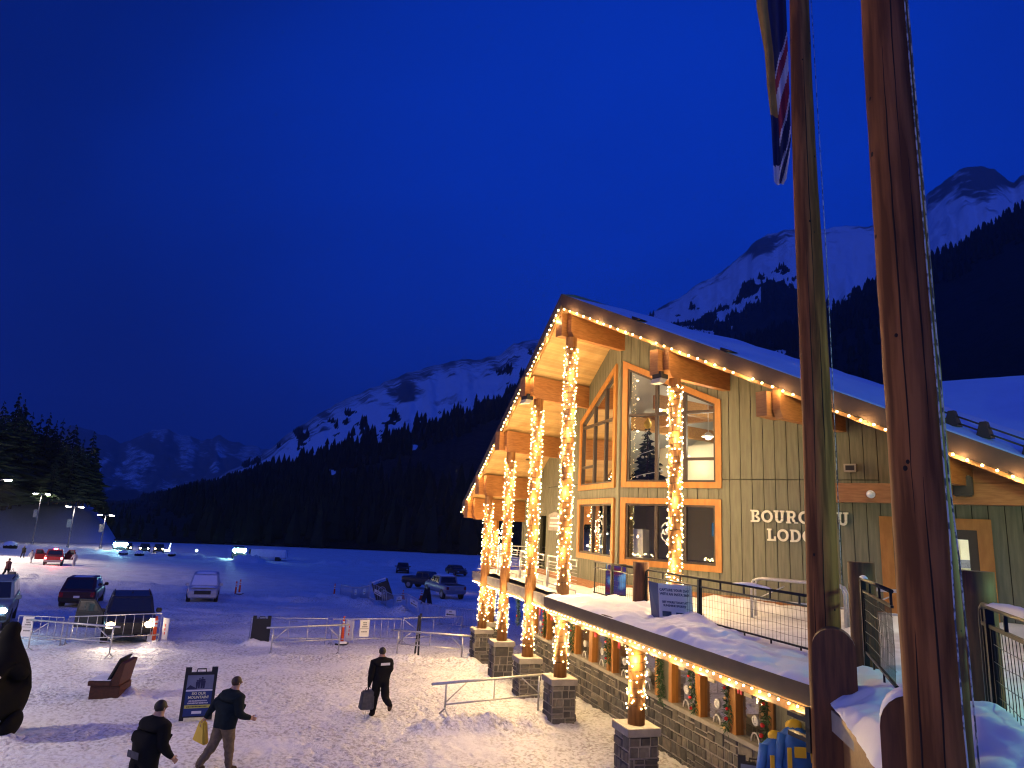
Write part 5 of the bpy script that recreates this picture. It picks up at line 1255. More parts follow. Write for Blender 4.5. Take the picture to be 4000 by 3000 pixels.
def vehicle(name, label, cat, x, y, az, L, Wd, H, body, belt=.98, hood=1.0, hood_x=None, ws=(.25, .62), rear=(.0, .3), zb=.28, wr=.36, fx=None, rx=None, bed=None, group=None,
            lights='off', tails='off', snow=None, roof_rails=False, doors=(), mirror=True, z=None, tum=.80, wsnow=False):
    """fx/rx: axle positions; ws: windscreen foot/top, rear: rear glass foot/top, measured from the front/rear end"""
    t = empty(name, (x, y, gz(x, y) if z is None else z), -R(az), label, cat, group)
    F0 = Fr((0, 0, 0), (0, 1, 0), (-1, 0, 0))      # x forward, y left
    h = L / 2; w = Wd / 2; fx = fx if fx is not None else h - .9; rx = rx if rx is not None else -h + 1.0
    wf, wt = h - ws[0], h - ws[1]; rf, rtp = -h + rear[0], -h + rear[1]
    if bed: rf, rtp = -h + bed, -h + bed + .12
    st = [(-h, .90, belt - .1, zb + .18), (-h + .06, .97, belt - .02, zb + .02), (-h + .35, 1, belt, zb), (rx, 1, belt, zb), (0, 1, belt, zb), (fx, 1, belt, zb), (wf, .99, belt, zb), (wf + .25, .985, hood, zb), (h - .45, .96, hood - .05, zb), (h - .12, .90, hood - .16, zb + .04), (h, .80, hood - .34, zb + .16)]
    mb = MB(); rings = []
    for (sx, k, zt, zl) in sorted(st):
        ww = w * k
        rings.append([F0(sx, a, b) for a, b in ((-ww * .90, zl), (-ww * .985, zl + .16), (-ww, (zl + zt) / 2), (-ww * .985, zt - .10), (-ww * .93, zt), (ww * .93, zt), (ww * .985, zt - .10), (ww, (zl + zt) / 2), (ww * .985, zl + .16), (ww * .90, zl))])
    mb.loft(rings, 0, True, True)
    # cabin
    rw = w * tum
    def ring(xf, xr, ww, z_): return [F0(xf, -ww, z_), F0(xf, ww, z_), F0(xr, ww, z_), F0(xr, -ww, z_)]
    zr = H - .03
    base = ring(wf, rf, w * .93, belt - .03); topr = ring(wt, rtp, rw, zr)
    mid = [a.lerp(b, .90) for a, b in zip(base, topr)]; mid2 = [F0(0, 0, 0)] * 4
    cap = [p.lerp(sum(topr, Vector()) / 4, .07) + Vector((0, 0, .03)) for p in topr]
    mb.loft([base, mid, topr, cap], 0, True, False)
    if bed:     # open cargo box behind the cab
        mb.box(F0, -h + .12, rf - .05, -w * .80, w * .80, belt - .02, belt + .012, 1)
    mb.build('body', [body, M['black']], t, bevel=.045)
    def q4(pts, nm, mat, par=t, off=.008):
        c = sum(pts, Vector()) / 4; n = (pts[1] - pts[0]).cross(pts[2] - pts[0]).normalized()
        if n.dot(c - Vector((0, 0, .7))) < 0: n = -n
        b_ = MB(); b_.prism([p + n * .001 for p in pts], [p + n * off for p in pts]); return b_.build(nm, mat, par)
    def ins(p, a, b): # inset a quad given bl, br, tr, tl
        bl, br, tr, tl = p
        f = lambda u, v: bl.lerp(br, u).lerp(tl.lerp(tr, u), v)
        return [f(a, b), f(1 - a, b), f(1 - a, 1 - b * .8), f(a, 1 - b * .8)]
    q4(ins([base[0], base[1], topr[1], topr[0]], .06, .10), 'windscreen', M['roofsnow'] if wsnow else M['carglass'], off=.02 if wsnow else .008)
    q4(ins([base[2], base[3], topr[3], topr[2]], .09, .14), 'rear_window', M['carglass'])
    for sgn, (a, b) in ((1, (1, 2)), (-1, (3, 0))):
        A_, B_, C_, D_ = base[a], base[b], topr[b], topr[a]
        for (u0, u1) in ((.06, .47), (.53, .93)):
            f = lambda u, v: A_.lerp(B_, u).lerp(D_.lerp(C_, u), v)
            q4([f(u0, .14), f(u1, .14), f(u1, .88), f(u0, .88)], 'side_window', M['carglass'])
    for ax in (fx, rx):
        for sg in (-1, 1):
            mb = MB(); mb.tube(F0(ax, sg * (w - .25), wr), F0(ax, sg * (w - .005), wr), wr, None, 22); wh = mb.build('wheel', M['tyre'], t)
            mb = MB(); mb.tube(F0(ax, sg * (w - .03), wr), F0(ax, sg * (w + .006), wr), wr * .62, wr * .58, 16); mb.build('rim', M['rim'], wh)
            mb = MB(); n = 16; mb.prism([F0(ax + (wr + .07) * math.cos(math.pi * i / n), sg * (w * .90), wr + (wr + .07) * math.sin(math.pi * i / n)) for i in range(n + 1)], [F0(ax + (wr + .07) * math.cos(math.pi * i / n), sg * (w + .003), wr + (wr + .07) * math.sin(math.pi * i / n)) for i in range(n + 1)]); mb.build('wheel_arch', M['black'], t)
    mb = MB(); mb.box(F0, h - .10, h + .02, -w * .52, w * .52, hood - .50, hood - .20); mb.build('grille', M['grille'], t)
    mb = MB(); mb.box(F0, h - .16, h + .06, -w * .88, w * .88, zb + .14, zb + .30); mb.build('bumper', M['black'] if zb > .3 else body, t, bevel=.02)
    mb = MB(); mb.box(F0, -h - .06, -h + .16, -w * .90, w * .90, zb + .10, zb + .30); mb.build('bumper', M['rim'] if bed else M['black'], t, bevel=.02)
    hl = {'off': M['lampoff'], 'warm': M['headwarm'], 'cool': M['headcool'], 'dim': M['headdim']}[lights]
    for sg in (-1, 1):
        mb = MB(); a0, a1 = sorted((sg * w * .56, sg * w * .84)); (mb.box(F0, h - .20, h + .005, a0, a1, hood - .38, hood - .22) if lights == 'off' else mb.ball(F0(h - .06, (a0 + a1) / 2, hood - .30), .125, 12, 8, sc=(1.25, .8, 1))); mb.build('headlight', hl, t, bevel=.02 if lights == 'off' else 0)
        mb = MB(); a0, a1 = sorted((sg * w * .70, sg * w * .93)); mb.box(F0, -h - .015, -h + .12, a0, a1, belt - .38, belt - .10); mb.build('tail_light', M['tailon'] if tails == 'on' else M['tailoff'], t, bevel=.02)
        if mirror:
            mb = MB(); mb.box(F0, wf - .18, wf - .06, *sorted((sg * w * .98, sg * (w + .20))), belt - .02, belt + .16); mb.build('mirror', body, t, bevel=.03)
    mb = MB(); mb.box(F0, -h - .03, -h + .02, -.15, .15, belt - .42 if not bed else zb + .16, belt - .30 if not bed else zb + .28); mb.build('licence_plate', M['plate'], t)
    if roof_rails:
        mb = MB()
        for sg in (-1, 1): mb.tube(F0(wt - .1, sg * rw * .9, zr + .07), F0(rtp + .1, sg * rw * .9, zr + .07), .022)
        mb.tube(F0((wt + rtp) / 2, 0, zr + .02), F0((wt + rtp) / 2 - .05, 0, zr + .12), .03, .01); mb.build('roof_rails', M['black'], t)
    if snow:
        for (xa, xb, wd, z_, th) in snow:
            P = []
            for i in range(15):
                row = []
                for j in range(11):
                    u, v = i / 14, j / 10; e_ = min(1, u * 7, (1 - u) * 7, v * 6, (1 - v) * 6); row.append(F0(xa + (xb - xa) * u, (v - .5) * 2 * wd, z_ + th * e_ ** .5 * (.6 + .8 * nz1(u * 4, v * 4 + xa, 8)) - .01))
                P.append(row)
            mb = MB(); mb.grid(P); mb.build('snow_cover', M['roofsnow'], t)
    for (hx, sg, ang, ln, zz0, zz1) in doors:      # open doors, hinged at hx
        a = R(ang); d_ = Vector((-math.cos(a), sg * math.sin(a), 0)); o = F0(hx, sg * w, 0); dv = F0.x * d_.x + F0.y * d_.y; nv = Vector((-dv.y, dv.x, 0))
        Fd = Fr(o, dv, nv); mb = MB(); mb.box(Fd, .02, ln, -.05, .05, zb + .12, belt); mb.prism([Fd(.02, -.03, belt), Fd(ln, -.03, belt), Fd(ln - .05, -.03, zr - .05), Fd(.42, -.03, zr - .05)], [Fd(.02, .03, belt), Fd(ln, .03, belt), Fd(ln - .05, .03, zr - .05), Fd(.42, .03, zr - .05)])
        dr_ = mb.build('door', body, t)
        for s_ in (-1, 1):
            mb = MB(); mb.prism([Fd(.16, s_ * .031, belt + .05), Fd(ln - .1, s_ * .031, belt + .05), Fd(ln - .12, s_ * .031, zr - .12), Fd(.46, s_ * .031, zr - .12)], [Fd(.16, s_ * .036, belt + .05), Fd(ln - .1, s_ * .036, belt + .05), Fd(ln - .12, s_ * .036, zr - .12), Fd(.46, s_ * .036, zr - .12)]); mb.build('side_window', M['carglass'], dr_)
    return t, F0
cp = {k: paint(k, c) for k, c in (('silver_paint', (.62, .62, .62)), ('maroon_paint', (.06, .022, .028)), ('dark_grey_paint', (.045, .047, .052)), ('pale_blue_paint', (.20, .27, .33)), ('red_glow_paint', (.30, .025, .03)), ('light_grey_paint', (.34, .34, .35)), ('charcoal_paint', (.03, .03, .033)), ('black_paint', (.014, .014, .016)))}
gv = 'cars and trucks on the snowy lot'
vehicle('parked_car', 'silver estate car facing us with its windscreen buried in snow', 'car', -20.85, 49.2, 159, 4.9, 1.98, 1.72, cp['silver_paint'], belt=1.02, hood=1.02, ws=(1.25, 2.05), rear=(.08, .65), lights='off', group=gv, wsnow=True, wr=.37, snow=[(.15, -1.9, .70, 1.70, .12), (2.25, 1.35, .75, 1.0, .05)])
vehicle('parked_car', 'dark maroon crossover seen from behind with pink licence plate', 'car', -24.9, 41.9, -23, 4.5, 1.86, 1.62, cp['maroon_paint'], belt=1.0, hood=.98, ws=(1.2, 2.0), rear=(.12, .85), group=gv, roof_rails=False, wr=.35, snow=[(.0, -1.2, .6, 1.60, .04)])
jeep, JF = vehicle('pickup_truck', 'dark off-roader with glowing headlights and a passenger door hanging open', 'car', -15.5, 29.6, 151, 4.6, 1.86, 1.68, cp['charcoal_paint'], belt=1.10, hood=1.1, ws=(1.35, 1.85), rear=(.05, .35), zb=.40, wr=.39, lights='warm', group=gv, doors=[(.95, -1, 62, 1.1, 0, 0)], roof_rails=True)
vehicle('parked_car', 'pale blue truck cut by the left edge with a dazzling cool headlight', 'car', -22.35, 30.8, 148, 5.4, 2.0, 1.92, cp['pale_blue_paint'], belt=1.2, hood=1.2, ws=(1.5, 2.2), rear=(.05, .4), zb=.4, wr=.42, lights='cool', group=gv, roof_rails=True)
vehicle('pickup_truck', 'red lit pickup truck with burning tail lights and both doors open', 'truck', -57.35, 89.0, -31, 5.4, 2.05, 1.95, cp['red_glow_paint'], belt=1.25, hood=1.2, ws=(1.5, 2.1), bed=1.9, zb=.5, wr=.42, tails='on', group=gv, doors=[(1.0, 1, 78, 1.15, 0, 0), (1.0, -1, 78, 1.15, 0, 0)], mirror=True, snow=None)  # red body paint imitates the glow of the tail lights
vehicle('pickup_truck', 'light grey pickup truck dusted with snow seen from behind', 'truck', -5.35, 65.4, -27, 5.8, 2.05, 1.95, cp['light_grey_paint'], belt=1.28, hood=1.25, ws=(1.5, 2.1), bed=1.95, zb=.5, wr=.42, group=gv, snow=[(.75, -.9, .74, 1.93, .12), (2.6, 1.5, .8, 1.2, .06)])
dkt, DF = vehicle('pickup_truck', 'dark pickup truck with one headlight flaring behind the grey pickup', 'truck', -8.3, 76.9, 118, 5.4, 2.0, 1.85, cp['dark_grey_paint'], belt=1.25, hood=1.2, ws=(1.5, 2.1), bed=1.8, zb=.5, wr=.42, lights='warm', tails='off', group=gv)
vehicle('parked_car', 'black car parked alone at the dark far edge of the lot', 'car', -16.1, 112.3, 172, 4.4, 2.05, 1.5, cp['black_paint'], belt=.95, hood=.95, ws=(1.2, 2.0), rear=(.2, .9), group=gv)
vehicle('parked_car', 'dark car at the far edge beside the lodge columns', 'car', -7.4, 112.0, 150, 4.5, 2.05, 1.5, cp['dark_grey_paint'], belt=.95, hood=.95, ws=(1.2, 2.0), rear=(.2, .9), group=gv)
vehicle('pickup_truck', 'distant truck with two cool white headlights left of the warm ones', 'truck', -71.3, 129.0, 152, 5.4, 2.3, 2.1, cp['black_paint'], belt=1.3, hood=1.4, ws=(1.4, 1.9), zb=.5, wr=.45, lights='cool', group=gv)
vehicle('pickup_truck', 'distant truck with cool white headlights alone before the dark slope', 'truck', -49.6, 130.0, 157, 5.4, 2.3, 2.1, cp['black_paint'], belt=1.3, hood=1.45, ws=(1.4, 1.9), zb=.5, wr=.45, lights='cool', group=gv)
vehicle('parked_car', 'right one of three distant cars with warm headlights side by side', 'car', -68.0, 136.8, 153, 4.5, 1.9, 1.6, cp['black_paint'], belt=1.0, hood=1.1, ws=(1.2, 1.9), lights='warm', group=gv)
vehicle('parked_car', 'left one of three distant cars with warm headlights side by side', 'car', -73.6, 135.5, 153, 4.5, 1.9, 1.6, cp['black_paint'], belt=1.0, hood=1.1, ws=(1.2, 1.9), lights='warm', group=gv)
vehicle('parked_car', 'middle one of three distant cars with warm headlights side by side', 'car', -70.4, 136.0, 154, 4.5, 1.9, 1.6, cp['black_paint'], belt=1.0, hood=1.1, ws=(1.2, 1.9), lights='warm', group=gv)
M['flareglow'] = em('flare_glow', (.40, .85, 1.0), 160)  # glowing balls added to the two distant trucks to imitate headlight flare
for o_ in (bpy.data.objects['pickup_truck.004'], bpy.data.objects['pickup_truck.005']):
    Fq_ = Fr((0, 0, 0), (0, 1, 0), (-1, 0, 0))
    for k_ in range(4): mb = MB(); mb.ball(Fq_(2.78, -.85 + k_ * .57, 1.62), .32, 12, 8); mb.build('flare_ball', M['flareglow'], o_)
# beams thrown by the lit headlights
def beam(x, y, z, az, watts, col, size=70, dip=4, blend=.9):
    l = bpy.data.lights.new('headlight_beam', 'SPOT'); l.energy = watts; l.color = col; l.spot_size = R(size); l.spot_blend = blend; l.shadow_soft_size = .06
    o = bpy.data.objects.new('headlight_beam', l); COL.objects.link(o); o.location = (x, y, z)
    d = Vector((math.sin(R(az)), math.cos(R(az)), -math.tan(R(dip)))); o.rotation_euler = d.to_track_quat('-Z', 'Y').to_euler(); return o
def front(t, ang, h, dy, z):   # a lamp position on a vehicle
    f = Vector((math.sin(R(ang)), math.cos(R(ang)), 0)); l = Vector((-f.y, f.x, 0)); return t.location + f * h + l * dy + Vector((0, 0, z))
for dy in (-.68, .68):
    p_ = front(jeep, 151, 2.42, dy, .90); beam(p_.x, p_.y, p_.z, 151, 200, (1, .80, .56), 100, 4)
lt = bpy.data.objects['parked_car.002']
for dy in (-.7, .7):
    p_ = front(lt, 148, 2.78, dy, .9); beam(p_.x, p_.y, p_.z, 140, 300, (.40, .80, 1.0), 90, 4)
p_ = front(dkt, 118, 2.78, -.7, .9); beam(p_.x, p_.y, p_.z, 118, 160, (1, .6, .35), 80, 5)
tr = bpy.data.objects['pickup_truck.001']; p_ = front(tr, -31, -2.78, 0, 1.1); beam(p_.x, p_.y, p_.z, 149, 900, (1, .06, .06), 120, 6)
# red brake-lamp bar on the cab roof
mb = MB(); p_ = front(tr, -31, .2, 0, 1.99) - tr.location; F_ = Fr((0, 0, 0), (0, 1, 0), (-1, 0, 0)); mb.box(F_, -.1, .0, -.22, .22, 1.93, 2.06); mb.build('brake_lamp', M['tailon'], tr)

# ------------------------------------------------------------------ lot lamps
M['lothead'] = em('lot_lamp_glow', (1.0, .90, .70), 90); M['polemetal'] = pm('lamp_post_metal', (.22, .22, .24), .4, metal=.7); M['banner'] = pm('banner_cloth', (.55, .52, .40), .7, (.06, .06, .09), 9, contrast=(.50, .56))
def lot_lamp(x, y, h, label, watts, az=-32, cone=150, tilt=0):
    t = empty('lamp_post', (x, y, gz(x, y)), -R(az), label, 'street lamp', 'lamp posts along the left side of the lot')
    mb = MB(); mb.tube((0, 0, -.3), (0, 0, h), .11, .075, 10); mb.tube((0, 0, -.3), (0, 0, .6), .28, .26, 12); mb.build('pole', M['polemetal'], t)
    for sg in (-1, 1):
        mb = MB(); mb.path([(0, 0, h - .15), (sg * .5, 0, h + .02), (sg * .8, 0, h + .05)], .045, 8); a_ = mb.build('arm', M['polemetal'], t)
        mb = MB(); mb.hexa([(sg * .6 - .0, -.3, h + .0), (sg * 1.55, -.3, h + .0), (sg * 1.55, .3, h + .0), (sg * .6, .3, h + .0), (sg * .75, -.18, h + .16), (sg * 1.4, -.18, h + .16), (sg * 1.4, .18, h + .16), (sg * .75, .18, h + .16)]); hd_ = mb.build('lamp_head', M['polemetal'], t)
        mb = MB(); mb.hexa([(sg * .72, -.25, h - .16), (sg * 1.43, -.25, h - .16), (sg * 1.43, .25, h - .16), (sg * .72, .25, h - .16), (sg * .62, -.29, h - .005), (sg * 1.53, -.29, h - .005), (sg * 1.53, .29, h - .005), (sg * .62, .29, h - .005)]); mb.build('lens', M['lothead'], hd_)
        l = bpy.data.lights.new('lot_light', 'SPOT'); l.energy = watts; l.color = (1, .80, .58) if y > 0 else (1, .66, .40); l.spot_size = R(cone); l.spot_blend = .7; l.shadow_soft_size = .25
        o = bpy.data.objects.new('lot_light', l); COL.objects.link(o); o.parent = t; o.location = (sg * 1.08, 0, h - .25); o.rotation_euler = (-R(tilt), 0, 0)
    mb = MB(); mb.box(WORLD, -.80, -.14, -.015, .015, h * .62 - .9, h * .62 + .55); mb.tube((-.85, 0, h * .62 + .6), (0, 0, h * .62 + .6), .025); mb.tube((-.85, 0, h * .62 - .95), (0, 0, h * .62 - .95), .02); mb.build('banner', M['banner'], t)
    return t
lot_lamp(-71.7, 96.0, 10.7, 'nearest twin-headed lot lamp cut by the left edge', 10000, cone=125, tilt=24)
lot_lamp(-96.9, 142.5, 10.3, 'tallest looking twin-headed lot lamp fully in view at the left', 120, cone=100)
lot_lamp(-84.4, 134.3, 8.0, 'middle twin-headed lot lamp before the snow bank', 100, cone=90)
lot_lamp(-82.0, 141.0, 6.7, 'smallest and farthest twin-headed lot lamp right of the others', 60, cone=90)
lot_lamp(-74, 54.0, 17, 'tall lot lamp of the same row standing outside the left edge', 210000)
lot_lamp(-24, 12, 10.7, 'plaza lamp of the same row outside the left edge', 8000)
lot_lamp(-7.5, -5.5, 9.5, 'twin-headed plaza lamp standing behind the viewpoint', 720, az=20)

# ------------------------------------------------------------------ barriers, racks, boards
M['pipe'] = M['alu']
def panel(x0, y0, x1, y1, h, label, cat, group, name='crowd_barrier', bars=0, brace='', feet=False, sign=None, mat='alu', lift=.22):
    a, b = Vector((x0, y0, 0)), Vector((x1, y1, 0)); L = (b - a).length; d = (b - a) / L
    c = (a + b) / 2; zc = gz(c.x, c.y); za, zb_ = gz(x0, y0) - zc, gz(x1, y1) - zc
    t = empty(name, (c.x, c.y, zc), 0, label, cat, group)
    o = a - c
    def P(u, z): return o + d * u + Vector((0, 0, za + (zb_ - za) * u / L + z))
    mb = MB(); r = .022
    mb.path([P(0, -.05), P(0, h), P(L, h), P(L, -.05)], r, 8); mb.tube(P(0, lift), P(L, lift), r * .85, None, 7)
    mb.build('frame', M[mat], t)
    n = Vector((-d.y, d.x, 0))
    if bars:
        mb = MB()
        for i in range(1, bars + 1): u = L * i / (bars + 1); mb.tube(P(u, lift), P(u, h), .012, None, 6)
        mb.build('bars', M[mat], t)
    if brace:
        mb = MB()
        if 'l' in brace: mb.tube(P(.03, h - .06), P(L * .36, lift), .014, None, 6)
        if 'r' in brace: mb.tube(P(L - .03, h - .06), P(L * .64, lift), .014, None, 6)
        for u in (.25, .5, .75) if 'v' in brace else (.5,): mb.tube(P(L * u, lift), P(L * u, h), .013, None, 6)
        mb.build('brace', M[mat], t)
    mb = MB()
    for u in (.0, L): mb.path([P(u, .0) - n * .3 + Vector((0, 0, .0)), P(u, .08) - n * .1, P(u, .08) + n * .1, P(u, .0) + n * .3], .018, 6)
    mb.build('foot', M[mat], t)
    if sign: sign(t, P, L, n)
    return t
def notice_sign(u0, u1, z0, z1, kind='notice'):
    def f(t, P, L, n):
        mb = MB(); q_ = -n * .03 if n.y > 0 else n * .03
        a, b = L * u0, L * u1; pts = [P(a, z0) + q_, P(b, z0) + q_, P(b, z1) + q_, P(a, z1) + q_]
        mb.prism(pts, [p - q_ * .3 for p in pts]); s_ = mb.build('notice_board', M['white'], t)
        nd = Fr(pts[0] + q_ * .06, (pts[1] - pts[0]), q_ * .1, (pts[3] - pts[0])); mb = MB()
        if kind == 'notice':
            mb.box(nd, .04, .96, 0, .1, .47, .49)
            for zz, w_ in ((.84, .4), (.72, .34), (.6, .5), (.30, .6)):
                x = .5 - w_ / 2; r_ = random.Random(int(zz * 100))
                while x < .5 + w_ / 2: k_ = r_.uniform(.03, .07); mb.box(nd, x, x + k_, 0, .1, zz - .035, zz + .035); x += k_ + .03
        else:   # left-pointing arrow under a short line of lettering
            mb.box(nd, .2, .9, 0, .1, .22, .36); mb.prism([nd(.06, 0, .29), nd(.24, 0, .12), nd(.24, 0, .46)], [nd(.06, .1, .29), nd(.24, .1, .12), nd(.24, .1, .46)])
            for x in (.38, .46, .55): mb.box(nd, x, x + .055, 0, .1, .62, .8)
        mb.build('printing', M['black'], s_)
    return f
gB = 'pipe barriers across the plaza'
panel(-10.29, 29.28, -7.4, 30.28, 1.02, 'braced pipe barrier with black board behind its left end', 'barrier', gB, brace='lv')
panel(-7.1, 30.1, -4.45, 31.95, 1.04, 'barred pipe barrier carrying a white notice in mid plaza', 'barrier', gB, bars=9, sign=notice_sign(.38, .52, .30, 1.0))
panel(-4.35, 32.0, -1.85, 34.4, 1.07, 'diagonally braced pipe barrier just behind the standing skis', 'barrier', gB, brace='lr')
panel(-17.75, 26.16, -16.42, 26.72, 1.02, 'short barred barrier with a notice at the left edge', 'barrier', gB, bars=5, sign=notice_sign(.10, .34, .30, 1.0))
panel(-16.35, 26.9, -13.3, 27.8, 1.03, 'barred pipe barrier in front of the glowing headlights', 'barrier', gB, bars=9)
gF = 'white barriers along the far footpath'
FP = [(-13.6, 59.2), (-11.9, 55.8), (-10.5, 52.4), (-9.31, 49.5)]
far_l = ['farthest white barrier beside the lone orange marker', 'second farthest white barrier with an arrow notice', 'white barrier with arrow notice left of the tipped black box']
for k in range(3): panel(*FP[k], *FP[k + 1], 1.0, far_l[k], 'barrier', gF, bars=22, sign=notice_sign(.35, .6, .45, .85, 'arrow') if k else None, lift=.12)
panel(-9.3, 49.2, -8.2, 50.2, 1.1, 'short turned white barrier in front of the tipped black box', 'barrier', gF, bars=9, sign=notice_sign(.3, .7, .5, .8, 'arrow'), lift=.12)
FQ = [(-8.9, 52.6), (-7.4, 48.4), (-6.02, 44.8), (-4.65, 42.4), (-3.46, 40.5), (-2.1, 39.8), (-.9, 39.2)]
fl = ['white barrier behind the tipped black box', 'white barrier with arrow notice below the left traffic cone', 'white barrier with arrow notice below the leaning sandwich board', 'white barrier right of the sandwich board with big arrow notice', 'white barrier with an arrow notice left of the lit columns', 'white barrier end running behind the lit columns']
for k in range(6): panel(*FQ[k], *FQ[k + 1], 1.05, fl[k], 'barrier', gF, bars=11, sign=notice_sign(.25, .7, .55, .92, 'arrow') if k in (1, 2, 4) else None, lift=.12)
def rack(x0, y0, x1, y1, h, over, label, lay=0):
    """ski rack: notched top bar on pipe legs"""
    a, b = Vector((x0, y0, 0)), Vector((x1, y1, 0)); L = (b - a).length; d = (b - a) / L; c = (a + b) / 2; zc = gz(c.x, c.y)
    n = Vector((-d.y, d.x, 0)); t = empty('ski_rack', (c.x, c.y, zc), 0, label, 'ski rack', 'pipe ski racks on the plaza'); o = a - c
    za, zb_ = gz(x0, y0) - zc, gz(x1, y1) - zc
    P = lambda u, z: o + d * u + Vector((0, 0, z))
    mb = MB(); mb.tube(P(0, za - .1), P(0, h), .028, .024, 8); mb.tube(P(L, zb_ - .1), P(L, h), .028, .024, 8); mb.build('legs', M['alu'], t) if False else None
    for u, z0 in ((0, za), (L, zb_)):
        mb = MB(); mb.path([P(u, z0 + .16), P(u, h)], .026, 8); mb.path([P(u, z0 - .05) - n * .28, P(u, z0 + .14), P(u, z0 - .05) + n * .28], .024, 7); mb.build('leg', M['alu'], t)
    mb = MB(); mb.tube(P(-over[0], h + .03), P(L + over[1], h + .03), .034, None, 8); mb.tube(P(0, h * .52), P(L, h * .52), .022, None, 7); mb.tube(P(L * .5, h * .52), P(L * .5, h), .018, None, 6)
    mb.tube(P(.02, h * .58), P(L * .2, h - .01), .018, None, 6); mb.tube(P(L - .02, h * .58), P(L * .8, h - .01), .018, None, 6); mb.build('rails', M['alu'], t)
    mb = MB(); u = -over[0] + .12
    while u < L + over[1] - .1: mb.path([P(u - .05, h + .05) + n * .05, P(u, h - .02) + n * .075, P(u + .05, h + .05) + n * .05], .011, 5); u += .24
    mb.build('notches', M['alu'], t); return t
rack(-1.28, 18.48, 1.19, 20.01, 1.02, (.42, .40), 'ski rack nearest to us reaching the stone pier')
rack(-3.97, 27.96, -1.4, 27.5, .98, (.3, .4), 'ski rack with a pair of skis leaning on it')
rack(-8.49, 26.64, -6.3, 28.06, 1.05, (.25, .35), 'ski rack before the braced barrier and black board')
rack(-16.5, 25.09, -13.38, 24.62, 1.0, (.15, .25), 'ski rack at the left in front of the headlights')
# skis leaning in the rack
t = empty('pair_of_skis', gnd(-3.2, 28.15), 0, 'pair of black skis with poles standing in the ski rack', 'skis', None)
for k, (dx, ln, mt) in enumerate(((-.07, 1.62, 'black'), (.07, 1.70, 'black'))):
    mb = MB(); P = []
    for i in range(14):
        u = i / 13; w = .045 - .012 * math.sin(math.pi * u); tip = .10 * max(0, (u - .88) / .12) ** 2
        P.append([Vector((dx * (1 - .6 * u) - w, -.16 * (1 - u) + tip, ln * u)), Vector((dx * (1 - .6 * u) + w, -.16 * (1 - u) + tip, ln * u))])
    mb.grid(P); mb.grid([[p + Vector((0, .015, 0)) for p in r_] for r_ in P]); sk = mb.build('ski', M['black'], t)
    mb = MB(); mb.box(WORLD, dx * .6 - .045, dx * .6 + .045, -.13, -.02, ln * .40, ln * .46); mb.box(WORLD, dx * .6 - .045, dx * .6 + .045, -.12, -.02, ln * .56, ln * .62); mb.build('binding', M['rim'], sk)
# sandwich boards
M['posterblue'] = pm('poster_blue', (.012, .035, .16), .45); M['posterpale'] = pm('poster_photo_sky', (.16, .19, .30), .5, (.11, .13, .22), 3); M['posteryellow'] = pm('poster_yellow', (.55, .52, .10), .5); M['postertext'] = pm('poster_text', (.72, .72, .45), .5); M['posterwhite'] = pm('poster_white', (.66, .68, .72), .5)
def aframe(x, y, face, w, h, label, name='sandwich_board', lean=.20, col='black', roll_=0, group=None, sink=0):
    t = empty(name, gnd(x, y, -sink), -R(face + 180), label, 'sandwich board', group)      # local -y is the front
    t.rotation_euler = (0, R(roll_), -R(face + 180))
    for sg in (-1, 1):
        Ff = Fr((0, sg * lean, 0), (1, 0, 0), Vector((0, -sg, 0)) , Vector((0, -sg * lean, h)).normalized())
        mb = MB()
        mb.box(Ff, -w / 2, w / 2, -.02, .02, .07, h * .90); mb.box(Ff, -w / 2, -w / 2 + .14, -.02, .02, h * .90, h); mb.box(Ff, w / 2 - .14, w / 2, -.02, .02, h * .90, h)
        mb.box(Ff, -w / 2, -w / 2 + .1, -.021, .021, .0, .07); mb.box(Ff, w / 2 - .1, w / 2, -.021, .021, 0, .07)
        if sg < 0: mb.path([Ff(-.11, 0, h * .90), Ff(-.10, 0, h * .965), Ff(.10, 0, h * .965), Ff(.11, 0, h * .90)], .016, 6)
        mb.build('panel', M[col], t)
    Ff = Fr((0, -lean, 0), (1, 0, 0), (0, 1, 0), Vector((0, lean, h)).normalized())
    return t, Ff
t, Ff = aframe(-7.38, 17.95, 158, .74, 1.20, 'sandwich board with blue poster inviting people to ski', group='sandwich boards')
wd = .30; mb = MB(); mb.box(Ff, -wd, wd, -.026, -.021, .10, 1.02); ps = mb.build('poster', M['posterblue'], t)
mb = MB(); mb.box(Ff, -wd, wd, -.030, -.0265, .70, 1.02); mb.build('photo', M['posterpale'], ps)
mb = MB(); mb.box(Ff, -wd, wd, -.030, -.0265, .655, .69); mb.build('photo_edge', M['posterwhite'], ps)
mb = MB(); r_ = random.Random(2)
for (cx, hh, w_) in ((-.07, .17, .045), (-.02, .21, .05), (.04, .24, .055), (.09, .19, .05)):
    mb.ball(Ff(cx, -.031, .72 + hh), .021, 8, 6, sc=(1, .2, 1)); mb.hexa([Ff(cx + a, b, .72 + c) for c, k_ in ((0, .6), (hh - .02, 1)) for a, b in ((-w_ * k_ / 1.6, -.033), (w_ * k_ / 1.6, -.033), (w_ * k_ / 1.6, -.031), (-w_ * k_ / 1.6, -.031))])
mb.prism([Ff(-.3, -.031, .71), Ff(-.05, -.031, .71), Ff(-.22, -.031, .80)], [Ff(-.3, -.0335, .71), Ff(-.05, -.0335, .71), Ff(-.22, -.0335, .80)]); mb.build('skiers', M['flagblue'], ps)
Ft = Fr(Ff(0, -.028, 0), Ff.x, Ff.z, -Vector((0, 1, 0)))
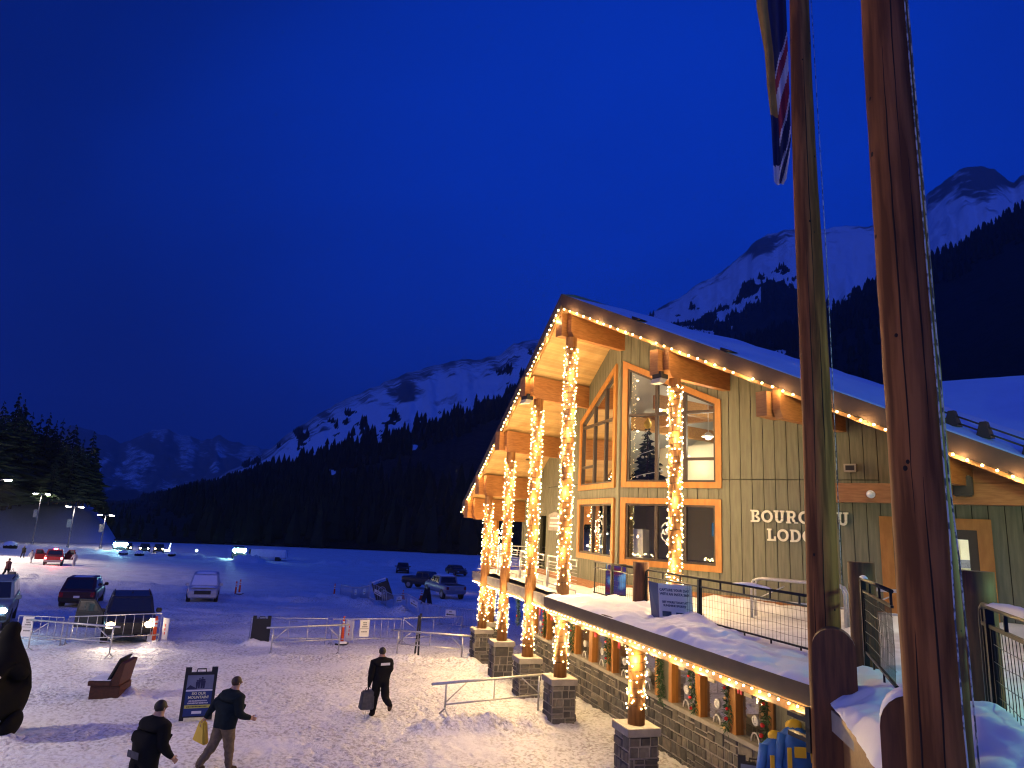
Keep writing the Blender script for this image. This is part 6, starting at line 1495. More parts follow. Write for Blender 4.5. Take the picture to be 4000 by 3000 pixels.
for s_, z_, sz, m_, wd_ in (('SKI OUR', .575, .082, 'postertext', .32), ('MOUNTAIN!', .49, .082, 'postertext', .46), ('JOIN OUR SNOWHOSTS FOR A', .425, .036, 'posterwhite', .42), ('COMPLIMENTARY GUIDED TOUR', .375, .036, 'posterwhite', .47)):
    text_part(s_, sz, Fr(Ft(0, z_, 0), Ft.x, Ft.y, Ft.z), M[m_], ps, extrude=.002, bold=.002, width=wd_)
mb = MB(); mb.box(Ff, -.29, .29, -.030, -.0265, .275, .345); yb = mb.build('yellow_band', M['posteryellow'], ps)
mb = MB(); x = -.24
while x < .22: k_ = r_.uniform(.012, .03); mb.box(Ff, x, x + k_, -.032, -.0302, .298, .322); x += k_ + .009
mb.build('small_print', M['black'], yb)
mb = MB(); mb.box(Ff, -.11, .11, -.030, -.0265, .15, .21); mb.build('badge', M['posterwhite'], ps)
t, Ff = aframe(-9.85, 29.30, 345, .72, 1.14, 'black sandwich board seen from behind beside the left barrier', group='sandwich boards')
P = []
for i in range(9): P.append([Ff(-.34 + .085 * i, -.03, .06), Ff(-.34 + .085 * i, -.09, .10 + .06 * r_.random()), Ff(-.34 + .085 * i, -.03, .16 + .16 * r_.random())])
mb = MB(); mb.grid(P); mb.build('clinging_snow', M['roofsnow'], t)
aframe(-5.86, 55.3, 110, .75, 1.3, 'sandwich board seen edge-on beside the right traffic cone', lean=.32, group='sandwich boards')
t, Ff = aframe(-9.35, 57.0, 172, 1.35, 1.75, 'big black box sign tipped over sideways behind the footpath barriers', lean=.35, roll_=-22, name='box_sign')
mb = MB(); mb.path([Ff(.28 * math.cos(a), -.03, .95 + .28 * math.sin(a)) for a in np.linspace(0, 6.283, 20)], .018, 5); mb.build('round_emblem', M['posterwhite'], t)
mb = MB(); mb.box(WORLD, -.6, .55, -.12, .12, 1.74, 1.82); mb.build('snow_cap', M['roofsnow'], t)
# traffic markers and cones
def marker(x, y, h, label, base_snow=True, group='orange traffic markers'):
    t = empty('traffic_marker', gnd(x, y), 0, label, 'marker', group)
    mb = MB(); mb.path([(0, 0, .05), (0, 0, h * .86), (0, 0, h * .94)], [.075, .055, .05], 12); mb.build('tube', M['orange'], t)
    for z in (.62, .76): mb = MB(); mb.tube((0, 0, h * z), (0, 0, h * z + .09), .063, .061, 12); mb.build('band', M['white'], t)
    mb = MB(); mb.tube((0, 0, h * .94), (0, 0, h), .03, .045, 8); mb.build('handle', M['orange'], t)
    mb = MB(); mb.box(WORLD, -.24, .24, -.24, .24, 0, .06); mb.build('base', M['black'], t)
    if base_snow: mb = MB(); mb.ball((0, 0, .06), .24, 12, 6, sc=(1, 1, .38)); mb.build('snow_cap', M['roofsnow'], t)
marker(-20.23, 53.4, 1.15, 'taller of two orange markers right of the silver car')
marker(-19.2, 51.4, 1.05, 'shorter leaning-looking orange marker nearest the silver car')
marker(-13.7, 57.5, 1.12, 'lone orange marker at the end of the far barriers')
marker(-6.75, 30.6, 1.15, 'orange marker with white panel behind the barrier notice')
marker(-13.55, 27.95, 1.05, 'orange marker with boards and snowy base beside the headlight')
for (x, y, nm) in ((-8.25, 58.97, 'left traffic cone behind the far barriers'), (-6.8, 60.0, 'right traffic cone beside the sandwich board')):
    t = empty('traffic_cone', gnd(x, y), 0, 'orange and white ' + nm, 'cone', 'traffic cones')
    mb = MB(); mb.tube((0, 0, .04), (0, 0, .75), .19, .035, 14); mb.build('cone', M['orange'], t)
    for z in (.36, .54): mb = MB(); mb.tube((0, 0, z), (0, 0, z + .11), .19 - .155 * (z - .04) / .71 + .004, .19 - .155 * (z + .07) / .71 + .004, 14); mb.build('band', M['white'], t)
    mb = MB(); mb.box(WORLD, -.22, .22, -.22, .22, 0, .04); mb.build('base', M['black'], t)
for (x, y, az_, w_, nm) in ((-6.55, 30.95, 20, .35, 'white panel board leaning behind the orange marker'), (-13.75, 28.1, -18, .26, 'pale striped board left of the orange marker'), (-13.25, 28.15, 14, .26, 'pale striped board right of the orange marker')):
    t = empty('panel_board', gnd(x, y), -R(az_), nm, 'board'); mb = MB(); mb.box(WORLD, -w_ / 2, w_ / 2, -.02, .02, .12, .98); mb.build('panel', M['white'], t)
    mb = MB(); k_ = 0
    for z in (.35, .5, .65): mb.box(WORLD, -.02, .02, -.026, -.021, z, z + .1)
    mb.build('printing', M['orange'], t)
# bench seen end-on, carved posts style
bench = empty('park_bench', gnd(-10.5, 19.65), R(8), 'dark red wooden bench seen end-on with snow on its seat', 'bench')
M['redwood'] = pm('red_stained_timber', (.075, .022, .010), .6, (.045, .014, .007), 5, (3, 3, 3))
mb = MB(); mb.box(WORLD, -.36, .38, -.40, .40, -.05, .30); mb.build('base', M['redwood'], bench, bevel=.01)
mb = MB(); mb.box(WORLD, -.42, .14, -.44, .44, .30, .42); mb.build('seat', M['redwood'], bench, bevel=.01)
P = [[Vector((-.42 + .56 * i / 10, -.44 + .88 * j / 16, .424 + .025 * nz1(i * .6, j * .6, 2))) for j in range(17)] for i in range(11)]
mb = MB(); mb.grid(P); mb.build('seat_snow', M['decksnow'], bench)
mb = MB(); mb.hexa([(.08, -.42, .30), (.34, -.42, .30), (.34, .42, .30), (.08, .42, .30), (.32, -.42, .90), (.44, -.42, .88), (.44, .42, .88), (.32, .42, .90)]); mb.build('backrest', M['redwood'], bench, bevel=.008)
mb = MB(); mb.hexa([(.0, -.34, .42), (.06, -.34, .42), (.06, .34, .42), (.0, .34, .42), (.25, -.34, .99), (.32, -.34, .99), (.32, .34, .99), (.25, .34, .99)]); mb.build('back_cushion_board', M['black'], bench, bevel=.008)
# carved dark figure at the left edge: a rounded bear-like wooden carving on its haunches
st = empty('carved_statue', gnd(-10.95, 16.0), R(-35), 'dark rounded wooden carving with snow flecks cut by the left edge', 'statue')
M['charred'] = pm('dark_carving', (.0025, .0025, .003), .8, (.004, .0035, .0035), 6, bump=.01, spec=.15)
me = bpy.data.meshes.new('s'); me.from_pydata([(0, 0, .45), (0, 0, .95), (-.10, .02, 1.45), (-.25, .05, 1.85), (-.35, .12, 2.2), (.42, .05, .30), (.62, .25, .22), (-.42, .05, .30), (-.62, .25, .22), (.22, .1, 1.45), (.36, .3, 1.15), (-.36, .1, 1.55), (-.48, .3, 1.15), (-.36, .30, 2.12)], [(0, 1), (1, 2), (2, 3), (3, 4), (0, 5), (5, 6), (0, 7), (7, 8), (2, 9), (9, 10), (2, 11), (11, 12), (4, 13)], [])
o = bpy.data.objects.new('s', me); COL.objects.link(o); o.modifiers.new('k', 'SKIN'); sb_ = o.modifiers.new('s', 'SUBSURF'); sb_.levels = 2; sb_.render_levels = 2
for i, r_v in enumerate((.58, .58, .42, .30, .25, .36, .30, .34, .24, .2, .16, .2, .16, .14)): me.skin_vertices[0].data[i].radius = (r_v, r_v)
me.skin_vertices[0].data[0].use_root = True
me2 = bpy.data.meshes.new_from_object(o.evaluated_get(bpy.context.evaluated_depsgraph_get())); bpy.data.objects.remove(o)
me2.materials.clear(); me2.materials.append(M['charred']); me2.polygons.foreach_set('use_smooth', [True] * len(me2.polygons))
b_ = bpy.data.objects.new('figure', me2); COL.objects.link(b_); b_.parent = st
mb = MB()
for (x, y, z, r_v) in ((.34, -.30, 1.42, .07), (.40, -.24, 1.28, .06), (.36, -.38, 1.15, .05), (.5, -.12, .40, .05), (.2, -.45, 1.38, .06)): mb.ball((x, y, z), r_v, 8, 6, sc=(1.4, .7, .6))
mb.build('snow_flecks', M['roofsnow'], st)
# snow-capped boulders along the far lot edge, white trailer under snow
for k, (x, y, s_) in enumerate(((-87.6, 123.3, 1.5), (-78, 121, .9), (-66.5, 121.5, .9), (-63.4, 121.0, 1.1), (-58, 121.5, .8))):
    t = empty('boulder', gnd(x, y), rnd.random() * 6, ('big dark boulder capped with snow at the left edge of the lot' if k == 0 else 'small snow capped boulder on the far lot edge'), 'boulder', 'boulders on the lot edge' if k == 0 else 'small boulders on the lot edge')
    mb = MB(); mb.ball((0, 0, .15 * s_), .8 * s_, 9, 6, sc=(1.1, .9, .75)); mb.build('rock', M['charred'], t); mb = MB(); mb.ball((0, 0, .42 * s_), .76 * s_, 10, 6, sc=(1.08, .95, .55)); mb.build('snow_cap', M['roofsnow'], t)
t = empty('snowed_trailer', gnd(-43.5, 128.5), R(10), 'long low trailer buried in snow right of the lone cool headlights', 'trailer')
mb = MB(); mb.box(WORLD, -3.4, 3.4, -1.1, 1.1, .4, 2.0); mb.build('body', M['snow'], t, bevel=.25); mb = MB(); mb.box(WORLD, -3.3, -3.0, -1.15, 1.05, .2, 1.9); mb.box(WORLD, -2, -1.2, -1.2, 1.0, 0, .7); mb.box(WORLD, 1.4, 2.2, -1.2, 1.0, 0, .7); mb.build('wheels', M['black'], t)
mb = MB(); M['arrowglow'] = em('lit_arrow', (.6, .85, 1), 4); t = empty('arrow_sign', gnd(-66.0, 136), R(28), 'lit white arrow shape low on the distant snow', 'sign')
mb.box(WORLD, -.6, .6, -.05, .05, .3, .65); mb.hexa([(.2, -.05, .65), (.45, -.05, .65), (.45, .05, .65), (.2, .05, .65), (.45, -.05, 1.9), (.6, -.05, 1.9), (.6, .05, 1.9), (.45, .05, 1.9)]); mb.build('face', M['arrowglow'], t)
for (x, y) in ((-61.5, 139), (-51.5, 135)):
    t = empty('ground_light', gnd(x, y), 0, 'small white light low on the distant snow', 'light', 'small lights on the far snow'); mb = MB(); mb.ball((0, 0, .7), .3, 8, 6); mb.build('lens', M['arrowglow'], t); mb = MB(); mb.tube((0, 0, -.2), (0, 0, .5), .06); mb.build('post', M['black'], t)

# ------------------------------------------------------------------ greenery, bows, jackets, signs at the lodge
M['garl'] = pm('garland_needles', (.03, .075, .03), .7, (.05, .11, .04), 20); M['bauble_red'] = pm('red_bauble', (.55, .03, .03), .25); M['bauble_gold'] = pm('gold_bauble', (.7, .45, .2), .3, metal=.4); M['bow'] = pm('red_ribbon', (.55, .02, .045), .5)
def sprigs(mb, c, r_, n, R_=.10, ln=.07):
    for i in range(n):
        d = Vector((r_.gauss(0, 1), r_.gauss(0, 1), r_.gauss(0, 1))).normalized(); p = c + d * R_ * r_.uniform(.2, 1); s = d.orthogonal().normalized() * .011; e_ = p + (d + Vector((0, 0, -.3))) * ln; mb.quad([p - s, p + s, e_ + s * .3, e_ - s * .3])
def garland(s, z1, z0, label, deco, seed):
    r_ = random.Random(seed); o = FS(s, NW - .06, z0); t = empty('garland', o, 0, label, 'garland', 'garlands hanging by the ticket windows'); mb = MB(); n = int((z1 - z0) / .035)
    for i in range(n):
        u = i / n; z = (z1 - z0) * (1 - u); c = FS.x * (.06 * math.sin(u * 6 + seed)) + Vector((0, 0, z)) - FS.y * .02; sprigs(mb, c, r_, 16, .055 + .035 * u, .075)
    mb.build('foliage', M['garl'], t, fix=False)
    for k in range(deco):
        mb = MB(); u = (k + .5) / deco; mb.ball(FS.x * (.06 * math.sin(u * 6 + seed) + r_.uniform(-.05, .05)) + Vector((0, 0, (z1 - z0) * (1 - u))) - FS.y * .10, r_.uniform(.028, .045), 10, 8); mb.build('bauble', M['bauble_red'] if k % 3 else M['bauble_gold'], t)
for k, (s, z1, z0, nm, dc) in enumerate(((8.4, 2.5, 1.2, 'at the far end corner of the ticket wall', 2), (5.35, 2.45, 1.3, 'full of pale baubles near the far ticket windows', 8), (4.0, 2.4, 1.4, 'second full garland near the far ticket windows', 6), (2.75, 2.5, 1.2, 'behind the fourth stone pier', 3), (.15, 2.5, 1.4, 'with a red bauble beside the pier next to the nearest', 5), (-2.78, 2.55, 1.05, 'plain green on the board wall between two windows', 1), (-4.2, 2.5, 1.2, 'with red and white baubles at the middle near window', 6), (-5.46, 2.5, 1.15, 'thick one with red flowers left of the last post', 7), (-6.66, 2.5, .95, 'nearest dark garland at the end of the sill', 8))):
    garland(s, z1, z0, 'green garland ' + nm, dc, k)
for k, (s, z, nm) in enumerate(((6.9, 2.3, 'farthest one near the lit corner'), (5.8, 2.2, 'second from the far end'), (4.6, 2.2, 'third from the far end'), (.95, 2.25, 'between the two nearest stone piers'), (-.6, 2.2, 'just left of the nearest lit log'), (-1.85, 2.2, 'just right of the nearest lit log'), (-4.55, 2.35, 'above the middle near window'), (-5.95, 2.3, 'above the last window'))):
    t = empty('ribbon_bow', FS(s, NW - .12, z), 0, 'red ribbon bow, ' + nm, 'bow', 'red bows over the ticket windows'); mb = MB()
    for sg in (-1, 1):
        mb.loft([[FS.x * sg * a + Vector((0, 0, b + c)) - FS.y * d for c, d in ((.05 * w_, .02), (.05 * w_, -.02), (-.05 * w_, -.02), (-.05 * w_, .02))] for a, b, w_ in ((.0, 0, .5), (.07, .04, 1.1), (.13, .02, 1.2), (.15, -.02, .6))])
        mb.loft([[FS.x * (sg * a) + Vector((0, 0, b)) + FS.x * c - FS.y * d for c, d in ((.028, .01), (.028, -.005), (-.028, -.005), (-.028, .01))] for a, b in ((.01, 0), (.04, -.14), (.05, -.30))])
    mb.ball((0, 0, 0), .035, 8, 6); mb.build('ribbon', M['bow'], t)
# blue and yellow jackets bunched on a stand
jk = empty('jacket_stand', (5.36, 12.85, gz(5.36, 12.85)), 0, 'stand of blue jackets with yellow hoods beside the ticket wall', 'jackets')
M['jblue'] = pm('blue_jacket', (.025, .14, .62), .55, (.02, .10, .45), 4, bump=.02, bscale=7); M['jyellow'] = pm('yellow_jacket', (.72, .48, .05), .6)
for k, (dx, dy, az_, hgt) in enumerate(((-.34, .05, 10, 1.75), (-.05, -.10, 0, 2.0), (.28, -.04, -14, 1.86), (.05, .22, 30, 1.9))):
    a = R(az_); d = Vector((math.cos(a), math.sin(a), 0)); n = Vector((-d.y, d.x, 0)); mb = MB(); rings = []
    for z, w_, dp in ((.55, .25, .15), (.8, .27, .16), (1.15, .26, .17), (1.38, .25, .15), (1.46, .16, .11), (1.5, .07, .07)):
        rings.append([Vector((dx, dy, z * hgt / 1.6)) + d * (w_ * math.cos(q_) * (1 + .16 * math.sin(q_ * 5 + z * 9) + .5 * (nz1(q_ * 2.5, z * 6 + dx * 9, 3) - .5))) + n * (dp * math.sin(q_) * (1 + .16 * math.cos(q_ * 4 + z * 7) + .5 * (nz1(q_ * 2.5 + 9, z * 6 + dx * 9, 3) - .5))) for q_ in np.linspace(0, 6.283, 21)[:-1]])
    mb.loft(rings, 0, True, True)
    for sg in (-1, 1): mb.path([Vector((dx, dy, 1.40 * hgt / 1.6)) + d * sg * .22, Vector((dx, dy, 1.05 * hgt / 1.6)) + d * sg * .33 - n * .04, Vector((dx, dy, .72 * hgt / 1.6)) + d * sg * .32 - n * .10], [.09, .075, .06], 10)
    j_ = mb.build('jacket', M['jblue'], jk)
    mb = MB(); mb.ball(Vector((dx, dy, 1.52 * hgt / 1.6)) + n * .02, .12, 10, 7, sc=(1.1, .8, .75)); mb.build('hood', M['jyellow'], j_)
    mb = MB(); Fj = Fr(Vector((dx, dy, 1.1 * hgt / 1.6)) - n * .185, d, -n); mb.box(Fj, -.10, .10, -.01, .012, .05, .22); mb.box(Fj, -.22, -.15, -.02, .012, -.3, .2); mb.build('badge', M['jyellow'], j_)
mb = MB(); mb.tube((0, 0, 0), (0, 0, 1.6), .03); mb.box(WORLD, -.5, .5, -.02, .02, 1.36, 1.40); mb.build('stand', M['blackmetal'], jk)
t, Ff = aframe(5.02, 13.95, 200, .62, 1.02, 'framed poster board leaning beside the blue jackets', group='sandwich boards'); mb = MB(); mb.box(Ff, -.26, .26, -.027, -.021, .1, .88); mb.build('poster', M['posterpale'], t)
# advertising panel stuck in the ledge snow
C0 = Vector((3.93, 15.62, 3.24)); dv = Vector((C0.x, C0.y, 0)).normalized(); sx = Vector((dv.y, -dv.x, 0))
sg_ = empty('advert_panel', C0, 0, 'pale printed advert panel stuck in the snow before the railing', 'sign')
M['adpale'] = pm('advert_face', (.84, .82, .66), .5, (.76, .78, .66), 1.5); M['adink'] = pm('advert_ink', (.03, .06, .10), .6)
Fp = Fr((0, 0, 0), (sx * 1 - dv * .12).normalized(), dv, Vector((-.05, 0, 1)).normalized())
mb = MB(); mb.box(Fp, -.37, .37, 0, .02, -.05, .72); mb.build('face', M['adpale'], sg_)
mb = MB(); mb.hexa([Fp(-.37, .0, -.05), Fp(-.375, .02, -.05), Fp(-.56, .30, -.05), Fp(-.555, .28, -.05), Fp(-.37, .0, .72), Fp(-.375, .02, .72), Fp(-.60, .25, .74), Fp(-.595, .23, .74)]); mb.build('side_panel', M['posterblue'], sg_)
Fpt = Fr(Fp(0, -.004, 0), Fp.x, Fp.z, -Fp.y)
for s_, z_, wd_, szt in (('CAPTURE YOUR DAY', .565, .66, .078), ('WITH AN INSTA 360!', .475, .64, .078), ('GET YOURS TODAY AT', .31, .56, .06), ('SUNSHINE SPORTS!', .235, .50, .06)):
    text_part(s_, szt, Fr(Fpt(-.02, z_, 0), Fpt.x, Fpt.y, Fpt.z), M['adink'], sg_, extrude=.002, bold=.0025, width=wd_)
mb = MB(); mb.box(Fp, -.30, -.10, -.006, -.001, .02, .13); mb.box(Fp, .0, .2, -.006, -.001, .04, .12); mb.build('badges', M['adink'], sg_)
# lit display on the railing by the ridge column
o = FS(-.62, 1.25, 3.3); t = empty('display_screen', o, 0, 'glowing blue and pink display screen behind the railing', 'screen')
fx_ = Vector((o.x, o.y, 0)).normalized(); sxx = Vector((fx_.y, -fx_.x, 0)); Fd = Fr((0, 0, 0), sxx, fx_)
mb = MB(); mb.box(Fd, -.29, .29, 0, .08, 0, .86); mb.build('case', M['black'], t)
sm = em('display_picture', (.1, .2, .6), .8); tn = sm.node_tree; tcn = tn.nodes.new('ShaderNodeTexCoord'); gr = tn.nodes.new('ShaderNodeTexNoise'); gr.inputs['Scale'].default_value = 2.2; gr.inputs['Detail'].default_value = 1; rp = tn.nodes.new('ShaderNodeValToRGB')
rp.color_ramp.elements[0].position = .35; rp.color_ramp.elements[0].color = (.16, .02, .05, 1); rp.color_ramp.elements[1].position = .65; rp.color_ramp.elements[1].color = (.25, .6, 1, 1); e_ = rp.color_ramp.elements.new(.5); e_.color = (.04, .05, .22, 1)
tn.links.new(tcn.outputs['Object'], gr.inputs['Vector']); tn.links.new(gr.outputs[0], rp.inputs[0]); tn.links.new(rp.outputs[0], [n for n in tn.nodes if n.type == 'EMISSION'][0].inputs[0])
mb = MB(); mb.box(Fd, -.27, .27, -.006, -.001, .03, .83); mb.build('picture', sm, t)
# plaque on the left wing, decals on the lower panes
t = empty('wall_plaque', FLW(5.8, -.02, 5.3), 0, 'grey notice plaque with arched top on the left wing wall', 'sign'); Fw = Fr((0, 0, 0), FLW.x, FLW.y)
mb = MB(); mb.prism([Fw(a, -.05, b) for a, b in ((-.75, -.36), (.72, -.36), (.72, .24), (0, .36), (-.75, .24))], [Fw(a, -.01, b) for a, b in ((-.75, -.36), (.72, -.36), (.72, .24), (0, .36), (-.75, .24))]); mb.build('board', M['concrete'], t)
mb = MB(); r_ = random.Random(4)
for z in (.08, -.10, -.22):
    x = -.6
    while x < .5: k_ = r_.uniform(.05, .1); mb.box(Fw, x, x + k_, -.055, -.0505, z, z + .07); x += k_ + .03
mb.build('printing', M['posterwhite'], t)
for (F, u, z, rad, ys, nm) in ((FRW, 1.63, 5.10, .32, 1, 'wide'), (FLW, 1.70, 5.10, .32, 1, 'narrow left')):
    t = empty('window_decal', F(u, .045, z), 0, 'white ring-shaped decal on the %s lower window' % nm, 'decal', 'round window decals'); Fw = Fr((0, 0, 0), F.x if F is FRW else -F.x, F.y)
    for (a0, a1) in ((25, 160), (200, 335)):
        n = 16; mb = MB()
        for i in range(n):
            aa = [R(a0 + (a1 - a0) * (i + q_) / n) for q_ in (0, 1)]; pts = [(rr2 * math.cos(a), rr2 * math.sin(a)) for rr2, a in ((rad - .03, aa[0]), (rad - .03, aa[1]), (rad, aa[1]), (rad, aa[0]))]
            mb.prism([Fw(x, -.006, zz) for x, zz in pts], [Fw(x, -.001, zz) for x, zz in pts])
        mb.build('ring_arc', M['posterwhite'], t)
    Fx = Fr(Fw(-.12, -.005, -.07), Fw.x, (0, 0, 1), -Fw.y)
    text_part('AVE', .22, Fx, M['posterwhite'], t, extrude=.001, bold=.006, width=.34)
    text_part('SP', .09, Fr(Fw(-.05, -.005, -.20), Fw.x, (0, 0, 1), -Fw.y), M['posterwhite'], t, extrude=.001, bold=.003)
# decorated indoor tree behind the big window
tc_ = FRW(.47, .95, 6.34); t = empty('indoor_tree', tc_, 0, 'decorated dark conifer with pale baubles and knitted hat behind the window', 'christmas tree')
c_ = bpy.data.objects.new('crown', pine_crown_mesh(9, 26)); COL.objects.link(c_); c_.parent = t; c_.scale = (3.2, 3.2, 2.15)
mb = MB(); mb.tube((0, 0, 0), (0, 0, 1.9), .05, .02, 8); mb.build('trunk', M['bark'], t)
r_ = random.Random(8)
for k in range(22):
    z = r_.uniform(.3, 1.75); a = r_.uniform(0, 6.28); rad = .62 * (1 - z / 2.2) + .02; mb = MB(); mb.ball((rad * math.cos(a), rad * math.sin(a), z), r_.uniform(.03, .05), 8, 6); mb.build('bauble', M['adpale'], t)
mb = MB(); mb.path([(.64 * (1 - z / 2.25) * math.cos(z * 9), .64 * (1 - z / 2.25) * math.sin(z * 9), z) for z in np.linspace(.25, 1.9, 70)], .012, 5); mb.build('tinsel', M['white'], t)
mb = MB(); mb.ball((0, 0, 2.12), .13, 12, 8, sc=(1, 1, 1.1)); mb.ball((0, 0, 2.29), .05, 8, 6); mb.build('hat', M['jyellow'], t)
# snowy frame of an outdoor table rack against the right wing
for (u0, u1, d_, nm) in ((4.3, 6.4, -1.15, 'nearest the lettered wall'), (6.6, 8.0, -1.5, 'in front of the door')):
    t = empty('ski_stand', FRW(u0, d_, 3.15), 0, 'bent pipe ski stand dusted with snow %s' % nm, 'ski rack', 'bent pipe stands on the deck'); Fw = Fr((0, 0, 0), FRW.x, FRW.y); L = u1 - u0
    for y in (-.16, .16):
        mb = MB(); mb.path([Fw(0, y, 0), Fw(0, y, .78), Fw(.05, y, .90), Fw(.18, y, .95), Fw(L - .18, y, .95), Fw(L - .05, y, .9), Fw(L, y, .78), Fw(L, y, 0)], .03, 8); mb.build('pipe', M['alu'], t)
    mb = MB(); mb.tube(Fw(0, 0, .45), Fw(L, 0, .45), .02); mb.tube(Fw(.05, .16, .45), Fw(.7, .16, .8), .014); mb.tube(Fw(0, -.16, .5), Fw(0, .16, .5), .02); mb.build('rails', M['alu'], t)
# greenish lantern on a post of the deck beyond the right edge
t = empty('lantern', (8.3, 6.2, 3.1), 0, 'greenish lantern on a post outside the right edge of the deck', 'lamp')
mb = MB(); mb.tube((0, 0, 0), (0, 0, 2.5), .05); mb.build('post', M['blackmetal'], t); M['lanternglow'] = em('lantern_glow', (.45, 1.0, .55), 20)
mb = MB(); mb.ball((0, 0, 2.65), .14, 12, 8); mb.build('globe', M['lanternglow'], t); mb = MB(); mb.tube((0, 0, 2.8), (0, 0, 2.92), .2, .04, 12); mb.build('hood', M['blackmetal'], t)
lampobj('lantern_light', (-.25, .0, 2.65), 420, (.42, 1.0, .50), .15, t)
# ------------------------------------------------------------------ people
M['skin'] = pm('skin', (.42, .24, .17), .55); M['hair'] = pm('dark_hair', (.02, .014, .01), .6); M['hairbrown'] = pm('brown_hair', (.05, .028, .015), .6)
def cloth(name, c): return pm(name, c, .85, tuple(x * .7 for x in c), 14, bump=.006, bscale=30, spec=.15)
CL = {k: cloth(k, c) for k, c in (('black_cloth', (.007, .007, .009)), ('navy_cloth', (.012, .022, .04)), ('teal_cloth', (.008, .016, .022)), ('tan_cloth', (.19, .14, .085)), ('white_cloth', (.52, .50, .52)), ('maroon_cloth', (.10, .035, .04)), ('grey_cloth', (.09, .09, .10)), ('boot_leather', (.07, .045, .03)), ('pale_pink', (.55, .25, .22)), ('glove_black', (.012, .012, .012)))}
def person(label, x, y, az, H=1.75, jacket='black_cloth', trousers='black_cloth', boots='boot_leather', hand='skin', head_mat='skin', hair='hair', hat=None,
           legs=((20, 12), (-22, 30)), arms=((-15, 25, 14), (20, 20, 12)), lean=6, head_turn=0, head_down=0, bulk=1.0, z=None, seated=False, group=None, hood=False):
    """local frame: x right, y forward, z up. legs: (forward swing, knee bend) for right and left; arms: (forward swing, elbow bend, outward)"""
    s = H / 1.75
    hip = Vector((0, 0, .93)); ln = R(lean)
    def spine(l): return hip + Vector((0, math.sin(ln) * l, math.cos(ln) * l))
    J = {'pelvis': hip, 'waist': spine(.14), 'chest': spine(.33), 'upper': spine(.47), 'neck': spine(.545)}
    hdn = R(lean * .5 + head_down); hb = J['neck'] + Vector((0, math.sin(hdn) * .06, math.cos(hdn) * .06)); J['skull'] = hb + Vector((0, math.sin(hdn) * .05 + .02, math.cos(hdn) * .055)); J['crown'] = J['skull'] + Vector((0, -.012, .095))
    rad = {'pelvis': (.158, .130), 'waist': (.160, .130), 'chest': (.175, .135), 'upper': (.128, .108), 'neck': (.062, .062), 'skull': (.078, .092), 'crown': (.070, .082)}
    rad = {k: (a * (bulk if k not in ('neck', 'skull', 'crown') else 1), b * (bulk if k not in ('neck', 'skull', 'crown') else 1)) for k, (a, b) in rad.items()}
    E = [('pelvis', 'waist'), ('waist', 'chest'), ('chest', 'upper'), ('upper', 'neck'), ('neck', 'skull'), ('skull', 'crown')]
    for sg, nm, (sw, kn) in ((1, 'R', legs[0]), (-1, 'L', legs[1])):
        a = R(sw); k = R(sw - kn); h_ = hip + Vector((sg * .095, 0, -.05)); K = h_ + Vector((sg * .01, math.sin(a) * .42, -math.cos(a) * .42)); A_ = K + Vector((0, math.sin(k) * .40, -math.cos(k) * .40)); fk = k * .55
        T_ = A_ + Vector((sg * .02, math.cos(fk) * .17, -.045 + math.sin(fk) * .15))
        for n_, p, r_ in (('hip', h_, (.105 * bulk, .11 * bulk)), ('knee', K, (.078 * (.5 + .5 * bulk), .084 * (.5 + .5 * bulk))), ('ankle', A_, (.066, .072)), ('toe', T_, (.045, .035))): J[n_ + nm] = p; rad[n_ + nm] = r_
        E += [('pelvis', 'hip' + nm), ('hip' + nm, 'knee' + nm), ('knee' + nm, 'ankle' + nm), ('ankle' + nm, 'toe' + nm)]
    for sg, nm, (sw, eb, ow) in ((1, 'R', arms[0]), (-1, 'L', arms[1])):
        sh = J['upper'] + Vector((sg * (.10 + .085 * bulk), 0, -.055)); a = R(sw); o = R(ow); e_ = sh + Vector((sg * math.sin(o) * .29, math.sin(a) * .29 * math.cos(o), -math.cos(a) * .29 * math.cos(o))); b = R(sw + eb)
        w_ = e_ + Vector((sg * math.sin(o) * .12, math.sin(b) * .25, -math.cos(b) * .25)); hd_ = (w_ - e_).normalized(); p_ = w_ + hd_ * .07
        for n_, p, r_ in (('sho', sh, (.082 * bulk, .082 * bulk)), ('elb', e_, (.064 * bulk, .064 * bulk)), ('wri', w_, (.046, .048)), ('palm', p_, (.036, .022))): J[n_ + nm] = p; rad[n_ + nm] = r_
        E += [('upper', 'sho' + nm), ('sho' + nm, 'elb' + nm), ('elb' + nm, 'wri' + nm), ('wri' + nm, 'palm' + nm)]
    names_ = list(J); me = bpy.data.meshes.new('body'); me.from_pydata([tuple(J[n]) for n in names_], [(names_.index(a), names_.index(b)) for a, b in E], [])
    o = bpy.data.objects.new('body', me); COL.objects.link(o); o.modifiers.new('k', 'SKIN'); sb_ = o.modifiers.new('s', 'SUBSURF'); sb_.levels = 2; sb_.render_levels = 2
    for i, n in enumerate(names_): me.skin_vertices[0].data[i].radius = rad[n]
    me.skin_vertices[0].data[0].use_root = True
    dg = bpy.context.evaluated_depsgraph_get(); body = bpy.data.meshes.new_from_object(o.evaluated_get(dg)); bpy.data.objects.remove(o)
    # join the fingers, rooted inside the palms
    bm = bmesh.new(); bm.from_mesh(body)
    if not seated: bmesh.ops.bisect_plane(bm, geom=bm.verts[:] + bm.edges[:] + bm.faces[:], plane_co=(0, 0, .80), plane_no=(0, 0, 1))
    for f in bm.faces: f.smooth = True
    fm = MB()
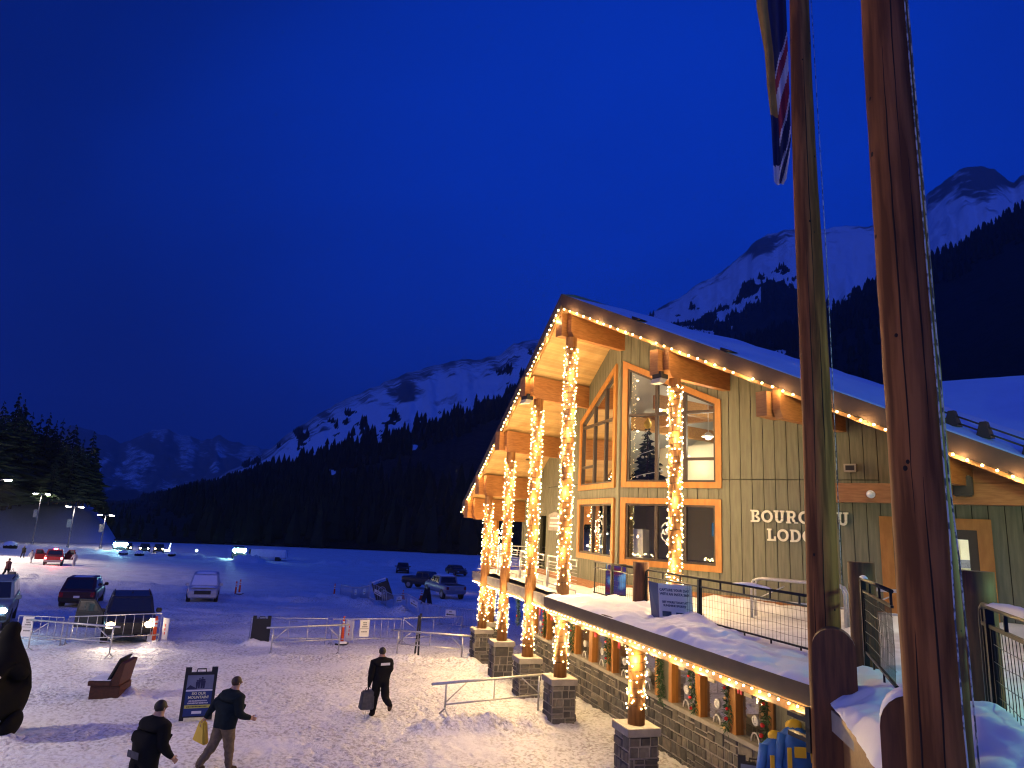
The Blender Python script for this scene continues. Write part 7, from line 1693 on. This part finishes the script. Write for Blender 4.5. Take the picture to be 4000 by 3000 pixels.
    for sg, nm in ((1, 'R'), (-1, 'L')):
        d = (J['palm' + nm] - J['wri' + nm]).normalized(); ac = Vector((0, 1, 0)) - d * d.y; ac = ac.normalized() if ac.length > .1 else Vector((0, 0, 1)); up_ = d.cross(ac) * sg
        for k, (off, l) in enumerate(((-.027, .062), (-.009, .074), (.009, .078), (.026, .070))):
            b_ = J['palm' + nm] + ac * off; fm.path([b_ - d * .01, b_ + d * (.03 + l * .35), b_ + d * (.03 + l * .7) - up_ * .018, b_ + d * (.03 + l * .85) - up_ * .042], [.0095, .0092, .0085, .006], 6)
        b_ = J['palm' + nm] - d * .03 + ac * .026; fm.path([b_, b_ + ac * .026 + d * .02, b_ + ac * .034 + d * .052 - up_ * .01], [.011, .0105, .007], 6)
    # a nose and ears on the head
    sk = J['skull']; fm.path([sk + Vector((0, .085, .03)), sk + Vector((0, .112, .0)), sk + Vector((0, .088, -.012))], [.010, .014, .010], 6)
    for sg in (-1, 1): fm.ball(sk + Vector((sg * .080, -.005, .01)), .026, 7, 5, sc=(.35, .7, 1))
    nb = len(bm.verts); vs = [bm.verts.new(v) for v in fm.v]
    for f in fm.f: bm.faces.new([vs[i] for i in f]).smooth = True
    bm.to_mesh(body); bm.free(); body.polygons.foreach_set('use_smooth', [True] * len(body.polygons))
    mats = [CL[jacket], CL[trousers], CL[boots], CL[hand] if hand in CL else M['skin'], CL[head_mat] if head_mat in CL else M['skin']]
    body.materials.clear()
    for m_ in mats: body.materials.append(m_)
    segm = []
    for a, b in E:
        n = a[:3] + b[:3]
        m_ = 4 if b in ('skull', 'crown') else 0 if b[:3] in ('wai', 'che', 'upp', 'nec', 'sho', 'elb', 'wri') else 3 if b[:3] == 'pal' else 2 if b[:3] == 'toe' else 1
        segm.append((J[a], J[b], m_))
    co = np.empty(len(body.vertices) * 3, np.float32); body.vertices.foreach_get('co', co); co = co.reshape(-1, 3); no = np.array([tuple(v.normal) for v in body.vertices])
    wr = (fbm(co[:, 0] * 9 + co[:, 2] * 5, co[:, 2] * 15 + co[:, 1] * 6, 3, len(label)) - .5) * .035 * (co[:, 2] < J['neck'].z - .03) * (co[:, 2] > .12)      # folds in the cloth
    hb_ = np.array([min((Vector(c_) - J['palmR']).length, (Vector(c_) - J['palmL']).length) > .14 for c_ in co]); co = co + no * (wr * hb_)[:, None]
    body.vertices.foreach_set('co', co.astype(np.float32).ravel()); body.update()
    for p in body.polygons:
        c = p.center; best = 9; bm_ = 0
        for a, b, m_ in segm:
            ab = b - a; t_ = max(0, min(1, (c - a).dot(ab) / ab.length_squared)); dd = (c - a - ab * t_).length
            if dd < best: best, bm_ = dd, m_
        if bm_ == 1 and c.z > .80 and not seated: bm_ = 0          # the jacket hangs over the hips
        p.material_index = bm_
    t = empty('person', (x, y, (gz(x, y) if z is None else z)), -R(az), label, 'person', group); t.scale = (s, s, s)
    zmin = min(v.co.z for v in body.vertices)
    b_ = bpy.data.objects.new('body', body); COL.objects.link(b_); b_.parent = t; b_.location = (0, 0, -zmin - .01 if not seated else 0)
    off = b_.location
    c = J['skull'] + Vector(off)
    mb = MB(); mb.ball(c + Vector((0, -.018, .035)), .098, 14, 10, sc=(.93, 1.03, 1.0)); q_ = []
    hh = mb.build('hat' if hat else 'hair', CL[hat] if hat else M[hair], t)
    bm = bmesh.new(); bm.from_mesh(hh.data); bmesh.ops.delete(bm, geom=[v for v in bm.verts if v.co.z < c.z - (.035 if not hood else .09) and v.co.y > c.y - .045 or v.co.z < c.z - .085], context='VERTS'); bm.to_mesh(hh.data); bm.free()
    mb = MB(); mb.path([J['neck'] + Vector(off) + Vector((0, -.01, -.045)), J['neck'] + Vector(off) + Vector((0, 0, .01))], [.098, .082], 12); mb.build('collar', CL[jacket], t)
    J = {k: (v + Vector(off)) for k, v in J.items()}
    return t, J
def wpos(t, v): return t.matrix_basis @ v
bpy.context.view_layer.update()
# the walker in the middle, black clothes, mid stride, bag and pole
p1, J1 = person('person in black walking away across the plaza mid stride with a bag', -3.06, 19.02, -28, 1.80, legs=((-24, 58), (12, 3)), arms=((34, 44, 18), (-6, 12, 10)), lean=7, bulk=1.36, hand='glove_black', hood=True, boots='boot_leather')
mb = MB(); Fb = Fr((0, 0, 0), (1, 0, 0), (0, 1, 0)); mb.box(Fb, -.10, .14, -.19, -.182, 1.30, 1.36); mb.build('back_label', M['white'], p1)
w = wpos(p1, J1['palmL']); t = empty('carrier_bag', w, -R(-28), 'dark stiff carrier bag held by the walker in black', 'bag')
mb = MB(); mb.hexa([(-.22, -.12, -.50), (.16, -.12, -.52), (.16, .10, -.52), (-.22, .10, -.50), (-.17, -.10, -.06), (.15, -.10, -.04), (.15, .08, -.04), (-.17, .08, -.06)]); mb.build('bag', CL['grey_cloth'], t, bevel=.03); mb = MB(); mb.path([(-.1, 0, -.07), (-.04, 0, .03), (.04, 0, .03), (.1, 0, -.07)], .009, 6); mb.build('handle', M['black'], t)
t = empty('ski_pole', w + Vector((.06, -.02, -.3)), 0, 'thin ski pole slanting down beside the carrier bag', 'ski pole'); mb = MB(); mb.tube((.02, 0, .3), (-.12, -.1, -.62), .008, .006, 6); mb.build('shaft', M['alu'], t); mb = MB(); mb.tube((-.105, -.09, -.54), (-.107, -.092, -.55), .03, .03, 10); mb.build('basket', M['black'], t)
# man in tan trousers beside the poster
p2, J2 = person('person in dark jacket and tan trousers walking right past the ski poster', -5.42, 14.65, 38, 1.82, jacket='teal_cloth', trousers='tan_cloth', hair='hairbrown', legs=((12, 6), (-17, 24)), arms=((4, 66, 8), (-40, 14, 26)), lean=12, head_down=6, bulk=1.44)
w = wpos(p2, J2['palmL']); t = empty('yellow_bag', w, R(-30), 'yellow bag swinging behind the person in tan trousers', 'bag')
mb = MB(); mb.hexa([(-.20, -.07, -.36), (.18, -.07, -.40), (.18, .07, -.40), (-.20, .07, -.36), (-.08, -.05, .02), (.08, -.05, .02), (.08, .05, .02), (-.08, .05, .02)]); mb.build('bag', M['jyellow'], t, bevel=.025); mb = MB(); mb.path([(-.07, 0, .0), (0, 0, .07), (.07, 0, .0)], .01, 6); mb.build('handle', M['jyellow'], t)
# man in black in the foreground
p3, J3 = person('person in black jacket nearest to us walking right, cut by the bottom edge', -5.86, 12.4, 30, 1.86, jacket='black_cloth', trousers='black_cloth', legs=((12, 6), (-14, 20)), arms=((0, 46, 6), (-12, 12, 8)), lean=13, head_down=6, bulk=1.46)
mb = MB(); mb.box(Fb, -.16, .12, -.20, -.19, .90, 1.0); mb.build('jacket_hem_label', CL['grey_cloth'], p3)
# people out on the lot
person('person in dark red jacket carrying a bag at the left edge of the lot', -42.3, 59.7, 12, 1.70, jacket='maroon_cloth', legs=((14, 6), (-16, 20)), hood=True, bulk=1.15)
t = empty('hand_bag', gnd(-41.6, 59.4, .55), 0, 'dull green bag carried by the person at the left edge', 'bag'); mb = MB(); mb.box(WORLD, -.3, .3, -.12, .12, -.45, .0); mb.build('bag', CL['grey_cloth'], t, bevel=.05); mb = MB(); mb.path([(-.12, 0, 0), (0, 0, .3), (.12, 0, 0)], .015, 5); mb.build('handle', M['black'], t)
person('person in black carrying a bag left of the red lit truck', -68.2, 98.8, 0, 1.75, bulk=1.15, legs=((10, 5), (-12, 14)))
person('person in pale clothes walking beside the open left truck door', -60.4, 89.2, -60, 1.72, jacket='white_cloth', trousers='white_cloth', bulk=1.12, legs=((20, 8), (-22, 26)), hat='maroon_cloth')
person('person in white standing at the open right truck door', -53.9, 87.6, -60, 1.78, jacket='white_cloth', trousers='white_cloth', bulk=1.15, legs=((4, 2), (-4, 4)))
f_ = Vector((math.sin(R(151)), math.cos(R(151)), 0)); l_ = Vector((-f_.y, f_.x, 0)); q_ = jeep.location + f_ * .15 + l_ * .42
person('person in a pink hat sitting behind the wheel of the off-roader', q_.x, q_.y, 151, 1.72, hat='pale_pink', legs=((80, 70), (80, 75)), arms=((50, 40, 10), (50, 40, 10)), lean=-6, z=jeep.location.z - .22, seated=True, group=None)
# ------------------------------------------------------------------ the air: faint haze over the valley
hz = bpy.data.materials.new('valley_haze'); hz.use_nodes = True; t_ = hz.node_tree; t_.nodes.clear()
o_ = t_.nodes.new('ShaderNodeOutputMaterial'); v_ = t_.nodes.new('ShaderNodeVolumePrincipled'); v_.inputs['Color'].default_value = (.75, .82, .95, 1); v_.inputs['Density'].default_value = 1.35e-4; v_.inputs['Anisotropy'].default_value = .2
t_.links.new(v_.outputs[0], o_.inputs['Volume'])
mb = MB(); mb.box(WORLD, -11900, 11900, -11900, 11900, -30, 1900); tag(mb.build('haze', hz), kind='stuff')
